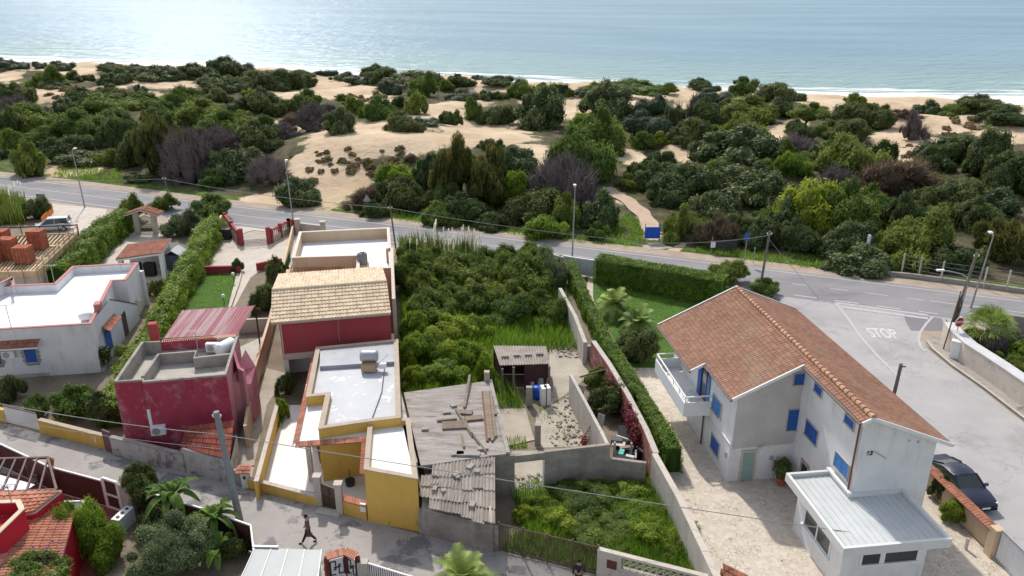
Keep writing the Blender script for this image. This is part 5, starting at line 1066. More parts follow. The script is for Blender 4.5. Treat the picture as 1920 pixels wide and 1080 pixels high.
# side wing with sloping parapet
sA, sB = P2(171, 608, WZ), P2(262, 601, 0); z_end = 2.7
A_, B_ = P2(191, 691), P2(262, 600); L_ = math.dist(A_, B_)
w_ = MB(); sm, zm = hitw(206, 562, A_, B_); se, zee = hitw(254, 574, A_, B_); inw = 1.6
pp0 = [onwall(A_, B_, 0, 0, 0), onwall(A_, B_, L_, 0, 0)]
w_.add([onwall(A_, B_, 0, 0, .02), onwall(A_, B_, L_, 0, .02), onwall(A_, B_, L_, min(zee, 3.2), .02), onwall(A_, B_, min(sm, L_ * .7), zm, .02), onwall(A_, B_, 0, WZ - .05, .02)], [(0, 1, 2, 3, 4)])
q1, q2, q3, q4 = onwall(A_, B_, min(sm, L_ * .7), zm, .0), onwall(A_, B_, L_, min(zee, 3.2), .0), onwall(A_, B_, L_, min(zee, 3.2), -4), onwall(A_, B_, min(sm, L_ * .7), zm, -2)
w_.quad(q2, q3, Vector((q3.x, q3.y, 0)), Vector((q2.x, q2.y, 0))); part('side_wall', w_, M('blue_lit_white_render', (.66, .69, .74), (.60, .63, .68), .8, .85), wh)  # bluish light on this white wall is painted into its colour
q3 = onwall(A_, B_, L_, min(zee, 3.2), -2.2); w_ = MB().add([q1, q2, q3], [(0, 1, 2)]); part('wing_roof', w_, m_conc, wh); w_ = MB(); w_.beam(q1 + Vector((0, 0, .03)), q2 + Vector((0, 0, .03)), .12, .06); part('wing_edge', w_, m_iron, wh)
A3, B3 = P2(-20, 698), P2(190, 690)
fwA, fwB = Vector(v3(wp[0], 0)), Vector(v3(wp[1], 0)); A3, B3 = (fwA.x, fwA.y), (fwB.x, fwB.y); LL = math.dist(A3, B3)
def wwin(u0, u1, v0, v1):
    s0, z1 = hitw(u0, v0, A3, B3); s1, z0 = hitw(u1, v1, A3, B3); shutter(wh, A3, B3, s0, s1, z0, z1, m_blue, 2)
    t = MB()
    for k in range(9):
        z = z0 + (z1 - z0) * k / 8; e = .14 + .10 * (k % 2); wallbox(t, A3, B3, s0 - e, s0 - .02, z - .1, z + .1, 0, .03); wallbox(t, A3, B3, s1 + .02, s1 + e, z - .1, z + .1, 0, .03)
    for k in range(8): s = s0 + (s1 - s0) * k / 7; wallbox(t, A3, B3, s - .09, s + .09, z0 - .2 - .07 * (k % 2), z0 - .09, 0, .03)
    part('stone_surround', t, M('grey_stone_trim', (.36, .35, .34), (.28, .27, .27), 4, .9), wh)
wwin(43, 72, 650, 678); wwin(-22, 5, 655, 682)
w_ = MB(); s0, z0 = hitw(-40, 643, A3, B3); s1, z1 = hitw(77, 640, A3, B3); a_, b_ = onwall(A3, B3, s0, 2.75, .75), onwall(A3, B3, s1, 2.75, .75); c_, d_ = onwall(A3, B3, s1, 3.05, 0), onwall(A3, B3, s0, 3.05, 0); tiles(w_, a_, b_, c_, d_, .2, .36, .045, .03); cano = part('canopy', w_, m_tile, wh)
w_ = MB(); slab(w_, a_ - Vector((0, 0, .03)), b_ - Vector((0, 0, .03)), c_ - Vector((0, 0, .03)), d_ - Vector((0, 0, .03)), .12); part('canopy_slab', w_, m_whitepaint, cano)
sA_, zA_ = hitw(18, 662, A3, B3); q = onwall(A3, B3, sA_, 1.6, .2); ac_unit(q.x, q.y, zA_ - .3, math.atan2(B3[1] - A3[1], B3[0] - A3[0]), 'white air conditioner between the blue shutters of the flat roofed white house')
s0, z0 = hitw(189, 614, A_, B_); s1, z1 = hitw(212, 590, A_, B_); w_ = MB(); a_, b_ = onwall(A_, B_, s0, 2.45, .6), onwall(A_, B_, s1, 2.45, .6); c_, d_ = onwall(A_, B_, s1, 2.8, .02), onwall(A_, B_, s0, 2.8, .02); tiles(w_, a_, b_, c_, d_, .2, .36, .045, .03); part('canopy', w_, m_tile_or, wh)
s0, z0 = hitw(196, 640, A_, B_); s1, z1 = hitw(207, 640, A_, B_); shutter(wh, A_, B_, s0, s1 + .2, .5, 2.3, m_blue, 1)
s0, z0 = hitw(230, 610, A_, B_); w_ = MB(); wallbox(w_, A_, B_, s0, s0 + .9, .1, 2.1, .02, .05); part('door', w_, M('dark_door', (.08, .06, .06), (.06, .045, .045), 2, .5), wh)
w_ = MB(); w_.prism(pl([(-60, 716), (198, 697), (205, 687), (192, 684), (-60, 700)]), 0, .3); part('plinth', w_, m_conc_lt, wh)
w_ = MB(); q = P2(183, 572, 4.3); w_.box(v3(q, 4.05), (.45, .8, .9), .3); part('chimney', w_, m_pinkcope, wh)
q = P2(163, 598, 3.6); tk = thing('small_roof_tank', 'small white tank on the bright flat roof near its front corner', 'water tank', v3(q, 3.3)); part('tank', MB().lathe((q[0] - .5, q[1], 3.75), [(.1, 0), (.3, .05), (.34, .2), (.34, .8), (.2, .95)], 16, Matrix.Rotation(R(80), 4, 'Y')), m_whitepaint, tk, smooth=True); part('stand', MB().box(v3(q, 3.42), (.7, .5, .22)), m_grey, tk)
q = P2(22, 618, 3.9); antenna(q[0], q[1], 3.9, 1.9, 'tv antenna on the front parapet of the bright flat roof')
q = P2(103, 534, 3.9); antenna(q[0], q[1], 3.9, 1.7, 'tv antenna on the rear parapet beside the brick stacks')
# porch at the back right
w_ = MB(); 
for u, v in ((266, 590), (271, 600)): q = P2(u, v); w_.box(v3(q, 1.7), (.3, .3, 3.4))
q0, q1 = P2(262, 494, WZ), P2(276, 592, 0); w_ = MB(); w_.beam(v3(q0, 0), v3(q0, WZ - .7), .35); part('porch_pillar', w_, m_white, wh)
w_ = MB(); a_, b_ = P(221, 566, 1.6), P(264, 563, 1.6)
for k in range(16): q = a_.lerp(b_, k / 15); w_.beam((q.x, q.y, 1.0), (q.x, q.y, 1.6), .04)
w_.beam(a_, b_, .07, .06); part('balustrade', w_, M('cream_paint', (.62, .56, .36), (.56, .5, .32), 2, .6), wh)
vn = thing('climbing_vine', 'green vine climbing the front right corner of the flat roofed white house', 'vine', v3(P2(196, 692), 0)); q = P2(197, 690); leafball(vn, v3(q, .9), .55, 1.5, 1300, .07, lm['D']); part('stem', MB().tube([v3(q, 0), v3(q, 1.4)], .05), m_bark, vn); q = P2(228, 660, 1.5); leafball(vn, v3(q, 1.6), .55, .6, 900, .07, lm['G'], 'side_shoot')

# ================================================================ LEFT YARDS
# construction site
cs = thing('building_site', 'unfinished building with timber formwork deck of open joists', 'building site', v3(P2(60, 480), 0)); SZ = 3.0
s0, s1, s2, s3 = P2(-120, 512, SZ), P2(70, 508, SZ), P2(146, 436, SZ), P2(-100, 446, SZ)
w_ = MB(); w_.prism(offset([s0, s1, s2, s3], .15), 0, SZ - .55); part('walls', w_, m_conc_lt, cs)
w_ = MB(); ring(w_, [s0, s1, s2, s3], offset([s0, s1, s2, s3], .14), SZ - .6, SZ); part('edge_boards', w_, m_newwood, cs, fix=True)
part('deck', MB().flat(offset([s0, s1, s2, s3], .13), SZ - .35), m_iron, cs)  # dark sheet under the joists, painting the shade in their gaps
w_ = MB(); A_, B_, C_, D_2 = map(lambda p: Vector(v3(p, SZ - .1)), (s0, s1, s2, s3))
for k in range(30):
    t = (k + .5) / 30; a_, b_ = A_.lerp(B_, t), D_2.lerp(C_, t)
    for r_ in (0, 1, 2): w_.beam(a_.lerp(b_, r_ / 3 + .02), a_.lerp(b_, r_ / 3 + .29), .17, .16)
for r_ in (.31, .64): w_.beam(A_.lerp(D_2, r_), B_.lerp(C_, r_), .5, .22)
part('joists', w_, m_newwood, cs)
w_ = MB()
for k in range(9):
    for (a_, b_) in ((B_, C_),): q = a_.lerp(b_, k / 8); w_.beam((q.x + .1, q.y, 0), (q.x + .1, q.y, SZ + .95), .07)
for k in range(8): q = A_.lerp(B_, k / 7); w_.beam((q.x, q.y - .1, 0), (q.x, q.y - .1, SZ + .3), .07)
for z in (.35, .85): w_.beam(B_ + Vector((.1, 0, z)), C_ + Vector((.1, 0, z)), .05, .12)
part('scaffold_rail', w_, m_newwood, cs); w_ = MB(); w_.beam(D_2 + Vector((0, 0, .9)), C_ + Vector((0, 0, .9)), .06, .12)
for k in range(8): q = D_2.lerp(C_, k / 7); w_.beam((q.x, q.y, SZ - .4), (q.x, q.y, SZ + .9), .06)
part('rear_rail', w_, m_iron, cs)
bt = None
BS = [(20, 484, 1.9, 'stack of hollow red bricks at the middle of the timber deck'), (48, 492, 1.5, 'low brick stack closest to the flat roofed white house'), (74, 466, 1.8, 'tall brick stack nearest the parked white car'), (-8, 490, 1.9, 'brick stack cut by the left picture edge'), (6, 462, 1.6, 'brick stack farthest back on the timber deck')]
for u, v, h, lb in BS:
    q = P2(u, v, SZ); t = thing('brick_stack', lb, 'brick stack', v3(q, SZ), 'hollow brick stacks on the formwork deck'); w_ = MB()
    for r_ in range(6):
        for c_ in range(5):
            w_.box((q[0] - .56 + c_ * .28, q[1], SZ + .08 + h * (r_ + .5) / 6), (.24, 1.15, h / 6 * .96), 0)
    part('bricks', w_, m_brick, t); part('pallet', MB().box(v3(q, SZ + .03), (1.5, 1.25, .07)), m_wood, t)
w_ = MB()
for k in range(8): a_ = P(48 + k * 5, 530 - k, .3); w_.beam(a_, a_ + Vector((1.5, 1.2, 1.5)), .08)
solo('scaffold_poles', w_, m_brightred, 'bundle of red and grey scaffold poles lying behind the flat roofed white house', 'poles', tuple(P(60, 530, 0)))
# small car factory ------------------------------------------------
def car(x, y, rz, L_, W_, H_, paint, label, glass, name='parked_car', hatch=False, scale=1.0):
    t = thing(name, label, 'car', (x, y, 0)); t.rotation_euler = (0, 0, rz); ROOT[t] = Vector((0, 0, 0)); l = L_ / 2; w = W_ / 2
    if hatch: st_ = [(-l, .40, .80), (-l * .97, .35, 1.0), (-l * .55, .3, 1.0), (l * .35, .3, .95), (l * .62, .3, .92), (l * .9, .32, .74), (l, .38, .60)]
    else: st_ = [(-l, .42, .84), (-l * .96, .34, .93), (-l * .72, .28, .95), (-l * .3, .26, .93), (l * .3, .26, .88), (l * .62, .28, .82), (l * .88, .30, .70), (l * .98, .34, .60), (l, .40, .54)]
    def wid(s): k = abs(s) / l; return w * (1 - .20 * max(0, (k - .72) / .28) ** 2.0)
    vs = []; fs = []; nn = 10
    for s, z0, z1 in st_:
        ww_ = wid(s); e = ww_
        vs += [(s, -e * .92, z0), (s, -e, z0 + .12), (s, -e, (z0 + z1) / 2 + .05), (s, -e * .97, z1 - .05), (s, -e * .88, z1 + .0), (s, e * .88, z1 + .0), (s, e * .97, z1 - .05), (s, e, (z0 + z1) / 2 + .05), (s, e, z0 + .12), (s, e * .92, z0)]
    for i in range(len(st_) - 1):
        for j in range(nn): fs.append((i * nn + j, i * nn + (j + 1) % nn, (i + 1) * nn + (j + 1) % nn, (i + 1) * nn + j))
    fs += [tuple(range(nn)), tuple(range((len(st_) - 1) * nn, len(st_) * nn))[::-1]]
    body = part('body', MB().add(vs, fs, .5), paint, t, smooth=True, fix=True)
    m_ = body.modifiers.new('b', 'BEVEL'); m_.width = .04; m_.segments = 2; m_.limit_method = 'ANGLE'; m_.angle_limit = R(35)
    # greenhouse: lower ring on the belt line, upper ring on the roof
    if hatch: g = [(-l * .93, .95, .70, -l * .86), (-l * .5, 1.0, .74, -l * .5), (0, 1.0, .74, 0), (l * .56, .95, .72, l * .18)]
    else: g = [(-l * .80, .93, .62, -l * .34), (-l * .36, .94, .74, -l * .20), (l * .08, .92, .76, l * .02), (l * .46, .86, .72, l * .16)]
    vs = []; n4 = len(g)
    for a, zb, wu, b_ in g: vs += [(a, -w * .9, zb - .04), (a, w * .9, zb - .04)]
    for a, zb, wu, b_ in g: vs += [(b_, -w * wu, H_ - .05), (b_, w * wu, H_ - .05)]
    fs = []
    for i in range(n4 - 1):
        for s_ in (0, 1): a, b_, c_, d_ = 2 * i + s_, 2 * (i + 1) + s_, 2 * n4 + 2 * (i + 1) + s_, 2 * n4 + 2 * i + s_; fs.append((a, b_, c_, d_))
    fs += [(0, 1, 2 * n4 + 1, 2 * n4), (2 * n4 - 2, 2 * n4 - 1, 4 * n4 - 1, 4 * n4 - 2)]
    part('windows', MB().add(vs, fs, .5), glass, t, fix=True)
    rv_ = []; k = 6; pr_ = [(g[0][3] - .02, H_ - .07), (g[1][3], H_ - .01), (g[2][3], H_), (g[3][3] + .02, H_ - .06)]
    for i, (a, z) in enumerate(pr_):
        wu = g[i][2] * w + .02; rv_ += [(a, -wu, z - .05), (a, -wu * .9, z + .01), (a, 0, z + .04), (a, wu * .9, z + .01), (a, wu, z - .05)]
    fs = [(i * 5 + j, i * 5 + j + 1, (i + 1) * 5 + j + 1, (i + 1) * 5 + j) for i in range(3) for j in range(4)]
    part('roof_panel', MB().add(rv_, fs, .5), paint, t, smooth=True, fix=True)
    pil = MB()
    for s_ in (-1, 1):
        gs = [(a, s_ * w * .9, zb - .02) for a, zb, wu, b_ in g]; gt_ = [(b_, s_ * w * wu, H_ - .05) for a, zb, wu, b_ in g]
        pil.beam(gs[0], gt_[0], .09 if not hatch else .14); pil.beam(gs[3], gt_[3], .07); pil.beam(Vector(gs[1]).lerp(Vector(gs[2]), .6), Vector(gt_[1]).lerp(Vector(gt_[2]), .6), .05)
    part('car_pillar', pil, paint, t)
    if not hatch:
        tr_ = MB()
        for s_ in (-1, 1):
            gs = [Vector((a, s_ * w * .915, zb - .0)) for a, zb, wu, b_ in g]; gt_ = [Vector((b_, s_ * (w * wu + .02), H_ - .06)) for a, zb, wu, b_ in g]
            tr_.tube(gs + [gt_[3], gt_[2], gt_[1], gt_[0].lerp(gs[0], .15), gs[0]], .014, 5)
        part('chrome_trim', tr_, M('chrome', (.8, .8, .8), (.75, .75, .75), 2, .15, metal=1), t)
    for sx_ in (-.60, .61):
        for s_ in (-1, 1):
            c_ = (l * sx_, s_ * (w - .11), .33); mx = Matrix.Rotation(R(90), 4, 'X')
            wl_ = part('wheel', MB().lathe(c_, [(.2, -.11), (.33, -.10), (.335, 0), (.33, .10), (.2, .11)], 20, mx), M('tyre', (.02, .02, .02), (.015, .015, .015), 2, .8), t, smooth=False)
            part('rim', MB().lathe((c_[0], c_[1] + s_ * .115, c_[2]), [(.02, -.01), (.22, -.01), (.22, .01), (.02, .012)], 14, mx), M('alloy', (.5, .5, .52), (.4, .4, .42), 2, .3, metal=.8), wl_)
    for s_ in (-1, 1):
        part('headlight', MB().box((l * .90, s_ * w * .72, .60 if not hatch else .72), (.2, .3, .09), s_ * -.5), M('headlight_glass', (.75, .77, .8), (.7, .72, .75), 2, .1), t)
        part('mirror', MB().box((l * .40, s_ * (w + .06), .92), (.12, .2, .14), 0), paint, t)
    gr_ = MB().box((l + .0, 0, .47), (.05, 1.0, .22)); 
    part('grille', gr_, m_dark, t); part('number_plate', MB().box((l + .035, 0, .45), (.02, .5, .11)), m_whitepaint, t); part('bumper', MB().box((l * .985, 0, .30), (.10, W_ * .80, .10)), m_dark, t); return t
m_navy = M('navy_car_paint', (.016, .020, .048), (.014, .018, .042), 1, .42, spec=.3, coat=.15)
m_wcar = M('white_car_paint', (.62, .63, .64), (.58, .59, .6), 1, .25, spec=.5, coat=.6)
p_f, p_b = P2(1856, 946), P2(1765, 880); ang = math.atan2(p_f[1] - p_b[1], p_f[0] - p_b[0])
q = HB(13.0, -2.4); car(q[0], q[1], HT - math.pi / 2 + .02, 4.65, 1.84, 1.38, m_navy, 'dark navy blue coupe parked along the tile topped garden wall', m_glass)
q = P2(104, 432); car(q[0] - .2, q[1], R(-162), 4.0, 1.75, 1.6, m_wcar, 'small white car parked behind the brick stacks on the forecourt', m_glass, hatch=True); None
# orange netting, sign, posts on the forecourt
w_ = MB(); a_, b_, c_ = P(80, 420, 0), P(94, 408, 0), P(101, 398, 0); wall(w_, [(a_.x, a_.y), (b_.x, b_.y), (c_.x, c_.y)], .05, .02, [.75, 1.1, 1.15]); solo('orange_netting', w_, m_orange, 'orange safety netting beside the reeds behind the white car', 'netting', tuple(a_), fix=True)
sg = thing('notice_board', 'small dark notice board on a post by the orange netting', 'sign', v3(P2(91, 398), 0)); q = P2(91, 398); part('post', MB().tube([v3(q, 0), v3((q[0] - .5, q[1]), 2.3)], .05), m_iron, sg); part('board', MB().box((q[0] - .5, q[1] - .05, 2.0), (1.1, .05, .7)), M('dull_board', (.16, .14, .15), (.3, .29, .28), 3, .7), sg)
# entrance portal
pg = thing('entrance_portal', 'cream entrance portal with small gabled roof and iron gate', 'gate', v3(P2(275, 436), 0)); q0, q1 = P2(260, 437), P2(293, 437); w_ = MB(); w_.box(v3(q0, 1.2), (.5, .5, 2.4)).box(v3(q1, 1.2), (.5, .5, 2.4)); part('pillar', w_, m_pale, pg)
w_ = MB(); m0 = Vector(((q0[0] + q1[0]) / 2, q0[1], 3.0)); l0, r0 = Vector((q0[0] - .9, q0[1], 2.35)), Vector((q1[0] + .9, q1[1], 2.35)); dv = Vector((0, .9, 0)); slab(w_, l0 - dv, m0 - dv, m0 + dv, l0 + dv, .15); slab(w_, m0 - dv, r0 - dv, r0 + dv, m0 + dv, .15); part('roof', w_, m_pale, pg)
w_ = MB(); dv = Vector((0, .8, 0)); up_ = Vector((0, 0, .02)); tiles(w_, l0 + dv + up_, l0 - dv + up_, m0 - dv + up_, m0 + dv + up_); tiles(w_, r0 - dv + up_, r0 + dv + up_, m0 + dv + up_, m0 - dv + up_); part('roof_tiles', w_, m_tile, pg)
def irongate(parent, p, q, h, arch=.3, n=18, m=m_iron, name='gate_leaf', lower=True, bw=.025):
    w_ = MB(); p, q = Vector(v3(p, 0)), Vector(v3(q, 0))
    def top(t): return h + arch * (1 - abs(2 * t - 1))
    for k in range(n + 1): t = k / n; a_ = p.lerp(q, t); w_.beam((a_.x, a_.y, .05), (a_.x, a_.y, top(t)), bw)
    for z in (.08, h * .42): w_.beam(p + Vector((0, 0, z)), q + Vector((0, 0, z)), .04)
    w_.beam(p + Vector((0, 0, h)), p.lerp(q, .5) + Vector((0, 0, h + arch)), .04); w_.beam(p.lerp(q, .5) + Vector((0, 0, h + arch)), q + Vector((0, 0, h)), .04)
    if lower:
        for k in range(n): a_, b_ = p.lerp(q, k / n), p.lerp(q, (k + 1) / n); w_.beam((a_.x, a_.y, .1), (b_.x, b_.y, h * .4), .02); w_.beam((a_.x, a_.y, h * .4), (b_.x, b_.y, .1), .02)
    return part(name, w_, m, parent)
irongate(pg, (q0[0] + .3, q0[1]), (q1[0] - .3, q1[1]), 1.8, .3)
# carport
cpv = [P2(217, 487, 2.3), P2(304, 474, 2.9), P2(321, 447, 2.9), P2(240, 459, 2.3)]; ct = thing('carport', 'small open outbuilding with single pitch terracotta roof and white gable', 'outbuilding', v3(P2(270, 500), 0))
A_, B_, C_, D_2 = P(217, 487, 2.1), P(304, 475, 2.9), P(321, 447, 2.9), P(240, 459, 2.1); w_ = MB(); slab(w_, A_, B_, C_, D_2, .16); rr_o = part('roof', w_, m_white, ct); w_ = MB(); up_ = Vector((0, 0, .02)); tiles(w_, A_.lerp(D_2, .97) + up_, A_ + up_, B_ + up_, B_.lerp(C_, .97) + up_, .22, .36, .05, .035); part('roof_tiles', w_, m_tile, rr_o)
w_ = MB()
for q, zz_ in ((A_, 2.0), (B_, 2.8), (C_, 2.8), (D_2, 2.0)): w_.box((q.x + (.3 if q in (A_, D_2) else -.25), q.y + (.3 if q in (A_, B_) else -.3), zz_ / 2), (.4, .4, zz_))
part('pillar', w_, m_white, ct); w_ = MB(); wallbox(w_, (C_.x - .2, C_.y - .4), (D_2.x + .3, D_2.y - .4), 0, (C_ - D_2).length - .6, 0, 1.95, 0, .12); part('back_wall', w_, m_white, ct)
w_ = MB(); w_.prism([(A_.x + 1.6, A_.y - .6), (B_.x, B_.y - .6), (C_.x, C_.y - .5), (D_2.x + 1.2, D_2.y - .5)], 0, .3); part('platform', w_, m_pale, ct)
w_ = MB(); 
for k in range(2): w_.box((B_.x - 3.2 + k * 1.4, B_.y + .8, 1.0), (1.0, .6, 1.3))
part('opening_shade', w_, m_dark, ct)  # solid near-black boxes paint the shade inside the carport
shd = thing('garden_shed', 'small blue grey shed with pale gabled roof between the hedge and the carport', 'shed', v3(P2(335, 505), 0)); q = P2(334, 506); part('walls', MB().box(v3(q, .9), (1.5, 1.6, 1.8)), M('blue_grey_boards', (.10, .12, .17), (.08, .1, .14), 3, .7), shd); w_ = MB(); a_ = Vector(v3(q, 0)); slab(w_, a_ + Vector((-.95, -.95, 1.75)), a_ + Vector((0, -.95, 2.35)), a_ + Vector((0, .95, 2.35)), a_ + Vector((-.95, .95, 1.75)), .06); slab(w_, a_ + Vector((0, -.95, 2.35)), a_ + Vector((.95, -.95, 1.75)), a_ + Vector((.95, .95, 1.75)), a_ + Vector((0, .95, 2.35)), .06); part('roof', w_, m_grey, shd)
w_ = MB(); wall(w_, [P2(416, 428), P2(374, 505), P2(330, 585), P2(308, 625)], .25, 0, [1.6, 1.5, 1.3, 1.3]); solo('plot_wall', w_, m_cream, 'cream boundary wall along the hedge left of the small lawn', 'wall', v3(P2(374, 505), 0), fix=True)
w_ = MB(); wall(w_, [P2(378, 514), P2(452, 512)], .3, 0, .75); solo('red_planter_wall', w_, m_red, 'low dark red wall at the far end of the small lawn', 'wall', v3(P2(415, 513), 0), fix=True)
w_ = MB(); wall(w_, [P2(483, 508), P2(530, 498)], .3, 0, .75); solo('red_planter_wall', w_, m_red, 'low dark red wall behind the bushes left of the green netting', 'wall', v3(P2(505, 503), 0), fix=True)
w_ = MB(); wall(w_, [P2(452, 512), P2(446, 535), P2(430, 580)], .15, 0, .22); solo('lawn_kerb', w_, m_pale, 'pale kerb between the small lawn and the garden path', 'kerb', v3(P2(446, 535), 0), fix=True)
for u, v, lb in ((439, 530, 'white globe lamp on a short post at the far corner of the small lawn'), (421, 572, 'white globe lamp on a short post at the near corner of the small lawn')):
    q = P2(u, v); t = thing('garden_lamp', lb, 'lamp', v3(q, 0)); part('post', MB().tube([v3(q, 0), v3(q, .75)], .03), m_iron, t); part('globe', MB().ball(v3(q, .9), .17), m_globe, t, smooth=True)
# pink gates towards the road
def balfence(name, p, q, h, label, hs=.0):
    t = thing(name, label, 'fence', v3(p, 0)); p, q = Vector(v3(p, 0)), Vector(v3(q, 0)); L_ = (q - p).length; w_ = MB(); w_.beam(p + Vector((0, 0, .35)), q + Vector((0, 0, .35)), .25, .7); part('base', w_, m_pale, t); w_ = MB(); w_.beam(p + Vector((0, 0, h)), q + Vector((0, 0, h)), .25, .14)
    for k in range(3): a_ = p.lerp(q, k / 2); w_.beam(a_, a_ + Vector((0, 0, h + .25)), .34)
    part('rail', w_, m_red, t); w_ = MB(); n = int(L_ / .3)
    for k in range(n): a_ = p.lerp(q, (k + .5) / n); w_.beam((a_.x, a_.y, .7), (a_.x, a_.y, h - .05), .09)
    part('balusters', w_, M('pink_baluster', (.42, .22, .2), (.36, .18, .16), 2, .8), t); return t
balfence('balustrade_fence', P2(424, 424), P2(449, 458), 1.4, 'dark red balustrade fence left of the arched iron gate'); balfence('balustrade_fence', P2(510, 455), P2(543, 436), 1.4, 'dark red balustrade fence right of the arched iron gate'); balfence('balustrade_fence', P2(543, 436), P2(558, 437), 1.4, 'short dark red balustrade panel meeting the grey planter pillar')
ag = thing('arched_gate', 'double iron gate with arched top between two dark red pillars', 'gate', v3(P2(478, 460), 0)); 
for u, v in ((454, 460), (505, 457)): q = P2(u, v); part('pillar', MB().box(v3(q, .95), (.4, .4, 1.9)), m_red, ag)
irongate(ag, P2(458, 460), P2(501, 457), 1.35, .3, 22, bw=.02)
w_ = MB(); wall(w_, [P2(560, 437), P2(608, 443)], .25, 0, 1.2); rwf = solo('road_wall', w_, m_pale, 'pale wall between two grey pillars behind the roof terrace', 'wall', v3(P2(585, 440), 0), fix=True)
for u, v in ((560, 438), (607, 443)): q = P2(u, v); part('pillar', MB().box(v3(q, .85), (.5, .5, 1.7)).box(v3(q, 1.72), (.7, .7, .12)), m_pale, rwf)
w_ = MB(); q = P2(420, 448); w_.box(v3(q, .6), (1.6, .8, 1.2)); solo('metal_bin', w_, m_iron, 'dark square bin shelter in the corner by the left balustrade', 'bin', v3(q, 0))
w_ = MB(); wall(w_, [P2(448, 625), P2(505, 622)], .2, 0, 1.2); solo('rear_yard_wall', w_, m_pale, 'pale yard wall right of the striped canopy', 'wall', v3(P2(478, 623), 0), fix=True)
struct('back_court', MB().flat(pl([(440, 655), (500, 628), (500, 690), (470, 740)]), .012), m_conc_lt)

# ================================================================ RUINS IN THE MIDDLE
rz_ = 2.9; ru = thing('derelict_building', 'derelict block building with stained flat concrete roof littered with boards', 'ruin', v3(P2(860, 800), 0))
rp_ = [P2(757, 736, rz_), P2(916, 714, rz_), P2(949, 851, rz_), P2(789, 873, rz_)]
m_rroof = M('stained_concrete_roof', (.40, .36, .33), (.25, .22, .20), .9, .95, .5, 8, detail=12, stain=(.13, .115, .10), sscale=1.0, sth=.52, smask=.16, stretch=(.5, 2.4, 1), crack=.3)
w_ = MB().prism(offset(rp_, .18), 0, rz_ - .16); part('walls', w_, m_block, ru); w_ = MB().prism(rp_, rz_ - .16, rz_, True); part('roof', w_, m_rroof, ru)
w_ = MB(); wall(w_, [(p[0], p[1]) for p in (rp_[1], rp_[2])], .22, rz_, rz_ + .10); part('roof_edge', w_, m_conc, ru, fix=True)
w_ = MB(); wall(w_, [P2(752, 735, 3.0), P2(783, 868, 3.0)], .35, 0, 3.05, -1); part('side_wall', w_, m_whitewash, ru, fix=True)
def plank(u0, v0, u1, v1, w, h, label, z=2.9, dz=.08, m=m_wood, lift=0.0, name='plank', grp='timbers on the derelict roof'):
    a_, b_ = P(u0, v0, z), P(u1, v1, z); a_.z = z + dz; b_.z = z + dz + lift; return solo(name, MB().beam(a_, b_, w, h), m, label, 'plank', tuple(a_), grp)
plank(871, 766, 881, 712, .16, .12, 'light timber leaning up over the far edge of the derelict roof', lift=.25)
plank(855, 770, 886, 820, .12, .10, 'upper half of a long dark pole lying across the derelict roof'); plank(884, 814, 911, 850, .12, .1, 'lower half of a long dark pole ending at the near edge of the derelict roof')
for k in range(6): plank(905 + k * 3, 736 + (k % 2) * 2, 914 + k * 3, 829 - (k % 3) * 4, .15, .09, ['reddish batten at the left of the long batten bundle', 'second batten from the left in the long bundle', 'third batten from the left in the long bundle', 'third batten from the right in the long bundle', 'second batten from the right in the long bundle', 'rightmost batten of the long bundle'][k], dz=.06 + .03 * (k % 2), m=M('reddish_timber', (.2, .1, .07), (.15, .07, .05), 3, .9) if k == 0 else m_wood)
BD = [(853, 799, 1.5, .8, .1, 'wide weathered board pile under the diagonal pole'), (872, 775, .9, .45, -.15, 'board beside the light leaning timber'), (888, 786, 1.1, .5, .2, 'board touching the left of the batten bundle'), (797, 806, .4, .3, 0, 'small square block at the left of the derelict roof'), (838, 775, .5, .2, .2, 'small slab in the middle of the derelict roof'), (850, 762, .35, .35, .5, 'round grey lump on the derelict roof'), (868, 829, .12, 1.3, .15, 'thin pale lath beside the diagonal pole'), (858, 852, .7, .35, .1, 'flat stone near the front edge of the derelict roof'), (878, 853, 1.3, .4, -.05, 'row of small tiles near the front edge of the derelict roof'), (838, 789, 1.2, .14, .2, 'thin dark batten left of the board pile'), (905, 842, .6, .35, .2, 'broken slab at the foot of the long pole'), (925, 776, .5, .5, .4, 'rubble block right of the batten bundle')]
for u, v, a, b_, rz0, lb in BD: q = P2(u, v, 2.9); solo('roof_debris', MB().box(v3(q, 2.96), (a, b_, .13), rz0), m_wood if 'board' in lb or 'batten' in lb or 'lath' in lb else m_conc, lb, 'debris', v3(q, 2.9), 'debris on the derelict roof')
q = P2(913, 712, 2.9); solo('brick_pier', MB().box(v3(q, 3.15), (.35, .35, .75)), m_cope, 'short tan pier at the far right corner of the derelict roof', 'pier', v3(q, 2.9))
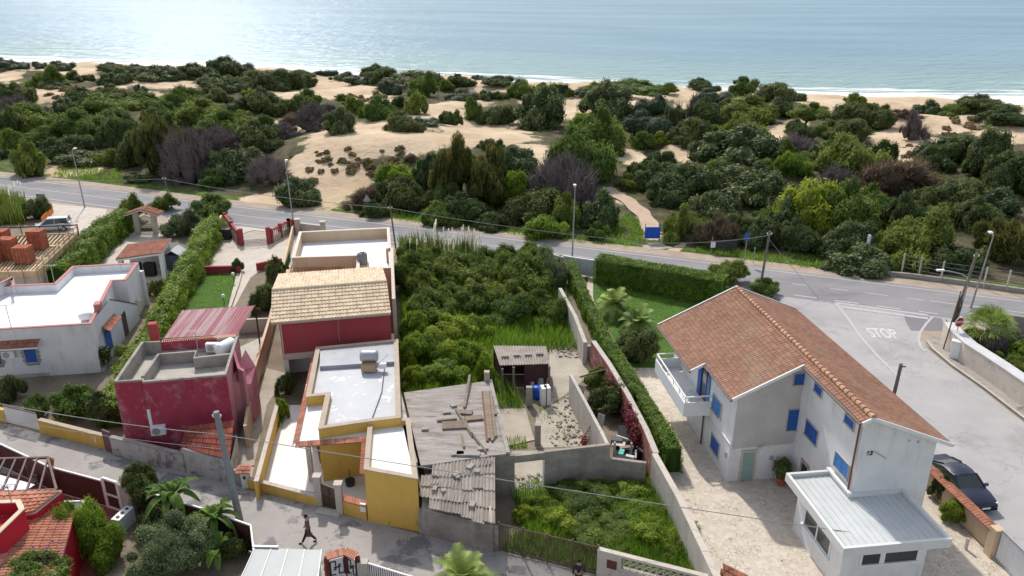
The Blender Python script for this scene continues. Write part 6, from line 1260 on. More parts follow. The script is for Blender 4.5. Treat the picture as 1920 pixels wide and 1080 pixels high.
# corrugated lean-to roof with broken sheets
cr_ = thing('corrugated_lean_to', 'lean-to with broken corrugated fibre cement roof above the lane', 'lean-to', v3(P2(860, 960), 0)); A_, B_, C_, D_2 = P(786, 950, 1.9), P(927, 982, 1.9), P(927, 862, 2.75), P(793, 878, 2.75)
w_ = MB(); w_.prism([(A_.x + .1, A_.y + .1), (B_.x - .1, B_.y + .1), (C_.x - .1, C_.y), (D_2.x + .1, D_2.y)], 0, [1.7, 1.7, 2.4, 2.4]); part('walls', w_, m_block, cr_)
w_ = MB(); random.seed(5); nc_, nr_2 = 7, 4
def bl(u, t): return (A_ * (1 - u) + B_ * u) * (1 - t) + (D_2 * (1 - u) + C_ * u) * t
for r_ in range(nr_2):
    for c_ in range(nc_):
        if (r_, c_) in ((3, 0), (0, 0)): continue
        u0, u1 = c_ / nc_ - .01, (c_ + 1) / nc_ + .01; t0, t1 = r_ / nr_2 - .04 + random.uniform(-.03, .03), (r_ + 1) / nr_2 + .03; h0 = .06 + .02 * (nr_2 - r_) * 0 + random.uniform(0, .04); dz0 = Vector((0, 0, h0)); dz1 = Vector((0, 0, h0 + .05))
        corrug(w_, bl(u0, t0) + dz1, bl(u1, t0) + dz1 + Vector((0, 0, random.uniform(0, .05))), bl(u1, t1) + dz0, bl(u0, t1) + dz0, .19, .045, 4)
for k in range(9): u, t = random.uniform(.1, .9), random.uniform(.15, .9); a_ = bl(u, t) + Vector((0, 0, .14)); corrug(w_, a_, a_ + Vector((.7, .1, .02)), a_ + Vector((.75, .4, .12)), a_ + Vector((.05, .35, .1)), .19, .04, 4)
part('corrugated_sheets', w_, m_fibre, cr_)
w_ = MB()
for k in range(7): q = bl(random.uniform(.05, .95), random.uniform(.05, .9)); w_.box(q + Vector((0, 0, .16)), (random.uniform(.2, .5), random.uniform(.2, .35), .12), random.uniform(0, 2))
part('weights', w_, m_conc, cr_)
w_ = MB(); corrug(w_, bl(.93, -.03) + Vector((0, 0, .12)), bl(.995, -.03) + Vector((0, 0, .12)), bl(.995, .22) + Vector((0, 0, .12)), bl(.93, .22) + Vector((0, 0, .12)), .19, .045); part('orange_sheet', w_, m_tile_cream, cr_, 'orange stained sheet')
w_ = MB(); wall(w_, [P2(786, 1001), P2(935, 1034)], .22, 0, [1.55, 1.45]); solo('lean_to_wall', w_, m_block, 'rough block wall carrying the broken corrugated roof along the lane', 'wall', v3(P2(860, 1018), 0), fix=True)
# ruin walls
rw = thing('ruined_wall', 'grey ruined block wall with an empty doorway facing the weedy plot', 'wall', v3(P2(1040, 900), 0)); zT = 2.7
a_, b_ = P2(930, 858, zT), P2(1144, 834, zT); w_ = MB(); A_, B_ = a_, b_; L_ = math.dist(A_, B_); so_, _z = hitw(965, 880, A_, B_); s1_, z1_ = hitw(1021, 862, A_, B_)
wallbox(w_, A_, B_, 0, so_, 0, zT, -.22, 0); wallbox(w_, A_, B_, s1_, L_, 0, zT, -.22, 0); wallbox(w_, A_, B_, so_, s1_, min(z1_, 2.35), zT - .05, -.22, 0); part('wall', w_, m_block, rw)
w_ = MB(); wallbox(w_, A_, B_, s1_ - .06, s1_, .1, min(z1_, 2.35), -.2, .0); part('door_frame', w_, m_whitepaint, rw)
w_ = MB(); wall(w_, [b_, P2(1212, 862, 2.0)], .22, 0, 1.75); part('wall', w_, m_block, rw, 'lower right section of the ruined wall', fix=True)
w_ = MB(); wall(w_, [P2(1143, 834, 2.7), P2(1131, 806, 2.6), P2(1073, 702, 2.2)], .2, 0, [2.7, 2.5, 2.2], 1); solo('panel_wall', w_, m_conc_lt, 'grey concrete panel wall leading away behind the ruined doorway', 'wall', v3(P2(1110, 800), 0), fix=True)
lad = MB(); a_, b_ = P(1083, 838, 0), P(1108, 797, 1.7); sdv = Vector((.4, 0, 0))
for s_ in (0, 1): lad.beam(a_ + sdv * s_, b_ + sdv * s_, .05)
for k in range(9): q = a_.lerp(b_, (k + .5) / 9); lad.beam(q, q + sdv, .04)
solo('ladder', lad, m_wood, 'wooden ladder leaning on the grey panel wall', 'ladder', tuple(a_)); q = P2(1095, 834); solo('gas_bottle', MB().lathe(v3(q, 0), [(.15, 0), (.2, .1), (.2, .5), (.1, .62), (.06, .7)], 14), m_brightred, 'small bright red gas bottle at the foot of the ladder', 'gas bottle', v3(q, 0), smooth=True)
for k, (u, v, lb) in enumerate([(1082, 765, 'pale board leaning on the far part of the panel wall'), (1118, 822, 'grey board leaning near the corner of the panel wall')]): a_ = P(u, v, 0); solo('leaning_board', MB().beam(a_, a_ + Vector((.35, .5, 1.5)), .5, .05), m_pale, lb, 'board', tuple(a_), 'boards leaning on the panel wall')
for u, v, h, s, lb in ((992, 761, 1.5, .42, 'grey square post in front of the blue barrel'), (1008, 834, 1.5, .38, 'grey square post beside the concrete slab'), (1101, 674, 1.2, 1.0, 'thick grey pier at the bend of the boundary wall')): q = P2(u, v); solo('concrete_post', MB().box(v3(q, h / 2), (s, .3, h)), m_conc, lb, 'post', v3(q, 0), 'concrete posts in the ruined yard')
struct('concrete_slab', MB().prism(pl([(932, 768), (985, 767), (1002, 826), (950, 838)]), -.02, .06), m_dirtlight); struct('rubble_ground', MB().flat(pl([(1005, 778), (1060, 745), (1085, 730), (1140, 835), (1003, 840)]), .002), m_dirtlight); struct('rubble_ground_door', MB().flat(pl([(960, 845), (1035, 845), (1030, 925), (950, 920)]), .0025), m_dirtlight); struct('rubble_ground_far', MB().flat(pl([(1030, 655), (1100, 660), (1110, 700), (1060, 740), (1030, 760)]), .0015), m_dirtlight)
# shed
sh = thing('tin_shed', 'open dark shed with brownish corrugated roof under the overgrown plot', 'shed', v3(P2(985, 740), 0)); A_, B_, C_, D_2 = P(937, 685, 2.1), P(1031, 682, 2.1), P(1024, 649, 2.35), P(925, 648, 2.35); w_ = MB(); corrug(w_, A_, B_, C_, D_2, .19, .045, 4, 2); part('roof', w_, m_fibre, sh)
w_ = MB(); w_.quad((D_2.x, D_2.y, 0), (C_.x, C_.y, 0), (C_.x, C_.y, 2.3), (D_2.x, D_2.y, 2.3)); w_.quad((C_.x - .1, C_.y, 0), (B_.x - .1, B_.y, 0), (B_.x - .1, B_.y, 2.05), (C_.x - .1, C_.y, 2.3)); w_.quad((D_2.x + .1, D_2.y, 0), (A_.x + .1, A_.y + 1, 0), (A_.x + .1, A_.y + 1, 2.1), (D_2.x + .1, D_2.y, 2.3)); w_.quad((B_.x - 1.8, B_.y + .1, 0), (B_.x - .1, B_.y + .1, 0), (B_.x - .1, B_.y + .1, 2.0), (B_.x - 1.8, B_.y + .1, 2.0)); part('walls', w_, M('dark_maroon_boards', (.09, .04, .04), (.06, .03, .03), 2, .9), sh)
w_ = MB()
for u, v in ((942, 738), (963, 735), (1029, 733)): q = P2(u, v); w_.box(v3(q, 1.0), (.16, .16, 2.0))
part('post', w_, m_wood, sh); w_ = MB()
for u, v in ((947, 668), (969, 666), (990, 665), (1012, 664)): q = P(u, v, 2.28); w_.box(q, (.5, .22, .16), .05)
part('weights', w_, m_conc, sh)
q = P2(1007, 747); bb = thing('blue_barrel', 'bright blue plastic barrel between the grey post and the white tank', 'barrel', v3(q, 0)); part('drum', MB().lathe(v3(q, 0), [(.26, 0), (.29, .05), (.29, .3), (.305, .32), (.29, .34), (.29, .7), (.305, .72), (.29, .74), (.29, .95), (.24, .98)], 18), m_bluep, bb, smooth=True)
q = P2(1022, 757); wt = thing('white_container', 'tall white plastic container beside the blue barrel', 'container', v3(q, 0)); part('body', MB().box(v3(q, .68), (.62, .6, 1.36), .25), m_whitepaint, wt); part('cap', MB().lathe(v3(q, 1.36), [(.1, 0), (.1, .1)], 12), m_iron, wt); part('strap', MB().box(v3(q, .68), (.06, .62, 1.38), .25), m_iron, wt)
random.seed(11); 
JL = ['grey drum', 'dull sack', 'dark crate', 'pale tin', 'brown box', 'grey bucket']
for k in range(6): q = P2(990 + k * 8, 722 + (k % 2) * 7); s = random.uniform(.3, .5); solo('stored_item', MB().lathe(v3(q, 0), [(s * .5, 0), (s * .6, s), (s * .4, s * 2)], 9), (m_conc, m_pale, m_iron, m_grey, m_cope, m_conc)[k], JL[k] + ' ' + ['leftmost', 'second from left', 'third from left', 'third from right', 'second from right', 'rightmost'][k] + ' in the clutter in front of the tin shed', 'clutter', v3(q, 0), 'clutter in front of the tin shed')
# rubble: stones as a stuff pile, plus larger debris behind the low wall
w_ = MB(); random.seed(3)
for u0, u1, v0, v1, n in ((1040, 1110, 655, 672, 70), (1055, 1110, 745, 830, 120), (965, 1020, 890, 925, 60), (1030, 1080, 760, 840, 50)):
    for k in range(n): q = P2(random.uniform(u0, u1), random.uniform(v0, v1)); s = random.uniform(.06, .2); w_.box((q[0], q[1], s * .25), (s, s * random.uniform(.5, 1), s * random.uniform(.4, .9)), random.uniform(0, 3))
struct('rubble', w_, m_conc, 'stuff')
DB = [(1160, 832, 'pale crate lid', (.8, .5, .05), (.62, .58, .45)), (1165, 848, 'turquoise plastic sheet', (.3, .7, .04), (.12, .5, .42)), (1183, 846, 'upright pale board', (.12, .1, 1.2), (.5, .45, .4)), (1192, 852, 'slanted pale board', (.12, .9, .1), (.5, .45, .4)), (1171, 822, 'white pipe lying crosswise', (1.1, .1, .1), (.7, .7, .72)), (1152, 846, 'upright white strip at the wall corner', (.12, .08, 1.3), (.62, .6, .58)), (1175, 838, 'dull pink panel', (.9, .25, .06), (.35, .22, .22)), (1156, 826, 'grey tyre shaped bundle', (.7, .5, .3), (.12, .12, .13)), (1200, 842, 'short white plank by the red ivy', (.1, .7, .1), (.55, .5, .48)), (1181, 858, 'white bag', (.5, .25, .25), (.6, .58, .58)), (1166, 858, 'dark hose coil', (.9, .5, .15), (.03, .03, .03))]
for u, v, lb, sz, c in DB: q = P2(u, v, .8); solo('debris', MB().box(v3(q, .8), sz, random.uniform(-.6, .6)), M('debris_' + lb.split()[0] + lb.split()[1], c, tuple(x * .8 for x in c), 3, .8), lb + ' in the junk pile behind the low ruined wall', 'debris', v3(q, .7), 'junk behind the low ruined wall')
struct('junk_heap', MB().prism(pl([(1150, 870), (1208, 862), (1195, 815), (1160, 812)]), 0, .6), m_dark, 'stuff')
# long boundary wall: old brick red part and pale lower part
bwp = [P2(1047, 540, 1.9), P2(1075, 592, 1.9), P2(1094, 642, 1.9)]; w_ = MB(); wall(w_, bwp, .3, 0, 1.9); solo('boundary_wall', w_, m_conc_lt, 'pale concrete boundary wall beside the overgrown plot', 'wall', v3(bwp[1], 0), fix=True)
b2 = [P2(1108, 640, 2.1), P2(1137, 682, 2.1), P2(1172, 740, 2.1), P2(1206, 806, 2.1), P2(1224, 850, 2.1)]; m_redwall = M('old_red_wall', (.30, .12, .10), (.22, .07, .06), .8, .9, .2, 10, stain=(.42, .36, .31), sscale=.9, sth=.52, smask=.15); w_ = MB(); wall(w_, b2, .3, 0, 2.1); bo = solo('boundary_wall', w_, m_redwall, 'old red painted boundary wall with red ivy beside the long hedge', 'wall', v3(b2[2], 0), fix=True); w_ = MB(); wall(w_, [(p[0] + .02, p[1]) for p in b2], .34, 2.1, 2.15); part('cap', w_, m_conc_lt, bo, fix=True)
b4 = [P2(1222, 852, 2.1), P2(1268, 935, 2.1), P2(1334, 1076, 2.1), P2(1420, 1240, 2.1)]; w_ = MB(); wall(w_, b4, .3, 0, 2.1); bo = solo('boundary_wall', w_, m_conc_lt, 'long pale grey boundary wall between the weedy plot and the stone courtyard', 'wall', v3(b4[1], 0), fix=True); w_ = MB(); wall(w_, b4, .34, 2.1, 2.16); part('cap', w_, m_pale, bo, fix=True)
iv = thing('red_ivy', 'red ivy hanging over the old red boundary wall', 'ivy', v3(P2(1172, 745), 0)); vs = []; rr = []
for k in range(26): t = k / 25; q = Vector(v3(b2[2], 0)).lerp(Vector(v3(b2[3], 0)), t * .95) if t > .35 else Vector(v3(b2[1], 0)).lerp(Vector(v3(b2[2], 0)), .4 + t); a, r_ = blob_leaves([(q.x - .22 - ROOT[iv].x, q.y - ROOT[iv].y, random.uniform(.8, 1.9), random.uniform(.25, .45), 1.3)], 190, .06, jit=.3, lowcut=-.9); vs.append(a); rr.append(r_)
mei = raw_mesh('leaves', np.concatenate(vs), np.concatenate(rr)); mei.materials.append(lm['I']); oi_ = bpy.data.objects.new('leaves', mei); col.objects.link(oi_); oi_.parent = iv; part('stem', MB().tube([(b2[2][0] - .1, b2[2][1], 0), (b2[2][0] - .15, b2[2][1], 1.8)], .04), m_bark, iv)
w_ = MB(); a_, b_ = P(1087, 707, 2.0), P(1134, 693, 2.2); solo('pole', MB().beam(a_, b_, .09), m_rust, 'thin rusty pole laid between the panel wall and the red wall', 'pole', tuple(a_))
# iron fence and pierced wall on the lane
ff = thing('iron_fence', 'rusty iron railing fence in front of the weedy plot', 'fence', v3(P2(1020, 1050), 0)); w_ = MB(); a_, b_ = P(936, 1033, 0), P(1119, 1078, 0)
for k in range(60): q = a_.lerp(b_, k / 59); w_.beam((q.x, q.y, .05), (q.x, q.y, 1.75), .03)
part('bars', w_, m_rust, ff); w_ = MB()
for z in (.15, 1.7): w_.beam(a_ + Vector((0, 0, z)), b_ + Vector((0, 0, z)), .05)
for k in range(5): q = a_.lerp(b_, k / 4); w_.beam((q.x, q.y, 0), (q.x, q.y, 1.85), .08)
part('frame', w_, m_rust, ff)
pw_ = thing('pierced_wall', 'cream wall of pierced ornamental blocks at the bottom edge', 'wall', v3(P2(1220, 1100), 0)); a_, b_ = Vector(v3(P2(1119, 1079), 0)), Vector(v3(P2(1338, 1137), 0)); w_ = MB(); L_ = (b_ - a_).length; dv = (b_ - a_).normalized()
w_.beam(a_ + Vector((0, 0, .45)), b_ + Vector((0, 0, .45)), .22, .9); w_.beam(a_ + Vector((0, 0, 1.62)), b_ + Vector((0, 0, 1.62)), .26, .14); w_.beam(a_ + dv * .5 + Vector((0, 0, .8)), a_ + dv * .5 + Vector((.001, 0, 1.6)), 1.0, .22) if False else w_.box(a_ + dv * .6 + Vector((0, 0, .8)), (1.2, .24, 1.6), math.atan2(dv.y, dv.x)); part('wall', w_, m_pale, pw_)
w_ = MB(); n = int((L_ - 1.3) / .33); side_ = Vector((-dv.y, dv.x, 0))
for k in range(n):
    for r_ in range(2):
        c_ = a_ + dv * (1.45 + k * .33) + Vector((0, 0, 1.07 + r_ * .32)); w_.tube([c_ + dv * math.cos(t) * .13 + Vector((0, 0, math.sin(t) * .13)) for t in np.linspace(0, 2 * math.pi, 9)], .028, 4, False)
        w_.beam(c_ - dv * .165 - Vector((0, 0, .16)), c_ - dv * .165 + Vector((0, 0, .16)), .03, .1)
part('pierced_blocks', w_, m_pale, pw_); part('meter_door', MB().box(a_ + dv * .7 + Vector((0, 0, 1.0)) + Vector((0, -.13, 0)), (.5, .03, .5), math.atan2(dv.y, dv.x)), M('maroon_door', (.14, .04, .04), (.1, .03, .03), 2, .6), pw_)
w_ = MB(); a_, b_ = P(1352, 1062, 1.5), P(1400, 1085, 1.5); tiles(w_, a_ + Vector((0, -.5, -.15)), b_ + Vector((0, -.5, -.15)), b_ + Vector((.1, .1, .1)), a_ + Vector((.1, .1, .1)), .2, .36, .04, .03); w_.prism([(a_.x, a_.y - .3), (b_.x, b_.y - .3), (b_.x, b_.y), (a_.x, a_.y)], 0, 1.4); solo('tile_topped_wall', w_, m_tile, 'short wall with terracotta tiles at the bottom edge of the courtyard', 'wall', tuple(P(1370, 1075, 0)))

# ================================================================ BOTTOM LEFT HOUSE AND GARDEN
m_red2 = m_brightred
rh = thing('red_tiled_house', 'bright red walled house with orange barrel tiled roofs at the lower left corner', 'house', v3(P2(40, 1010), 0))
A_, B_, C_, D_2 = P(-80, 990, 3.1), P(66, 960, 3.1), P(116, 920, 3.3), P(-80, 926, 3.3); w_ = MB(); slab(w_, A_, B_, C_, D_2, .12); r1 = part('roof', w_, m_pale, rh); w_ = MB(); up_ = Vector((0, 0, .02)); tiles(w_, A_ + up_, B_ + up_, C_ + up_, D_2 + up_, .2, .4, .06, .04); part('roof_tiles', w_, m_tile_or, r1)
w_ = MB(); w_.quad(v3((B_.x, B_.y), 0), v3((C_.x, C_.y), 0), C_ - Vector((0, 0, .1)), B_ - Vector((0, 0, .1))); w_.quad((A_.x, A_.y, 0), (B_.x, B_.y, 0), B_ - Vector((0, 0, .1)), A_ - Vector((0, 0, .1))); w_.quad((C_.x, C_.y - .02, 0), (D_2.x, D_2.y - .02, 0), D_2 - Vector((0, .02, .15)), C_ - Vector((0, .02, .15))); part('walls', w_, m_red2, rh)
A_, B_, C_, D_2 = P(-90, 1120, 2.6), P(-60, 985, 2.6), P(150, 958, 2.6), P(90, 1110, 2.6)
A_, B_, C_, D_2 = P(-60, 1085, 2.35), P(60, 1110, 2.35), P(138, 960, 2.95), P(45, 966, 2.95)
w_ = MB(); q0, q1, q2, q3 = P(-70, 1120, 2.5), P(100, 1105, 2.5), P(142, 960, 2.5), P(46, 966, 2.5); q0.z = 2.75; q3.z = 2.75; w_.add([], []); tiles(w_, q1, q2, q3, q0, .2, .4, .06, .04); r2 = part('lower_roof_tiles', w_, m_tile_or, rh)
w_ = MB(); slab(w_, q1 - Vector((0, 0, .05)), q2 - Vector((0, 0, .05)), q3 - Vector((0, 0, .05)), q0 - Vector((0, 0, .05)), .12); w_.sides([(p.x, p.y) for p in (q1, q2)], 0, 2.4); part('lower_roof_slab', w_, m_red2, rh)
w_ = MB(); rp2 = [P2(-60, 1010, 3.9), P2(0, 1000, 3.9), P2(46, 955, 3.9), P2(38, 938, 3.9), P2(-60, 942, 3.9)]; ring(w_, rp2, offset(rp2, .18), 2.6, 3.9); part('roof_parapet', w_, m_red2, rh, fix=True); w_ = MB(); ring(w_, offset(rp2, -.02), offset(rp2, .22), 3.9, 3.95); part('parapet_coping', w_, m_tile_cream, rh, fix=True); part('parapet_floor', MB().flat(offset(rp2, .17), 3.2), m_red2, rh)
antenna(*P2(22, 942, 3.9), 3.9, 1.0, 'short dark pole on the red parapet of the lower left house')
struct('red_terrace', MB().flat([P2(-200, 860), P2(200, 915), P2(235, 985), P2(245, 1010), P2(190, 1090), P2(150, 1150), P2(-250, 1150)], .02), m_redfloor)
# pergola + table
pe = thing('pergola', 'brown timber pergola without cover over a white table', 'pergola', v3(P2(60, 930), 0)); Z = 2.6; m_perg = M('pergola_timber', (.16, .10, .085), (.11, .07, .06), 2, .7)
A_, B_, C_, D_2 = P(-50, 862, Z), P(90, 858, Z), P(106, 918, Z), P(-60, 925, Z); w_ = MB(); w_.beam(A_, B_, .14, .12); w_.beam(D_2, C_, .12, .1)
for k in range(8): t = k / 7; w_.beam(A_.lerp(B_, t), D_2.lerp(C_, t) + Vector((-.9, 0, 0)) * (1 - 0 * t), .09, .1)
w_.beam(B_, C_, .12, .12); part('beams', w_, m_perg, pe); w_ = MB()
for q in (B_, C_): w_.beam((q.x, q.y, 0), q, .12)
part('post', w_, m_perg, pe)
tb = thing('garden_table', 'long white table under the brown pergola', 'table', v3(P2(30, 915), 0)); a_, b_ = P(-30, 895, .75), P(52, 918, .75); w_ = MB(); w_.beam(a_, b_, .95, .05); part('tabletop', w_, m_whitepaint, tb)
for a0 in (a_.lerp(b_, .1), a_.lerp(b_, .9)):
    for s_ in (-.35, .35): part('leg', MB().tube([(a0.x, a0.y + s_, .02), (a0.x, a0.y + s_, .74)], .03, 6), m_whitepaint, tb)
def chair(x, y, rz, label):
    t = thing('garden_chair', label, 'chair', (x, y, .02), 'wicker chairs around the pergola table'); c_, s_ = math.cos(rz), math.sin(rz); T_ = lambda a, b_, z: (x + a * c_ - b_ * s_, y + a * s_ + b_ * c_, z); mcw = M('grey_wicker', (.30, .28, .27), (.2, .19, .18), 6, .8)
    part('seat', MB().lathe((x, y, .42), [(.24, 0), (.25, .05)], 14), mcw, t); w_ = MB(); w_.tube([T_(.27 * math.cos(k), .27 * math.sin(k), .72 + .1 * math.sin(k)) for k in np.linspace(-.2, 3.34, 10)], .03, 6)
    for k in np.linspace(0, 3.14, 8): w_.tube([T_(.24 * math.cos(k), .24 * math.sin(k), .45), T_(.27 * math.cos(k), .27 * math.sin(k), .72 + .1 * math.sin(k))], .015, 5)
    part('backrest', w_, mcw, t)
    for a, b_ in ((-.18, -.18), (.18, -.18), (-.18, .18), (.18, .18)): part('leg', MB().tube([T_(a, b_, .02), T_(a, b_, .42)], .02, 5), mcw, t)
q = P2(65, 915); chair(q[0], q[1], -1.5, 'wicker chair at the right end of the white pergola table'); q = P2(25, 925); chair(q[0], q[1] - .3, 3.1, 'wicker chair on the near side of the white pergola table'); q = P2(42, 893); chair(q[0], q[1] + .2, 0, 'wicker chair on the far side of the white pergola table')
# fence panels
fp = thing('panel_fence', 'brown panel fence with white rails along the lane', 'fence', v3(P2(100, 900), 0)); fz = 1.75; fl_ = [P2(-120, 800, fz), P2(0, 832, fz), P2(92, 875, fz), P2(190, 901, fz)]
w_ = MB(); wall(w_, fl_, .05, .1, fz - .08, -1); part('panel', w_, m_brownp, fp, fix=True); w_ = MB()
for i in range(3):
    for z in (fz, .95, .08): w_.beam(v3(fl_[i], z), v3(fl_[i + 1], z), .09, .08)
for p, q, n in ((fl_[0], fl_[1], 2), (fl_[1], fl_[2], 2), (fl_[2], fl_[3], 1)):
    for k in range(n + 1): a_ = Vector(v3(p, 0)).lerp(Vector(v3(q, 0)), k / n); w_.beam(a_, a_ + Vector((0, 0, fz)), .08)
part('rails', w_, m_whitepaint, fp)
wg = thing('framed_gate', 'white framed garden gate with brown panels beside the flowering bush', 'gate', v3(P2(212, 960), 0)); g0, g1 = P2(192, 896, 1.95), P2(219, 905, 1.95); a_, b_ = Vector(v3(g0, 0)), Vector(v3(g1, 0)); w_ = MB()
for q in (a_, b_): w_.beam(q, q + Vector((0, 0, 1.95)), .16)
for z in (.08, .95, 1.95): w_.beam(a_ + Vector((0, 0, z)), b_ + Vector((0, 0, z)), .12, .12)
part('frame', w_, m_whitepaint, wg); w_ = MB(); w_.beam(a_ + Vector((0, 0, 1.0)), b_ + Vector((0, 0, 1.0)), .04, 1.9); part('panel', w_, m_brownp, wg)
w_ = MB(); q = P2(229, 975); w_.box(v3((g1[0] + .5, g1[1] - .1), .95), (.75, .3, 1.9), -.3); solo('white_gate_pier', w_, m_whitewash, 'broad white pier right of the framed garden gate', 'pier', v3((g1[0] + .5, g1[1] - .1), 0))
def flowerpot(x, y, z, label, r=.16):
    t = thing('flower_pot', label, 'flower pot', (x, y, z)); part('pot', MB().lathe((x, y, z), [(r * .65, 0), (r, r * 1.6), (r * 1.1, r * 1.6), (r * 1.1, r * 1.9), (r * .8, r * 1.7)], 12), m_terr, t); leafball(t, (x, y, z + r * 2.0), r * .9, .8, 60, .05, lm['D'], 'plant')
flowerpot(fl_[2][0] + .15, fl_[2][1], 1.82, 'small terracotta pot on top of the panel fence beside the pergola', .2); flowerpot(g1[0] + .55, g1[1] - .1, 1.9, 'small terracotta pot on top of the broad white pier', .18)
f2 = thing('panel_fence', 'brown panel fence with white top rail behind the banana plants', 'fence', v3(P2(380, 1000), 0)); fl2 = [P2(238, 908, fz), P2(300, 930, fz), P2(385, 955, fz), P2(470, 985, fz), P2(476, 1035, fz)]; w_ = MB(); wall(w_, fl2, .05, .1, fz - .08, -1); part('panel', w_, m_brownp, f2, fix=True); w_ = MB()
for i in range(4): w_.beam(v3(fl2[i], fz), v3(fl2[i + 1], fz), .08, .07); w_.beam(v3(fl2[i], 0), v3(fl2[i], fz), .07)
w_.beam(v3(fl2[4], 0), v3(fl2[4], fz), .07); part('rails', w_, m_whitepaint, f2)
struct('garden_soil', MB().flat([P2(240, 965), P2(470, 1040), P2(470, 1200), P2(180, 1180), P2(200, 1050)], .03), m_soil)
# skylight frame, white crate, garage, walls, railing
sk = thing('glazed_frame', 'white framed glazed canopy behind the bougainvillea', 'canopy', v3(P2(120, 970), 0)); A_, B_, C_, D_2 = P(92, 965, 2.3), P(143, 966, 2.3), P(158, 940, 2.3), P(113, 941, 2.3); w_ = MB().quad(A_, B_, C_, D_2); part('pane', w_, m_glass, sk); w_ = MB()
for p, q in ((A_, B_), (B_, C_), (C_, D_2), (D_2, A_), (A_.lerp(B_, .5), D_2.lerp(C_, .5))): w_.beam(p, q, .09, .08)
for q in (A_, B_, C_, D_2): w_.beam((q.x, q.y, 0), q, .07)
part('frame', w_, m_whitepaint, sk)
pb = thing('planter_box', 'white rectangular planter with dark pots beside the flowering bush', 'planter', v3(P2(232, 985), 0)); a_, b_ = P(218, 988, .5), P(246, 962, .5); w_ = MB(); w_.beam((a_.x, a_.y, .5), (b_.x, b_.y, .5), .5, .9); part('box', w_, m_whitepaint, pb); w_ = MB()
for k in range(3): q = a_.lerp(b_, .2 + .3 * k); w_.lathe((q.x, q.y, .95), [(.08, 0), (.1, .04)], 8)
part('pots', w_, m_iron, pb)
gg = thing('garage', 'garage with pale grey panelled sheet roof at the bottom edge', 'garage', v3(P2(530, 1060), 0)); A_, B_, C_, D_2 = P(440, 1110, 2.5), P(592, 1115, 2.5), P(603, 1031, 2.6), P(478, 1027, 2.6); w_ = MB(); slab(w_, A_, B_, C_, D_2, .08); rr_ = part('roof', w_, M('pale_sheet_roof', (.29, .31, .32), (.25, .27, .28), .7, .45, stain=(.36, .38, .4), sscale=.6, sth=.62, smask=.25), gg); w_ = MB()
for k in range(5): w_.beam(A_.lerp(B_, k / 4) + Vector((0, 0, .015)), D_2.lerp(C_, k / 4) + Vector((0, 0, .015)), .035, .03)
w_.beam(D_2 + Vector((-.1, .05, .05)), D_2.lerp(C_, .35) + Vector((0, .05, .05)), .12, .06); part('seam', w_, m_grey, rr_); w_ = MB(); w_.sides([(p.x, p.y) for p in (A_, B_ - Vector((.1, 0, 0)), C_ - Vector((.1, .1, 0)), D_2 + Vector((.1, -.1, 0)))], 0, 2.42); part('walls', w_, m_white, gg)
ow = thing('ornamental_wall', 'dark red and white ornamental wall with orange tile caps beside the garage', 'wall', v3(P2(655, 1100), 0)); z1 = 1.8; pts = [P2(612, 1046, z1), P2(648, 1036, z1), P2(670, 1046, z1)]; w_ = MB()
for p in pts: w_.box(v3(p, .92), (.22, .22, 1.84))
part('pillar', w_, M('dark_red_paint', (.13, .02, .02), (.1, .015, .015), 2, .7), ow)
for i in range(2):
    a_, b_ = Vector(v3(pts[i], 0)), Vector(v3(pts[i + 1], 0)); w_ = MB(); w_.beam(a_ + Vector((0, 0, 1.12)), b_ + Vector((0, 0, 1.12)), .06, 1.0); pn = part('panel', w_, m_whitepaint, ow); w_ = MB(); dv = (b_ - a_); n_ = dv.normalized(); out = Vector((n_.y, -n_.x, 0)) * .045
    # maze-like square key ornament
    for (x0, z0, x1, z1_) in ((.15, .72, .15, 1.5), (.15, 1.5, .42, 1.5), (.42, 1.5, .42, 1.0), (.42, 1.0, .3, 1.0), (.58, .72, .58, 1.25), (.58, 1.25, .7, 1.25), (.85, .72, .85, 1.5), (.58, .72, .85, .72), (.15, .72, .4, .72), (.3, 1.12, .7, 1.12)):
        w_.beam(a_ + dv * x0 + Vector((0, 0, z0)) + out, a_ + dv * x1 + Vector((0, 0, z1_ + .001)) + out, .05, .05)
    part('key_ornament', w_, M('dark_ornament', (.06, .04, .03), (.05, .03, .03), 2, .7), pn); w_ = MB(); up_ = Vector((0, 0, 1.84)); tiles(w_, a_ + up_ + out * 5, b_ + up_ + out * 5, b_ + up_ - out * 4 + Vector((0, 0, .12)), a_ + up_ - out * 4 + Vector((0, 0, .12)), .16, .3, .03, .03); part('cap', w_, m_tile_or, ow)
    w_ = MB(); w_.beam(a_ + Vector((0, 0, .3)), b_ + Vector((0, 0, .3)), .16, .6); part('base', w_, m_white, ow)
w_ = MB(); q = P2(680, 1052, 1.6); w_.box(v3(q, .8), (.5, .4, 1.6)); solo('grey_gate_pier', w_, m_conc_lt, 'pale grey pier between the ornamental wall and the white railing', 'pier', v3(q, 0))
wr = thing('slatted_railing', 'white railing with narrow dark red slats at the bottom edge', 'railing', v3(P2(740, 1110), 0)); a_, b_ = Vector(v3(P2(686, 1055, 1.5), 0)), Vector(v3(P2(800, 1090, 1.5), 0)); w_ = MB()
for z in (.12, 1.5): w_.beam(a_ + Vector((0, 0, z)), b_ + Vector((0, 0, z)), .07, .07)
for k in range(28): q = a_.lerp(b_, k / 27); w_.beam(q + Vector((0, 0, .1)), q + Vector((.001, 0, 1.5)), .06, .03)
part('bars', w_, m_whitepaint, wr); w_ = MB()
for k in range(27): q = a_.lerp(b_, (k + .5) / 27); w_.beam(q + Vector((0, .03, .15)), q + Vector((.001, .03, 1.45)), .07, .02)
part('slats', w_, M('dark_red_paint', (.13, .02, .02)), wr)

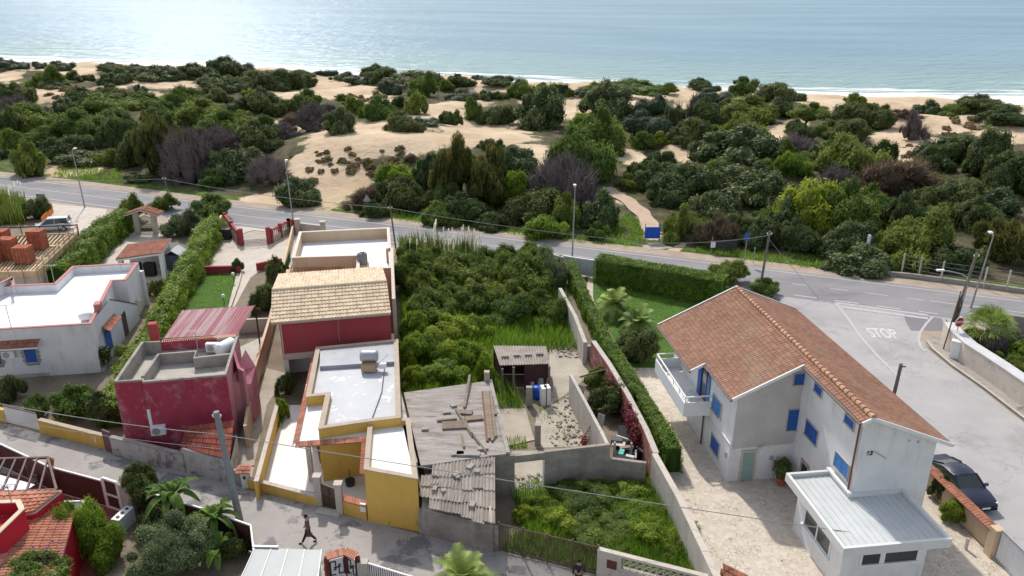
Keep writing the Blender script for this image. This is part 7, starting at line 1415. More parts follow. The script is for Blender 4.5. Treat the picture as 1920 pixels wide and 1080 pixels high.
# ================================================================ STREET FURNITURE
def lamp_post(u, v, h, label, arm=(0, -1.0), lean=0.0, grp='tall street lamps along the coast road', r=.09, um=None):
    q = P2(u, v); t = thing('street_lamp', label, 'street lamp', v3(q, 0), grp); top = (q[0] + lean, q[1], h); part('pole', MB().tube([v3(q, 0), (q[0] + lean * .5, q[1], h * .5), top], [r, r * .8, r * .55], 8), M('lamp_post_grey', (.34, .34, .32), (.27, .27, .25), 2, .6), t)
    e = (top[0] + arm[0], top[1] + arm[1], h + .15); part('arm', MB().tube([top, e], .035, 6), m_grey, t); part('lamp_head', MB().box(((top[0] + e[0]) / 2 + arm[0] * .5, (top[1] + e[1]) / 2 + arm[1] * .5, h + .14), (.28 + abs(arm[0]) * .3, .28 + abs(arm[1]) * .3, .13)), m_whitepaint, t)
lamp_post(159, 389, 7.3, 'tall street lamp farthest left, beside the forecourt', (.1, .5), -.1); lamp_post(551, 424, 7.6, 'tall street lamp behind the roof terrace in front of the bare sand slope', (0, .5), -.2); lamp_post(1073, 480, 7.4, 'tall street lamp in front of the large purple bare bush', (.0, .5), .08); lamp_post(1820, 578, 6.8, 'tall street lamp at far right leaning over the fence', (0, .5), .5)
cl = thing('curved_street_lamp', 'street lamp with long curved arm behind the stop sign', 'street lamp', v3(P2(1787, 628), 0)); q = Vector(v3(P2(1787, 628), 0)); w_ = MB(); hh = 5.2
w_.tube([q, q + Vector((.25, 0, hh * .85)), q + Vector((.15, 0, hh * .97)), q + Vector((-.5, 0, hh + .2)), q + Vector((-1.5, 0, hh + .45)), q + Vector((-2.0, 0, hh + .5))], [.07, .055, .05, .05, .04, .04], 8); part('pole', w_, m_grey, cl); part('lamp_head', MB().box(q + Vector((-2.2, 0, hh + .52)), (.6, .22, .12)), m_whitepaint, cl)
def upole(u, v, h, r, m, label, lean=(0, 0), cross=True, name='utility_pole', u1=None):
    q = Vector(v3(P2(u, v), 0)); t = thing(name, label, 'pole', tuple(q)); top = q + Vector((lean[0], lean[1], h)); part('shaft', MB().tube([q, top], [r, r * .75], 10), m, t)
    if cross: w_ = MB(); w_.beam(top + Vector((-.2, 0, -.3)), top + Vector((.2, 0, -.3)), .05); w_.lathe(top + Vector((-.2, 0, -.3)), [(.03, 0), (.05, .12), (.02, .15)], 8); w_.lathe(top + Vector((.2, 0, -.3)), [(.03, 0), (.05, .12), (.02, .15)], 8); part('insulators', w_, m_whitepaint, t)
    return top
T1 = upole(450, 978, 6.9, .2, m_polec, 'thick grey concrete pole standing on the lane by the banana plants', (-.35, 0)); 
T2 = upole(742, 465, 4.8, .1, m_polew, 'dark wooden cable pole behind the roof terrace', (-.35, 0)); T3 = upole(1424, 548, 6.0, .13, m_polew, 'weathered cable pole on the road edge behind the big roof', (.25, 0)); T4 = upole(1786, 612, 6.6, .15, m_polew, 'weathered concrete cable pole behind the stop sign', (.65, 0)); T5 = upole(323, 392, 4.2, .09, m_polew, 'short wooden cable pole behind the bushy shrubs at left', (-.4, 0)); T6 = upole(1768, 657, 5.0, .055, m_rust, 'thin leaning pole against the white topped wall', (.5, .2), False, 'thin_pole')
q = HB(10.0, 6.6); T7 = None; qq = P(1690, 682, 6.2); t = thing('utility_pole', 'dark wooden pole behind the east eave of the big tiled roof', 'pole', (qq.x - .2, qq.y, 0)); part('shaft', MB().tube([(qq.x - .2, qq.y, 0), tuple(qq)], [.13, .10], 10), m_polew, t); part('insulators', MB().box(qq + Vector((.1, 0, -.2)), (.4, .06, .06)), m_iron, t)
def cable(pts, r, label, name='overhead_cable', sag=.3, grp=None):
    w_ = MB(); out = []
    for a_, b_ in zip(pts[:-1], pts[1:]):
        for k in range(9): t = k / 8; p = Vector(a_).lerp(Vector(b_), t); p.z -= sag * 4 * t * (1 - t); out.append(p)
    w_.tube(out, r, 5); return solo(name, w_, m_wire, label, 'cable', tuple(pts[0]), grp)
p_a, p_b = P(-40, 752, 5.6), P(1560, 1062, 5.6)
T1b = T1 + Vector((.1, -.1, -1.3)); cable([P(-60, 745, 6.2), T1b], .022, 'white overhead cable from the left edge to the thick concrete pole', sag=.25); cable([T1b, Vector(v3(HB(5.5, -9.6), 2.9))], .022, 'white overhead cable from the thick concrete pole across the plots to the annex', sag=.12)
cable([P(-60, 775, 4.9), T1 + Vector((.1, -.1, -2.2))], .012, 'thin lower cable in front of the crimson house', sag=.2)
cable([P(-80, 330, 4.5), T5 - Vector((0, 0, .3)), T2 - Vector((0, 0, .3))], .03, 'overhead cable along the coast road from the left edge to the dark wooden pole', sag=.4); cable([T2 - Vector((0, 0, .3)), P(1220, 455, 4.6), T3 - Vector((0, 0, .4))], .03, 'overhead cable along the coast road between the two wooden poles', sag=.3)
w_ = MB(); w_.tube([T3 - Vector((-.1, 0, .9)), P(1535, 560, 0)], .02, 5); solo('guy_wire', w_, m_wire, 'slanting guy wire from the weathered cable pole to the road', 'cable', tuple(T3))
# stop sign
q = Vector(v3(P2(1783, 660), 0)); ss = thing('stop_sign', 'red octagonal stop sign on a grey post at the junction', 'sign', tuple(q)); top = q + Vector((.12, 0, 2.35)); top = Vector((q.x + .12, q.y, 2.6)); part('post', MB().tube([q, q + Vector((.15, 0, 2.7))], .035, 8), m_grey, ss)
oc = [(math.cos(R(22.5 + 45 * k)), math.sin(R(22.5 + 45 * k))) for k in range(8)]; bd = MB(); bdm = Matrix.Translation(top + Vector((0, -.05, 0))) @ Matrix.Rotation(R(12), 4, 'Z') @ Matrix.Rotation(R(90), 4, 'X')
bd.add([bdm @ Vector((x * .42, y * .42, 0)) for x, y in oc] + [bdm @ Vector((x * .42, y * .42, -.03)) for x, y in oc], [tuple(range(8)), tuple(range(8, 16))[::-1]] + [(i, 8 + i, 8 + (i + 1) % 8, (i + 1) % 8) for i in range(8)]); brd = part('board', bd, m_whitepaint, ss)
bd = MB(); bd.add([bdm @ Vector((x * .385, y * .385, .006)) for x, y in oc], [tuple(range(8))]); part('red_face', bd, m_signred, brd)
tm = textmesh('STOP', .28, .002, .008); tm.materials.append(m_whitepaint); o = bpy.data.objects.new('lettering', tm); col.objects.link(o); o.parent = brd; o.matrix_local = Matrix.Translation(-ROOT[ss]) @ bdm @ Matrix.Translation((0, 0, .012))
# blue panel, signs over the road
q = Vector(v3(P2(1224, 462), 0)); q = Vector((*tpix(1222, 458)[:2], .0)); bs = thing('blue_bin_screen', 'bright blue rectangular board on posts at the start of the sandy footpath', 'board', tuple(q)); part('board', MB().box(q + Vector((0, 0, 1.15)), (1.55, .08, 1.3)), m_bluep, bs)
for s_ in (-1, 1): part('post', MB().tube([q + Vector((s_ * .82, 0, 0)), q + Vector((s_ * .82, 0, 2.2))], .04, 6), m_bluep, bs)
struct('concrete_pad', MB().prism(pl([(1203, 461), (1240, 456), (1252, 466), (1215, 470)]), -.05, .03), m_dirtlight)
def roadsign(u, v, h, kind, label):
    q = Vector((*tpix(u, v)[:2], 0)); t = thing('road_sign', label, 'sign', tuple(q)); part('post', MB().tube([q, q + Vector((0, 0, h))], .035, 6), m_grey, t)
    if kind == 'tri': w_ = MB(); c_ = q + Vector((0, -.05, h - .35)); w_.add([c_ + Vector((-.5, 0, -.4)), c_ + Vector((.5, 0, -.4)), c_ + Vector((0, 0, .5)), c_ + Vector((-.5, .03, -.4)), c_ + Vector((.5, .03, -.4)), c_ + Vector((0, .03, .5))], [(0, 1, 2), (5, 4, 3), (0, 3, 4, 1), (1, 4, 5, 2), (2, 5, 3, 0)]); part('board', w_, m_grey, t)
    elif kind == 'blue': part('board', MB().box(q + Vector((.0, -.05, h - .4)), (.45, .04, .85)), m_blue, t)
    elif kind == 'side': part('board', MB().box(q + Vector((.0, -.05, h - .6)), (.16, .5, 1.3)), M('sign_back', (.45, .5, .58), (.35, .4, .5), 2, .5), t)
    elif kind == 'panel': part('board', MB().box(q + Vector((1.2, -.05, 1.0)), (2.9, .05, .9)), m_iron, t); part('notice', MB().box(q + Vector((.1, -.09, 1.0)), (.5, .02, .7)), m_whitepaint, t)
    elif kind == 'pole': part('cap', MB().ball(q + Vector((0, 0, h)), .05), m_whitepaint, t)
roadsign(690, 403, 2.4, 'tri', 'grey backed triangular sign on the far verge in front of the shrubs'); roadsign(1395, 495, 3.2, 'blue', 'tall blue road sign on the far side of the road'); roadsign(1333, 478, 1.8, 'panel', 'dark notice panel with a white sheet under the roadside bushes'); roadsign(1622, 490, 2.8, 'side', 'pale road sign seen from the side above the dark roadside bush'); roadsign(1602, 486, 2.2, 'pole', 'thin white post left of the pale sideways sign'); roadsign(1412, 495, 1.6, 'pole', 'thin short post right of the blue road sign')
# post and wire fence with low wall on the far right
fr_ = thing('wire_fence', 'wire fence on concrete posts above a low wall beyond the road at right', 'fence', v3(P2(1750, 520), 0)); w_ = MB(); fpts = [P2(1690, 513), P2(1722, 520), P2(1763, 528), P2(1843, 540), P2(1886, 546), P2(1990, 560), P2(2150, 580)]; wall(w_, [P2(1640, 516), P2(1700, 521), P2(1800, 534), P2(1900, 548), P2(2150, 585)], .3, 0, .45); part('low_wall', w_, m_conc, fr_, fix=True); w_ = MB()
for p in fpts: w_.beam(v3(p, 0), v3(p, 2.1), .12)
part('post', w_, m_conc_lt, fr_); w_ = MB()
for z in (.7, 1.1, 1.5, 1.95):
    for i in range(len(fpts) - 1): w_.beam(v3(fpts[i], z), v3(fpts[i + 1], z), .015)
part('wires', w_, m_grey, fr_)
# right garden wall
gw = thing('garden_wall', 'beige garden wall with broad white cap along the side road', 'wall', v3(P2(1850, 700), 0)); gp_ = pl([(1762, 640), (1772, 655), (1800, 682), (1860, 723), (1935, 778), (2120, 920)]); w_ = MB(); wall(w_, gp_, .25, 0, 1.7); part('wall', w_, m_pale, gw, fix=True)
w_ = MB(); wall(w_, [(p[0] - .04, p[1] - .04) for p in gp_], .95, 1.7, 1.78); part('cap', w_, M('chalky_cap', (.60, .59, .59), (.48, .47, .47), 1.2, .9, stain=(.3, .29, .28), sscale=1.2, sth=.58, smask=.2), gw, fix=True)
w_ = MB(); wall(w_, pl([(1763, 612), (1756, 640), (1762, 650)], .0)[:2], .2, 0, 1.5)
mbx = thing('meter_pillar', 'white meter pillar against the beige garden wall below the stop sign', 'meter pillar', v3(P2(1787, 672), 0)); q = P2(1787, 673); part('body', MB().box(v3(q, .75), (.6, .4, 1.5), -.6), m_whitepaint, mbx); part('cap', MB().box(v3(q, 1.53), (.7, .5, .08), -.6), m_whitepaint, mbx)
w_ = MB(); wall(w_, [P2(1850, 620), P2(1890, 622), P2(1990, 640)], .25, 0, 1.5, 1); solo('rear_garden_wall', w_, m_conc, 'stained grey wall behind the fan palm at the right edge', 'wall', v3(P2(1890, 622), 0), fix=True)
struct('garden_ground', MB().flat(pl([(1768, 632), (1800, 618), (2000, 640), (2200, 900), (1935, 775), (1860, 720), (1800, 678)]), .014), m_verge)
dt = thing('dead_trunk', 'bare dark dead tree trunk beside the cable pole at the junction', 'tree', v3(P2(1777, 632), 0)); q = Vector(v3(P2(1777, 634), 0)); w_ = MB(); w_.tube([q, q + Vector((.1, 0, 1.2)), q + Vector((.3, 0, 2.2)), q + Vector((.2, 0, 3.2)), q + Vector((.4, 0, 3.9))], [.22, .17, .14, .1, .04], 8); w_.tube([q + Vector((.3, 0, 2.0)), q + Vector((.6, .1, 2.8)), q + Vector((.55, .1, 3.4))], [.08, .06, .03], 6); w_.tube([q + Vector((.1, 0, .9)), q + Vector((-.3, 0, 1.4)), q + Vector((-.5, 0, 1.7))], [.07, .05, .02], 6); w_.tube([q, q + Vector((.35, .1, .8)), q + Vector((.4, 0, 1.8))], [.14, .1, .06], 6); part('trunk', w_, m_bark, dt)
rg = thing('road_gate', 'white ribbed sheet metal gate at the road end of the garden path', 'gate', v3(P2(1087, 520), 0)); a_, b_ = Vector(v3(P2(1056, 512), 0)), Vector(v3(P2(1119, 522), 0)); w_ = MB(); corrug(w_, a_ + Vector((0, 0, .1)), b_ + Vector((0, 0, .1)), b_ + Vector((0, 0, 1.75)), a_ + Vector((0, 0, 1.75)), .35, .03); part('panel', w_, m_metalroof, rg); w_ = MB(); w_.beam(a_ + Vector((0, 0, 1.8)), b_ + Vector((0, 0, 1.8)), .14, .12); w_.beam(a_.lerp(b_, .35), a_.lerp(b_, .35) + Vector((0, 0, 1.8)), .1); part('frame', w_, m_whitepaint, rg)
w_ = MB(); wall(w_, [P2(1022, 500), P2(1056, 512)], .25, 0, 1.6); solo('gate_side_wall', w_, m_conc_lt, 'short pale wall left of the white road gate', 'wall', v3(P2(1040, 506), 0), fix=True)

# ================================================================ PEOPLE
def skinned(name, nodes, edges, m, parent, rootidx=0, sub=1):
    me = bpy.data.meshes.new(name); me.from_pydata([n[:3] for n in nodes], edges, []); o = bpy.data.objects.new(name, me); col.objects.link(o); o.parent = parent
    sk_ = me.skin_vertices or None
    md = o.modifiers.new('skin', 'SKIN'); 
    if not me.skin_vertices: me.attributes
    bpy.context.view_layer.update()
    lay = me.skin_vertices[0].data if len(me.skin_vertices) else None
    if lay is None:
        bm = bmesh.new(); bm.from_mesh(me); ly = bm.verts.layers.skin.verify(); bm.verts.ensure_lookup_table()
        for v, n in zip(bm.verts, nodes): v[ly].radius = (n[3], n[4] if len(n) > 4 else n[3]); v[ly].use_root = (v.index == rootidx)
        bm.to_mesh(me); bm.free()
    else:
        for d, n in zip(lay, nodes): d.radius = (n[3], n[4] if len(n) > 4 else n[3])
        lay[rootidx].use_root = True
    md.use_smooth_shade = True; s = o.modifiers.new('sub', 'SUBSURF'); s.levels = sub; s.render_levels = sub; me.materials.append(m); return o
m_skin = M('skin', (.38, .22, .16), (.34, .19, .14), 3, .6); m_hair = M('dark_hair', (.015, .012, .01), (.01, .008, .007), 3, .7); m_shirt = M('mauve_shirt', (.13, .09, .12), (.10, .07, .095), 5, .85); m_trous = M('black_trousers', (.016, .014, .017), (.012, .011, .013), 5, .85); m_shoe = M('black_shoe', (.012, .011, .012), (.01, .009, .01), 5, .5)
def person(x, y, face, label, shirt, trous, bag=False, stride=.34):
    """face: heading angle; local +x is forward"""
    t = thing('person', label, 'person', (x, y, 0)); t.rotation_euler = (0, 0, face)
    s = stride
    N = [(0, 0, .95, .13, .10), (0, 0, 1.15, .115, .09), (0, 0, 1.36, .15, .10), (.01, 0, 1.48, .07, .07), (.03, 0, 1.54, .052, .052), (.05, 0, 1.60, .07, .07), (.055, 0, 1.68, .085, .075), (.05, 0, 1.755, .055, .055),
         (0, .10, .90, .10, .09), (s * .45, .10, .50, .062, .06), (s, .09, .10, .042, .042), (s + .02, .09, .055, .04, .035), (s + .19, .10, .03, .035, .028),
         (0, -.10, .90, .10, .09), (-s * .15, -.10, .50, .062, .06), (-s * 1.05, -.09, .14, .042, .042), (-s * 1.05, -.09, .08, .04, .035), (-s * .62 - .02, -.10, .03, .033, .028),
         (0, .20, 1.40, .062, .06), (-.10, .25, 1.12, .044, .044), (-.06, .25, .88, .033, .030), (-.03, .25, .80, .04, .02),
         (0, -.20, 1.40, .062, .06), (.08, -.25, 1.13, .044, .044), (.20, -.24, .93, .033, .030), (.25, -.235, .86, .04, .02)]
    E_ = [(0, 1), (1, 2), (2, 3), (3, 4), (4, 5), (5, 6), (6, 7), (0, 8), (8, 9), (9, 10), (10, 11), (11, 12), (0, 13), (13, 14), (14, 15), (15, 16), (16, 17), (2, 18), (18, 19), (19, 20), (20, 21), (2, 22), (22, 23), (23, 24), (24, 25)]
    # fingers: five short chains per hand
    for base, hx in ((21, -1), (25, 1)):
        bx, by, bz = N[base][:3]; sy = 1 if by > 0 else -1
        for k in range(4):
            i = len(N); N.append((bx + (k - 1.5) * .018, by, bz - .035, .009, .009)); N.append((bx + (k - 1.5) * .018 + .01, by - sy * .012, bz - .075 - .006 * (k in (1, 2)), .0075, .0075)); E_ += [(base, i), (i, i + 1)]
        i = len(N); N.append((bx + .035, by - sy * .01, bz - .005, .010, .010)); N.append((bx + .045, by - sy * .02, bz - .04, .008, .008)); E_ += [(base, i), (i, i + 1)]
    body = skinned('body', N, E_, m_skin, t)
    sN = [(0, 0, .93, .15, .115), (0, 0, 1.15, .135, .105), (0, 0, 1.36, .17, .115), (.01, 0, 1.47, .085, .085), (0, .20, 1.40, .08, .075), (-.10, .255, 1.12, .058, .058), (-.07, .255, .93, .048, .045), (0, -.20, 1.40, .08, .075), (.08, -.255, 1.13, .058, .058), (.17, -.245, .98, .048, .045)]
    skinned('shirt', sN, [(0, 1), (1, 2), (2, 3), (2, 4), (4, 5), (5, 6), (2, 7), (7, 8), (8, 9)], shirt, t)
    tN = [(0, 0, .97, .145, .115), (0, .09, .88, .115, .10), (s * .45, .10, .50, .08, .075), (s * .98, .09, .12, .06, .055), (0, -.09, .88, .115, .10), (-s * .15, -.10, .50, .08, .075), (-s * 1.03, -.09, .17, .06, .055)]
    skinned('trousers', tN, [(0, 1), (1, 2), (2, 3), (0, 4), (4, 5), (5, 6)], trous, t)
    for a, b_ in ((11, 12), (16, 17)):
        p, q = N[a], N[b_]; skinned('shoe', [(p[0] - .03, p[1], .05, .045, .05), (p[0] + .06, p[1], .045, .05, .045), (max(q[0], p[0] + .18), q[1], .035, .042, .035)], [(0, 1), (1, 2)], m_shoe, t)
    ROOT[t] = Vector((0, 0, 0)); h = MB(); dome(h, (.035, 0, 1.72), .105, 1.0, .92, .95, 7, .5, 1.64); part('hair', h, m_hair, t, smooth=True)
    fc = MB(); fc.box((.138, .03, 1.69), (.012, .022, .014)); fc.box((.138, -.03, 1.69), (.012, .022, .014)); fc.box((.138, 0, 1.625), (.01, .045, .01)); part('face', fc, m_hair, t); fc = MB(); fc.box((.148, 0, 1.66), (.02, .02, .035)); fc.box((.05, .082, 1.67), (.03, .012, .05)); fc.box((.05, -.082, 1.67), (.03, .012, .05)); part('nose_and_ears', fc, m_skin, t)
    return t
pq = P2(580, 1018); person(pq[0], pq[1], R(180), 'man in mauve shirt and black trousers walking left along the lane', m_shirt, m_trous)
bgq = thing('handbag', 'small dark brown bag carried by the walking man', 'bag', (pq[0] + .10, pq[1] - .28, .62)); 
w_ = MB(); w_.box((pq[0] + .14, pq[1] - .27, .76), (.30, .10, .22)); part('pouch', w_, M('brown_leather', (.06, .045, .04), (.045, .033, .03), 3, .6), bgq); w_ = MB(); w_.tube([(pq[0] + .03, pq[1] - .27, .87), (pq[0] + .07, pq[1] - .27, .96), (pq[0] + .18, pq[1] - .27, .96), (pq[0] + .24, pq[1] - .27, .87)], .012, 5); part('strap', w_, m_iron, bgq)
pq2 = P2(1084, 1103); person(pq2[0], pq2[1], R(-100), 'person in dark jacket at the bottom edge in front of the rusty fence', M('dark_jacket', (.02, .022, .03), (.015, .017, .024), 4, .8), m_trous, stride=.2)

# ================================================================ VEGETATION
KN = {'D': 'dark green dense shrub', 'G': 'mid green feathery bush', 'B': 'bright yellow green bush', 'K': 'smooth very dark mound shrub', 'S': 'speckled grey green shrub', 'P': 'bare purple grey twiggy bush', 'R': 'reddish brown dry bush', 'T': 'tall drooping olive brown tree', 'Y': 'small dry dune tuft'}
VEG = """K72,130,30,16 K115,134,52,20 K3,126,40,18 G78,165,66,38 D132,152,44,16 D162,152,30,14 S95,167,60,16 S212,161,64,24 S285,153,88,28 S345,148,64,24 S405,148,72,32 S442,140,50,22 K450,146,60,24
D400,176,90,32 D470,172,90,36 D522,170,80,36 D560,166,60,28 K605,142,46,12 D205,140,70,16 D250,142,70,18 K510,148,60,16 D555,150,60,16 D640,152,50,14 K20,132,50,14 D15,182,44,26 D45,192,54,28 P22,210,60,28 S4,192,34,28 D150,206,92,38 D205,196,80,32 K232,184,32,16 K260,178,32,14 G190,216,100,32 G262,206,70,28
S105,222,66,30 G40,247,90,42 D8,256,54,50 G135,232,54,26 G130,267,84,44 G208,252,92,42 D60,225,50,24 P345,347,96,92 T287,332,124,126 G340,207,72,40 D366,187,50,20 D400,207,62,36 S412,217,58,26 D492,217,78,40 D540,212,44,26 G572,207,62,32 P605,217,50,20
G370,242,92,40 G410,268,98,48 G490,273,84,46 D480,297,94,52 P402,292,74,42 P590,247,84,40 S632,252,64,40 R546,237,54,26 G15,287,54,38 G60,282,64,32 S76,292,44,22 G40,337,76,60 D130,307,84,42 S152,314,92,24 D215,292,64,60 D240,316,60,60
S430,347,96,56 S462,334,84,40 P502,350,72,46 S250,347,56,18 S560,390,92,50 D240,270,60,40 G300,225,60,30 D310,262,50,40 D360,290,60,44 G455,245,60,30 S440,268,50,24 D20,225,50,24 D100,285,50,30 G170,290,50,30 P535,262,60,26
S700,145,62,20 D715,162,64,28 D772,166,124,30 G792,183,62,40 K730,179,46,24 D860,166,64,22 K866,190,78,26 K670,159,56,14 D936,166,72,14 K900,150,34,9 G984,188,64,36 S916,188,42,18 D943,188,26,12 G710,226,68,44 G660,216,54,28 G776,216,52,36 D745,204,42,18
D752,248,78,34 K800,236,54,16 D843,234,46,32 G885,228,42,40 D935,236,72,34 S1014,244,98,64 K1043,184,40,28 G1066,184,22,14 S1140,221,106,50 K1226,218,72,42 D1112,182,64,18 G1190,176,114,22 G1242,179,74,20 K1102,184,52,14 B1090,242,52,26 G1130,292,112,74 G1092,337,122,84
K1216,266,92,48 S1268,238,40,42 D922,284,48,24 T850,388,92,124 T918,402,124,112 B965,388,72,56 S800,357,62,52 S972,332,94,42 B738,372,84,52 S732,387,92,40 D762,398,92,52 P1060,408,136,100 S1126,436,80,62 D1010,426,124,60 G1062,432,64,60 R770,308,28,18 D870,425,110,50 R680,395,70,40 D830,402,70,50
D1320,173,64,22 G1396,183,58,32 D1456,191,84,38 K1346,196,74,26 P1300,227,58,50 G1412,237,112,50 D1370,227,60,36 G1400,277,92,60 D1472,222,64,32 G1606,210,54,32 D1646,214,58,24 D1600,242,92,42 D1652,242,64,36 D1592,267,84,42 G1560,262,64,32 S1746,215,62,28 D1862,217,122,32 G1802,217,60,22 D1900,240,112,24
P1720,262,64,48 R1700,224,62,14 D1330,242,72,50 D1300,277,84,50 S1392,318,152,62 S1330,302,80,40 G1320,372,112,62 D1365,362,70,50 P1500,292,72,42 S1535,305,50,30 G1612,338,134,78 B1492,338,64,42 P1580,367,84,50 R1692,372,154,72 G1722,352,80,40 D1800,307,114,50 D1872,332,122,82 D1902,372,102,80 D1762,322,80,44
D1292,387,144,72 S1402,387,172,62 S1352,422,104,56 S1452,402,104,62 S1222,362,76,50 S1245,385,70,50 G1270,457,66,66 R1342,468,84,56 D1432,470,84,56 B1532,442,134,98 G1602,450,134,98 D1502,480,94,60 D1612,492,154,62 S1625,520,142,46 G1740,503,154,94 G1700,492,104,70 T1890,502,114,94 D1792,512,124,44 S1872,412,104,50 D1842,442,104,60 D1810,402,124,62 D1702,442,104,70 G1460,300,70,40 D1500,260,60,30 D1240,320,60,36 S1420,345,70,34 D1250,352,60,40 S1480,442,80,60 D1380,458,80,50
D1200,335,50,36 G1560,300,60,34 D1660,320,60,50 G1640,400,70,50 D1755,400,80,50 G1870,300,60,34 D700,415,60,30 G640,190,40,12"""
veg = []
for tok in VEG.split():
    k = tok[0]; u, v, w, h = map(float, tok[1:].split(',')); veg.append((k, u, v, w, h))
random.seed(21)
cov = [(u, v - h * .4, w * .5, h * .6) for k, u, v, w, h in veg]
fill = 0
for _ in range(4000):
    u, v = random.uniform(-60, 1980), random.uniform(150, 470)
    if fill > 50: break
    if any(((u - a) / (c * 1.15 + 8)) ** 2 + ((v - b_) / (d + 8)) ** 2 < 1 for a, b_, c, d in SAND): continue
    if any(((u - a) / (c * .8)) ** 2 + ((v - b_) / (d * .8)) ** 2 < 1 for a, b_, c, d in cov): continue
    x, y, z = tpix(u, v); 
    if y - yfar(x) < 3.5 or yshore(x) - y < 30: continue
    s = .55 + v / 420; w = random.uniform(26, 52) * s; h = w * random.uniform(.42, .6); veg.append((random.choice('DDGGSGDBG'), u, v + h * .4, w, h)); cov.append((u, v, w * .5, h * .6)); fill += 1
for k in range(120):
    u, v = random.choice([(random.uniform(640, 760), random.uniform(285, 335)), (random.uniform(545, 660), random.uniform(285, 360)), (random.uniform(545, 700), random.uniform(282, 330)), (random.uniform(655, 720), random.uniform(180, 212)), (random.uniform(1760, 1830), random.uniform(225, 262)), (random.uniform(1690, 1760), random.uniform(275, 300)), (random.uniform(80, 135), random.uniform(165, 200))]); s = .6 + v / 500; w = random.uniform(7, 24) * s; veg.append(('Y', u, v, w, w * .36))
if True: lmY = lm['Y']
LAND = [('the left picture edge', 0, 240), ('the tall drooping tree at left', 287, 270), ('the bare sand dune top', 720, 255), ('the steep bare sand slope', 580, 340), ('the twin drooping trees', 885, 330), ('the purple dome bush', 1060, 360), ('the sandy footpath', 1180, 390), ('the umbrella shaped tree', 1520, 215), ('the beach at right', 1600, 200), ('the small sand dunes at right', 1800, 235), ('the dark notice panel', 1370, 465), ('the wire fence', 1800, 510), ('the sand gap by the sea', 1080, 195), ('the shoreline at left', 200, 130), ('the shoreline at centre', 800, 150), ('the sandy hollow at right', 1690, 265), ('the right picture edge', 1920, 330), ('the road bend at left', 120, 340)]
items = []
for k, u, v, w, h in veg:
    x, y, z = tpix(u, min(v, 1e9))
    if y - yfar(x) < 1.0: y = float(yfar(x)) + 1.2; z = float(hz(x, y))
    depth = y * _c - (z - CAM_H) * _s; W = w * depth / FPX; H = h * depth / FPX / (.93 if k != 'T' else 1.0)
    D_ = W * random.uniform(.75, 1.0); y += D_ * .35; z = float(hz(x, y)) - .1 - (.2 * H if k != 'T' else 0)
    if k != 'T': H *= 1.2
    H = H * (1.04 if u < 1150 else .96) if k not in 'YT' else H * .98
    if k != 'Y': W *= 1.2 + .12 * (w > 60 and u < 560)
    big = w > 58
    items.append([k, u, v, w, h, x, y, z, W, D_, H, big])
names = {}
def rel(u, v):
    best = sorted(LAND, key=lambda l: ((l[1] - u) / 1.6) ** 2 + (l[2] - v) ** 2)[0]; dx, dy = u - best[1], v - best[2]
    if abs(dx) > abs(dy) * 1.4: r_ = 'right of' if dx > 0 else 'left of'
    else: r_ = 'in front of' if dy > 0 else 'behind'
    if 'picture edge' in best[0]: r_ = 'near'
    return r_, best[0]
keys = {}
for it in items: 
    sz = 'large' if it[3] > 95 else ('small' if it[3] < 45 else 'medium'); r_ = rel(it[1], it[2]); it.append((sz, it[0], r_)); keys.setdefault(it[-1], []).append(it)
ORD = ['leftmost', 'second from left', 'third from left', 'fourth from left', 'fifth from left', 'sixth from left', 'seventh from left', 'eighth from left', 'ninth from left', 'tenth from left'] + ['%dth from left' % k for k in range(11, 60)]
for key, ls in keys.items():
    ls.sort(key=lambda i: i[1]); sz, k, (r_, l_) = key
    for i, it in enumerate(ls):
        k_, u, v, w, h, x, y, z, W, D_, H, big = it[:12]
        nm = KN[k]; kn = nm if sz == 'medium' or k in 'Y' else sz + ' ' + nm.replace('small ', '')
        lb = kn + ' ' + r_ + ' ' + l_ if len(ls) == 1 else kn + ' ' + ('leftmost' if i == 0 else ('rightmost' if i == len(ls) - 1 else ORD[i])) + ' ' + r_ + ' ' + l_
        if k == 'T':
            lb = {287: 'tall drooping olive brown tree near the road at left', 850: 'tall drooping olive tree left of its twin behind the road', 918: 'broad drooping dark tree beside the purple dome bush', 1890: 'tall orange green drooping tree at the right edge'}[int(u)]
            t = thing('tamarisk_tree', lb, 'tree', (x, y, z), 'dune shrubs and trees'); me = proto(k, random.randrange(3), True); o = bpy.data.objects.new('crown', me); col.objects.link(o); o.parent = t; o.scale = (W / 2, D_ / 2, H); o.rotation_euler = (0, 0, random.uniform(0, 3))
            tr = MB(); tr.tube([(x, y, z), (x + .2, y, z + H * .3), (x + .5, y, z + H * .6)], [.3, .2, .12], 8); tr.tube([(x, y, z + .3), (x - .8, y - .3, z + H * .4)], [.15, .06], 6); part('trunk', tr, m_bark, t); continue
        bush(x, y, z, W, D_, H, k, lb, {'P': 'bush', 'R': 'bush', 'Y': 'tuft'}.get(k, 'shrub'), 'dune shrubs and trees', {'P': 'bare_bush', 'R': 'dry_bush', 'Y': 'dune_tuft'}.get(k, 'shrub'), big=big)
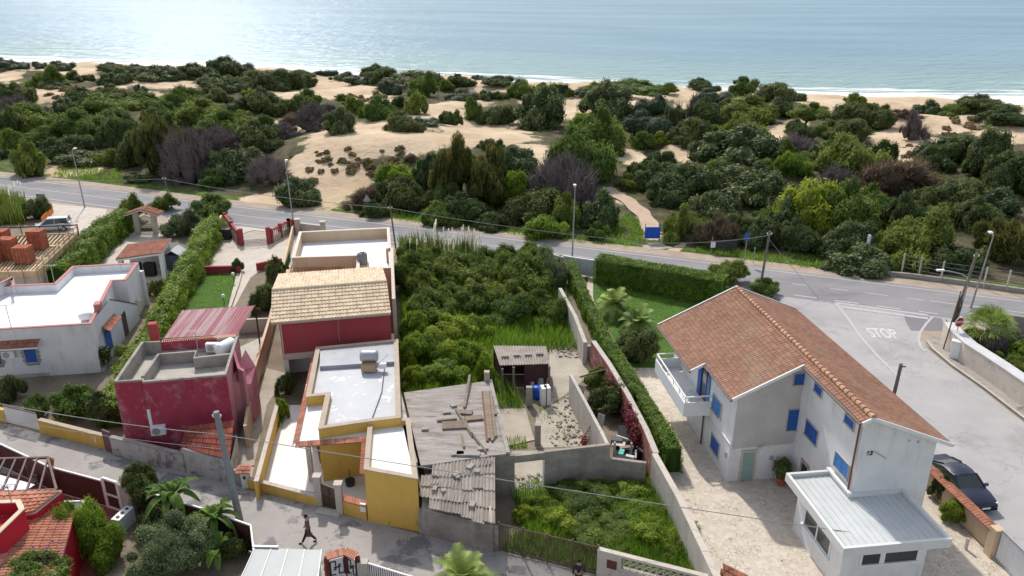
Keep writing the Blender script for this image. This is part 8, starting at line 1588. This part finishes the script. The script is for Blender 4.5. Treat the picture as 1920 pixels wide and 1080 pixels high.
# umbrella shaped tree with a visible trunk
x, y, z = tpix(1512, 243); t = thing('umbrella_tree', 'umbrella shaped green tree with a bare leaning trunk on the dune', 'tree', (x, y, z)); dpt = y * _c + 20 * _s; W = 95 * dpt / FPX; H = 46 * dpt / FPX
me = proto('G', 1, True); o = bpy.data.objects.new('crown', me); col.objects.link(o); o.parent = t; o.location = (W * .06, 0, H * .38); o.scale = (W / 2, W / 2.3, H * .72)
tr = MB(); tr.tube([(x, y, z), (x - .3, y, z + H * .25), (x - .1, y, z + H * .6)], [.28, .2, .14], 8); tr.tube([(x - .3, y, z + H * .25), (x + 1.2, y, z + H * .6)], [.14, .07], 6); tr.tube([(x, y, z + .1), (x - 1.4, y, z + .3), (x - 2.2, y, z + H * .3)], [.12, .1, .05], 6); part('trunk', tr, m_bark, t)

pth = [tpix(u, v)[:2] for u, v in ((1130, 350), (1143, 358), (1160, 368), (1178, 380), (1196, 394), (1210, 410), (1220, 428), (1226, 448))]; pth = smooth(resample(pth, 1.0), 2); mb = MB(); l_, r_ = offl(pth, 1.0), offl(pth, -1.0); l_ = [(a + .15 * math.sin(i * 1.3), b_) for i, (a, b_) in enumerate(l_)]; r_ = [(a + .15 * math.sin(i * .9 + 2), b_) for i, (a, b_) in enumerate(r_)]
for i in range(len(pth) - 1): mb.quad(*[(q[0], q[1], float(hz(q[0], q[1])) + .16) for q in (l_[i], r_[i], r_[i + 1], l_[i + 1])])
struct('sandy_path', mb, M('path_sand', (.52, .40, .30), (.42, .31, .23), .6, .95, .3, 8))
# verge and plot grass
def vp(pts): return [P2(u, v) for u, v in pts]
def patch_far(pts): return [tpix(u, v)[:2] for u, v in pts]
grass_patch([patch_far(q) for q in ([(100, 330), (230, 346), (230, 322), (110, 312)], [(1140, 445), (1205, 458), (1215, 435), (1180, 400), (1150, 420)], [(1300, 478), (1540, 508), (1540, 485), (1400, 470), (1310, 462)], [(680, 405), (1040, 452), (1040, 440), (720, 395)], [(1050, 455), (1190, 464), (1190, 450), (1060, 440)])], 22, .38, lm['g'], 'verge_grass_blades', w=.05, hz=hz, clump=.22)
PLOT = [P2(748, 480), P2(860, 470), P2(1045, 505), P2(1090, 640), P2(1085, 655), P2(1030, 660), P2(930, 660), P2(930, 700), P2(985, 765), P2(930, 770), P2(918, 745), P2(755, 760)]
grass_patch([PLOT], 70, .8, lm['g'], 'plot_weeds', w=.03, lean=.7, clump=.1)
PL2 = [P2(960, 935), P2(1020, 925), P2(1215, 905), P2(1262, 965), P2(1320, 1100), P2(1120, 1078), P2(940, 1030), P2(985, 990)]
grass_patch([PL2], 210, .72, lm['g'], 'weedy_plot_grass', w=.02, lean=.8, clump=.12)
grass_patch([vp([(378, 514), (443, 514), (428, 574), (346, 579)])], 110, .1, lm['g'], 'small_lawn_grass', w=.02, lean=.8)
grass_patch([vp([(1120, 560), (1130, 510), (1330, 545), (1400, 560), (1300, 640), (1200, 690), (1150, 610)])], 60, .1, lm['g'], 'garden_lawn_grass', w=.025, lean=.8)
grass_patch([vp([(740, 1006), (800, 1018), (935, 1040), (930, 1046), (800, 1026), (760, 1018)]), vp([(1000, 770), (1060, 745), (1100, 840), (1010, 840)]), vp([(930, 735), (990, 730), (1000, 770), (945, 768)]), vp([(765, 840), (790, 850), (960, 1010), (930, 1030)])], 30, .18, lm['g'], 'yard_weeds', w=.02, clump=.52)
grass_patch([vp([(948, 822), (985, 820), (990, 840), (950, 845)]), vp([(975, 905), (1010, 900), (1020, 925), (965, 935)]), vp([(518, 755), (545, 760), (530, 805), (512, 800)])], 160, .28, lm['g'], 'green_weed_patches', w=.02)
# reeds with plumes
random.seed(31)
def reeds(name, poly, n, h, label, plume=0, dens=70, w=.03, m='w', group=None):
    p = np.array(poly); c = p.mean(0); tmp = grass_patch([[(q[0] - c[0], q[1] - c[1]) for q in poly]], dens, h, lm[m], name, w=w, lean=.25, rlo=.05); del tmp['kind']; tmp.location = (c[0], c[1], 0); tmp['label'] = label; tmp['category'] = 'reeds'
    if group: tmp['group'] = group
    if plume:
        vs = []; rr = []
        for k in range(plume):
            q = random.choice(poly); t = random.uniform(.1, .9); x, y = q[0] * t + c[0] * (1 - t) - c[0], q[1] * t + c[1] * (1 - t) - c[1]; hh = h * random.uniform(1.15, 1.5); vs.append(np.array([(x - .01, y, 0), (x + .01, y, 0), (x + .02, y, hh), (x, y, hh)])); rr.append(.2)
            for j in range(26): a = random.uniform(0, 6.28); z = hh + j * .022; vs.append(np.array([(x, y, z), (x + .01, y, z + .03), (x + .10 + .04 * math.cos(a), y + .06 * math.sin(a), z + .13), (x + .09 + .04 * math.cos(a), y + .06 * math.sin(a), z + .05)])); rr.append(random.random())
        me = raw_mesh('plumes', np.concatenate(vs), np.array(rr)); me.materials.append(lm['F']); o = bpy.data.objects.new('plumes', me); col.objects.link(o); o.parent = tmp
    return tmp
reeds('reed_clump', vp([(750, 470), (820, 468), (880, 484), (860, 520), (755, 520)]), 0, 2.1, 'tall reeds with pale plumes at the road end of the overgrown plot', 34, 60)
reeds('reed_clump', vp([(868, 482), (905, 488), (900, 520), (868, 515)]), 0, 2.3, 'reddish dry reeds beside the plumed reeds', 6, 60)
reeds('reed_clump', vp([(-30, 425), (48, 420), (52, 385), (-30, 372)]), 0, 2.0, 'yellow green reed bed at the left edge beside the coast road', 10, 40, .05)
random.seed(41)
NB = [('G', 770, 560, 100, 90, 'dark feathery bush against the cream side parapet'), ('D', 800, 620, 110, 80, 'dark bush beside the red house wall in the overgrown plot'), ('G', 850, 540, 110, 70, 'feathery bush in the middle of the overgrown plot behind the reeds'), ('G', 930, 555, 100, 80, 'dense bush right of the overgrown plot centre'), ('G', 985, 570, 120, 100, 'big round bush near the pale boundary wall'), ('D', 960, 620, 110, 70, 'dark low bush behind the tin shed'), ('O', 1030, 545, 80, 90, 'grey green bush beside the upper end of the pale boundary wall'), ('G', 1000, 500, 70, 50, 'light feathery bush at the road edge of the overgrown plot'), ('B', 850, 650, 100, 60, 'bright green low bush in front of the tin shed gap'), ('G', 800, 690, 100, 70, 'low green bush behind the derelict roof'), ('D', 880, 700, 80, 60, 'low bush right behind the derelict roof'), ('G', 890, 600, 100, 70, 'round green bush at the centre of the overgrown plot'), ('G', 1040, 620, 80, 60, 'green bush in the corner by the thick grey pier'), ('D', 765, 700, 60, 70, 'dark narrow bush along the yellow house side wall'), ('B', 900, 640, 70, 50, 'small bright bush left of the tin shed'), ('D', 910, 735, 40, 70, 'dark bush between the derelict roof and the tin shed'), ('D', 1150, 790, 100, 75, 'dark green bush between the panel wall and the red ivy'), ('G', 1125, 740, 70, 50, 'light green bush behind the panel wall'),
      ('G', 1090, 985, 150, 70, 'large feathery bush in the weedy plot'), ('D', 1180, 960, 110, 60, 'dark bush along the right wall of the weedy plot'), ('B', 1020, 975, 90, 45, 'bright green weeds beside the ruined doorway'), ('B', 1128, 935, 40, 30, 'small lime green plant under the ruined wall'), ('G', 1130, 1050, 150, 55, 'feathery bush hanging over the rusty fence'), ('D', 1230, 1030, 110, 45, 'low dark bush near the pierced wall'), ('G', 1190, 910, 80, 35, 'pale green bush in the upper corner of the weedy plot'), ('G', 1230, 990, 70, 45, 'small bush leaning on the long pale boundary wall'), ('D', 1090, 930, 90, 35, 'dark low bush below the ruined wall'),
      ('O', 335, 450, 86, 62, 'round grey green shrub beside the entrance portal'), ('G', 385, 420, 100, 60, 'large bushy shrub at the road end of the long side hedge'), ('G', 300, 400, 60, 40, 'light green shrub behind the entrance portal'), ('D', 520, 560, 70, 80, 'dark garden bush left of the pale tiled roof'), ('D', 490, 590, 60, 60, 'dark garden bush behind the striped canopy'), ('D', 515, 530, 50, 45, 'small garden bush at the end of the red planter wall'), ('D', 442, 513, 28, 30, 'spiky dark shrub on the low dark red wall'), ('D', 535, 745, 44, 48, 'dark shiny shrub beside the white porch pillar'), ('B', 527, 790, 28, 46, 'strip of bright green plants beside the white terrace'),
      ('G', 120, 800, 110, 75, 'yellow green flowering shrub above the ochre lane wall'), ('D', 185, 810, 80, 75, 'dark green shrub at the right end of the ochre lane wall'), ('D', 12, 760, 60, 55, 'dark shrub at the left edge beside the slatted gate'), ('G', 60, 785, 60, 45, 'small green shrub left of the flowering shrub'), ('D', 290, 560, 40, 40, 'dark shrub between the porch and the long side hedge'), ('D', 795, 998, 40, 46, 'dark upright shrub against the corner of the ochre annex'), ('D', 731, 985, 14, 30, 'little slim shrub against the ochre annex wall'), ('D', 682, 972, 26, 18, 'small dark plant under the white meter box'),
      ('D', 1200, 690, 95, 80, 'large dark shrub on the lawn left of the balcony'), ('G', 1180, 668, 50, 40, 'light green shrub by the garden path'), ('B', 1753, 922, 34, 46, 'bright green shrub behind the tile topped wall nearest the house'), ('D', 1775, 950, 56, 60, 'dark green shrub in the middle behind the tile topped wall'), ('B', 1800, 990, 60, 50, 'bright green shrub behind the tile topped wall nearest the white gate'),
      ('P', 1868, 676, 66, 50, 'dark purple bare bush behind the white topped wall'), ('G', 1912, 712, 60, 44, 'yellow green bush behind the white topped wall'), ('B', 1945, 700, 90, 60, 'bright yellow green bush at the right edge behind the white topped wall'), ('D', 1832, 648, 50, 34, 'dark bush under the fan palm'), ('D', 1905, 658, 80, 40, 'dark bush in front of the stained grey garden wall'),
      ('D', 260, 975, 110, 105, 'oleander bush with red and yellow flowers beside the white pier'), ('B', 150, 1075, 140, 130, 'big yellow green climbing bush over the orange tiled roof'), ('G', 60, 1095, 110, 50, 'green bush with purple flowers at the lower left corner'), ('O', 300, 1110, 190, 130, 'big grey green olive tree at the bottom edge'), ('D', 430, 1060, 70, 60, 'dark plants behind the end of the brown panel fence'), ('B', 625, 1085, 40, 30, 'yellow green plant at the foot of the ornamental wall'), ('D', 375, 890, 30, 18, 'small green weed at the foot of the rough plaster wall'), ('D', 280, 1020, 90, 60, 'dark leafy plants between the oleander and the olive tree'), ('G', 1440, 560, 70, 40, 'green shrub at the foot of the weathered cable pole'), ('G', 1370, 545, 100, 60, 'leafy green shrub behind the peak of the big tiled roof'), ('P', 1455, 573, 26, 14, 'thin grey twigs beside the road behind the big roof'), ('D', 60, 415, 60, 50, 'green bush in front of the reed bed'), ('G', 238, 420, 60, 60, 'bushy tree at the road end of the tall left hedge')]
random.seed(77)
TH = [(765, 510, 70, 60, 'G'), (815, 515, 80, 55, 'D'), (860, 505, 70, 50, 'G'), (905, 520, 80, 60, 'G'), (950, 515, 80, 60, 'G'), (1000, 535, 80, 70, 'D'), (790, 575, 80, 70, 'G'), (840, 590, 90, 60, 'G'), (895, 575, 80, 60, 'D'), (945, 590, 90, 70, 'G'), (1010, 600, 70, 60, 'G'), (775, 650, 70, 70, 'D'), (825, 665, 90, 50, 'B'), (775, 735, 60, 50, 'G'), (835, 730, 100, 50, 'G'), (1060, 1010, 110, 50, 'B'), (1160, 1015, 120, 60, 'G'), (1040, 945, 70, 40, 'G'), (1200, 985, 90, 50, 'B'), (1110, 965, 100, 45, 'B'), (1270, 1050, 60, 40, 'G'), (980, 985, 50, 34, 'B')]
for plot in (TH[:15], TH[15:]):
  for j, (u, v, w, h, k) in enumerate(sorted(plot)):
    NB.append((k, u, v, w, h, ['feathery', 'leafy', 'ragged', 'tangled', 'spreading'][j % 5] + ' thicket bush ' + (ORD[j]) + (' among the overgrown plot thicket' if v < 800 else ' in the weedy plot behind the rusty fence')))
for k, u, v, w, h, lb in NB:
    if k == 'D' and 745 < u < 1060 and 480 < v < 760: k = 'G'
    if v > 635 and 745 < u < 925 and v < 760: k = 'B'
    if k == 'D' and 970 < u < 1290 and v > 900: k = 'B'
    q = P(u, v); kk = 'G' if k == 'O' else k; depth = q.y * _c + CAM_H * _s; W = w * depth / FPX; H = h * depth / FPX * (1.05 if depth > 60 else 1.1) - W * .15
    if v > 900 and 980 < u < 1280: H *= .62
    if h / w < .5: H = max(H, h * depth / FPX * .7)
    tree = 'tree' in lb.split()[:5]
    o = bush(q.x, q.y + W * .35, 0, W, W * .85, max(.25, H), kk, lb, 'tree' if tree else 'shrub', None, 'tree' if tree else 'garden_shrub', m=lm['O'] if k == 'O' else None, big=2 if w > 125 else 1)
h_ = next(x for x in col.objects if x.get('label', '').startswith('green bush with purple')); h_.location = P(70, 1085, 2.0); h_.scale = (1.6, 1.3, 1.3)
# flowers on the oleander and the bougainvillea
def flowers(u, v, z, rx_, rz0, n, c, size, host, name='flower_spray'):
    p = P(u, v, z); vs, rr = leaf_arrays(rng.normal(size=(n, 3)) * np.array([rx_, rx_, rz0]), rng.normal(size=(n, 3)) + np.array([0, -.5, 1]), np.full(n, size), rng.random(n), 1); me = raw_mesh(name, vs, rr); me.materials.append(M('petal_' + name, c, tuple(x * .8 for x in c), 3, .7)); o = bpy.data.objects.new(name, me); col.objects.link(o); h = next(x for x in col.objects if x.get('label', '').startswith(host)); o.parent = h; o['kind'] = 'stuff'; o.matrix_parent_inverse = Matrix.LocRotScale(h.location, h.rotation_euler, h.scale).inverted(); o.location = p
flowers(85, 1050, 2.6, .45, .3, 70, (.32, .03, .34), .075, 'green bush with purple', 'flowers'); flowers(262, 925, 1.7, .5, .35, 14, (.55, .03, .02), .07, 'oleander bush', 'red_flowers'); flowers(300, 945, 1.5, .35, .2, 22, (.65, .60, .20), .06, 'oleander bush', 'yellow_flowers')
# hedges
H_ = hedge
hedge(vp([(235, 432), (210, 448), (175, 482), (140, 520), (112, 548)]), [2.4, 2.4, 2.3, 2.2, 2.0], 2.3, 'hedge', 'tall dark green hedge between the building site and the small carport', None, lm['H'], 230, .085, .26)
hedge(vp([(402, 445), (372, 495), (342, 550), (318, 600), (292, 645), (262, 690), (235, 745), (214, 800)]), [1.9, 1.7, 1.5, 1.5, 1.5, 1.4, 1.3, 1.2], [2.3, 2.0, 1.7, 1.6, 1.6, 1.5, 1.5, 1.8], 'hedge', 'long uneven hedge with pale flowers left of the crimson house', None, lm['H'], 260, .075, .34)
hb0, hb1, hb2, hb3 = P2(1125, 525), P2(1200, 540), P2(1330, 566), P2(1350, 570)
hedge([hb0, hb1, hb2, hb3], 2.0, [2.5, 2.5, 2.6, 2.6], 'hedge', 'clipped dark green box hedge between the coast road and the lawn', None, lm['H'], 320, .06, .09, top_round=.3)
hp = [P2(1060, 520, .0), P2(1090, 590), P2(1118, 650), P2(1150, 706), P2(1183, 765), P2(1212, 820), P2(1240, 876), P2(1244, 884)]
hedge([(p[0] + .5, p[1]) for p in hp], [.9, .9, .95, 1.0, 1.0, 1.05, 1.1, 1.0], [1.7, 1.4, 1.3, 1.3, 1.4, 1.6, 1.8, 1.7], 'hedge', 'long narrow clipped hedge along the stone courtyard and red boundary wall', None, lm['H'], 380, .05, .12, top_round=.35)
# palms, bananas
q = P2(1152, 592); palm(q[0], q[1], 0, 1.0, 40, 2.4, .65, .5, 'pale green feather palm at left on the lawn behind the long hedge', w=.025, group=None); q = P2(1195, 622); palm(q[0], q[1], 0, .8, 36, 2.2, .65, .5, 'pale green feather palm nearest the big tiled roof', w=.025)
q = P2(1845, 650); fanpalm(q[0], q[1], 0, 1.5, 34, 2.3, 'green fan palm behind the stop sign')
q = P2(868, 1130); palm(q[0], q[1], 0, 1.3, 44, 2.2, .6, .42, 'large green palm at the centre of the bottom edge', w=.011, nl=64)
q = P2(1295, 993); palm(q[0] + .1, q[1], 0, .15, 12, .6, .5, .2, 'small spiky plant growing along the right side of the long pale wall', w=.012, nl=14, name='small_palm')
q = P2(335, 990); banana(q[0], q[1], 0, 2.1, 17, 2.1, 'tall banana plant at left beside the lane fence'); q = P2(408, 1020); banana(q[0], q[1], 0, 1.7, 15, 2.0, 'banana plant in the middle leaning over the brown fence'); q = P2(412, 1060); banana(q[0], q[1], 0, .9, 13, 1.5, 'small banana plant nearest the grey concrete pole')
q = P2(378, 1055, 0); t = thing('globe_lamp', 'white globe garden lamp among the banana plants', 'lamp', v3(q, 0)); part('post', MB().tube([v3(q, 0), v3(q, 1.0)], .03), m_iron, t); part('globe', MB().ball(v3(q, 1.15), .17), m_globe, t, smooth=True)

# ---------------------------------------------------------------- split parts that are several loose pieces of a kind
def split_loose(o, limit=100):
    me = o.data; n = len(me.vertices); par = list(range(n))
    def fnd(a):
        while par[a] != a: par[a] = par[par[a]]; a = par[a]
        return a
    for e in me.edges:
        a, b_ = fnd(e.vertices[0]), fnd(e.vertices[1])
        if a != b_: par[a] = b_
    groups = {}
    for p in me.polygons: groups.setdefault(fnd(p.vertices[0]), []).append(p.index)
    if len(groups) < 2 or len(groups) > limit: return
    first = True; base = o.name.split('.')[0]
    for g in groups.values():
        vi = {}; vs = []; fs = []
        for pi in g:
            f = []
            for v in me.polygons[pi].vertices:
                if v not in vi: vi[v] = len(vs); vs.append(tuple(me.vertices[v].co))
                f.append(vi[v])
            fs.append(f)
        nm = bpy.data.meshes.new(base); nm.from_pydata(vs, [], fs); at = nm.attributes.new('rnd', 'FLOAT', 'FACE'); at.data.foreach_set('value', [random.random()] * len(fs)); nm.materials.append(me.materials[0])
        if first: tgt = o; first = False; newd = nm; keep = nm
        else:
            c = bpy.data.objects.new(base, nm); col.objects.link(c); c.parent = o.parent; c.location = o.location; c.rotation_euler = o.rotation_euler
    o.data = keep
for o in list(col.objects):
    if o.type == 'MESH' and o.parent and o.name.split('.')[0] in ('pillar', 'post', 'window', 'weights', 'bargeboard', 'car_pillar'): split_loose(o)
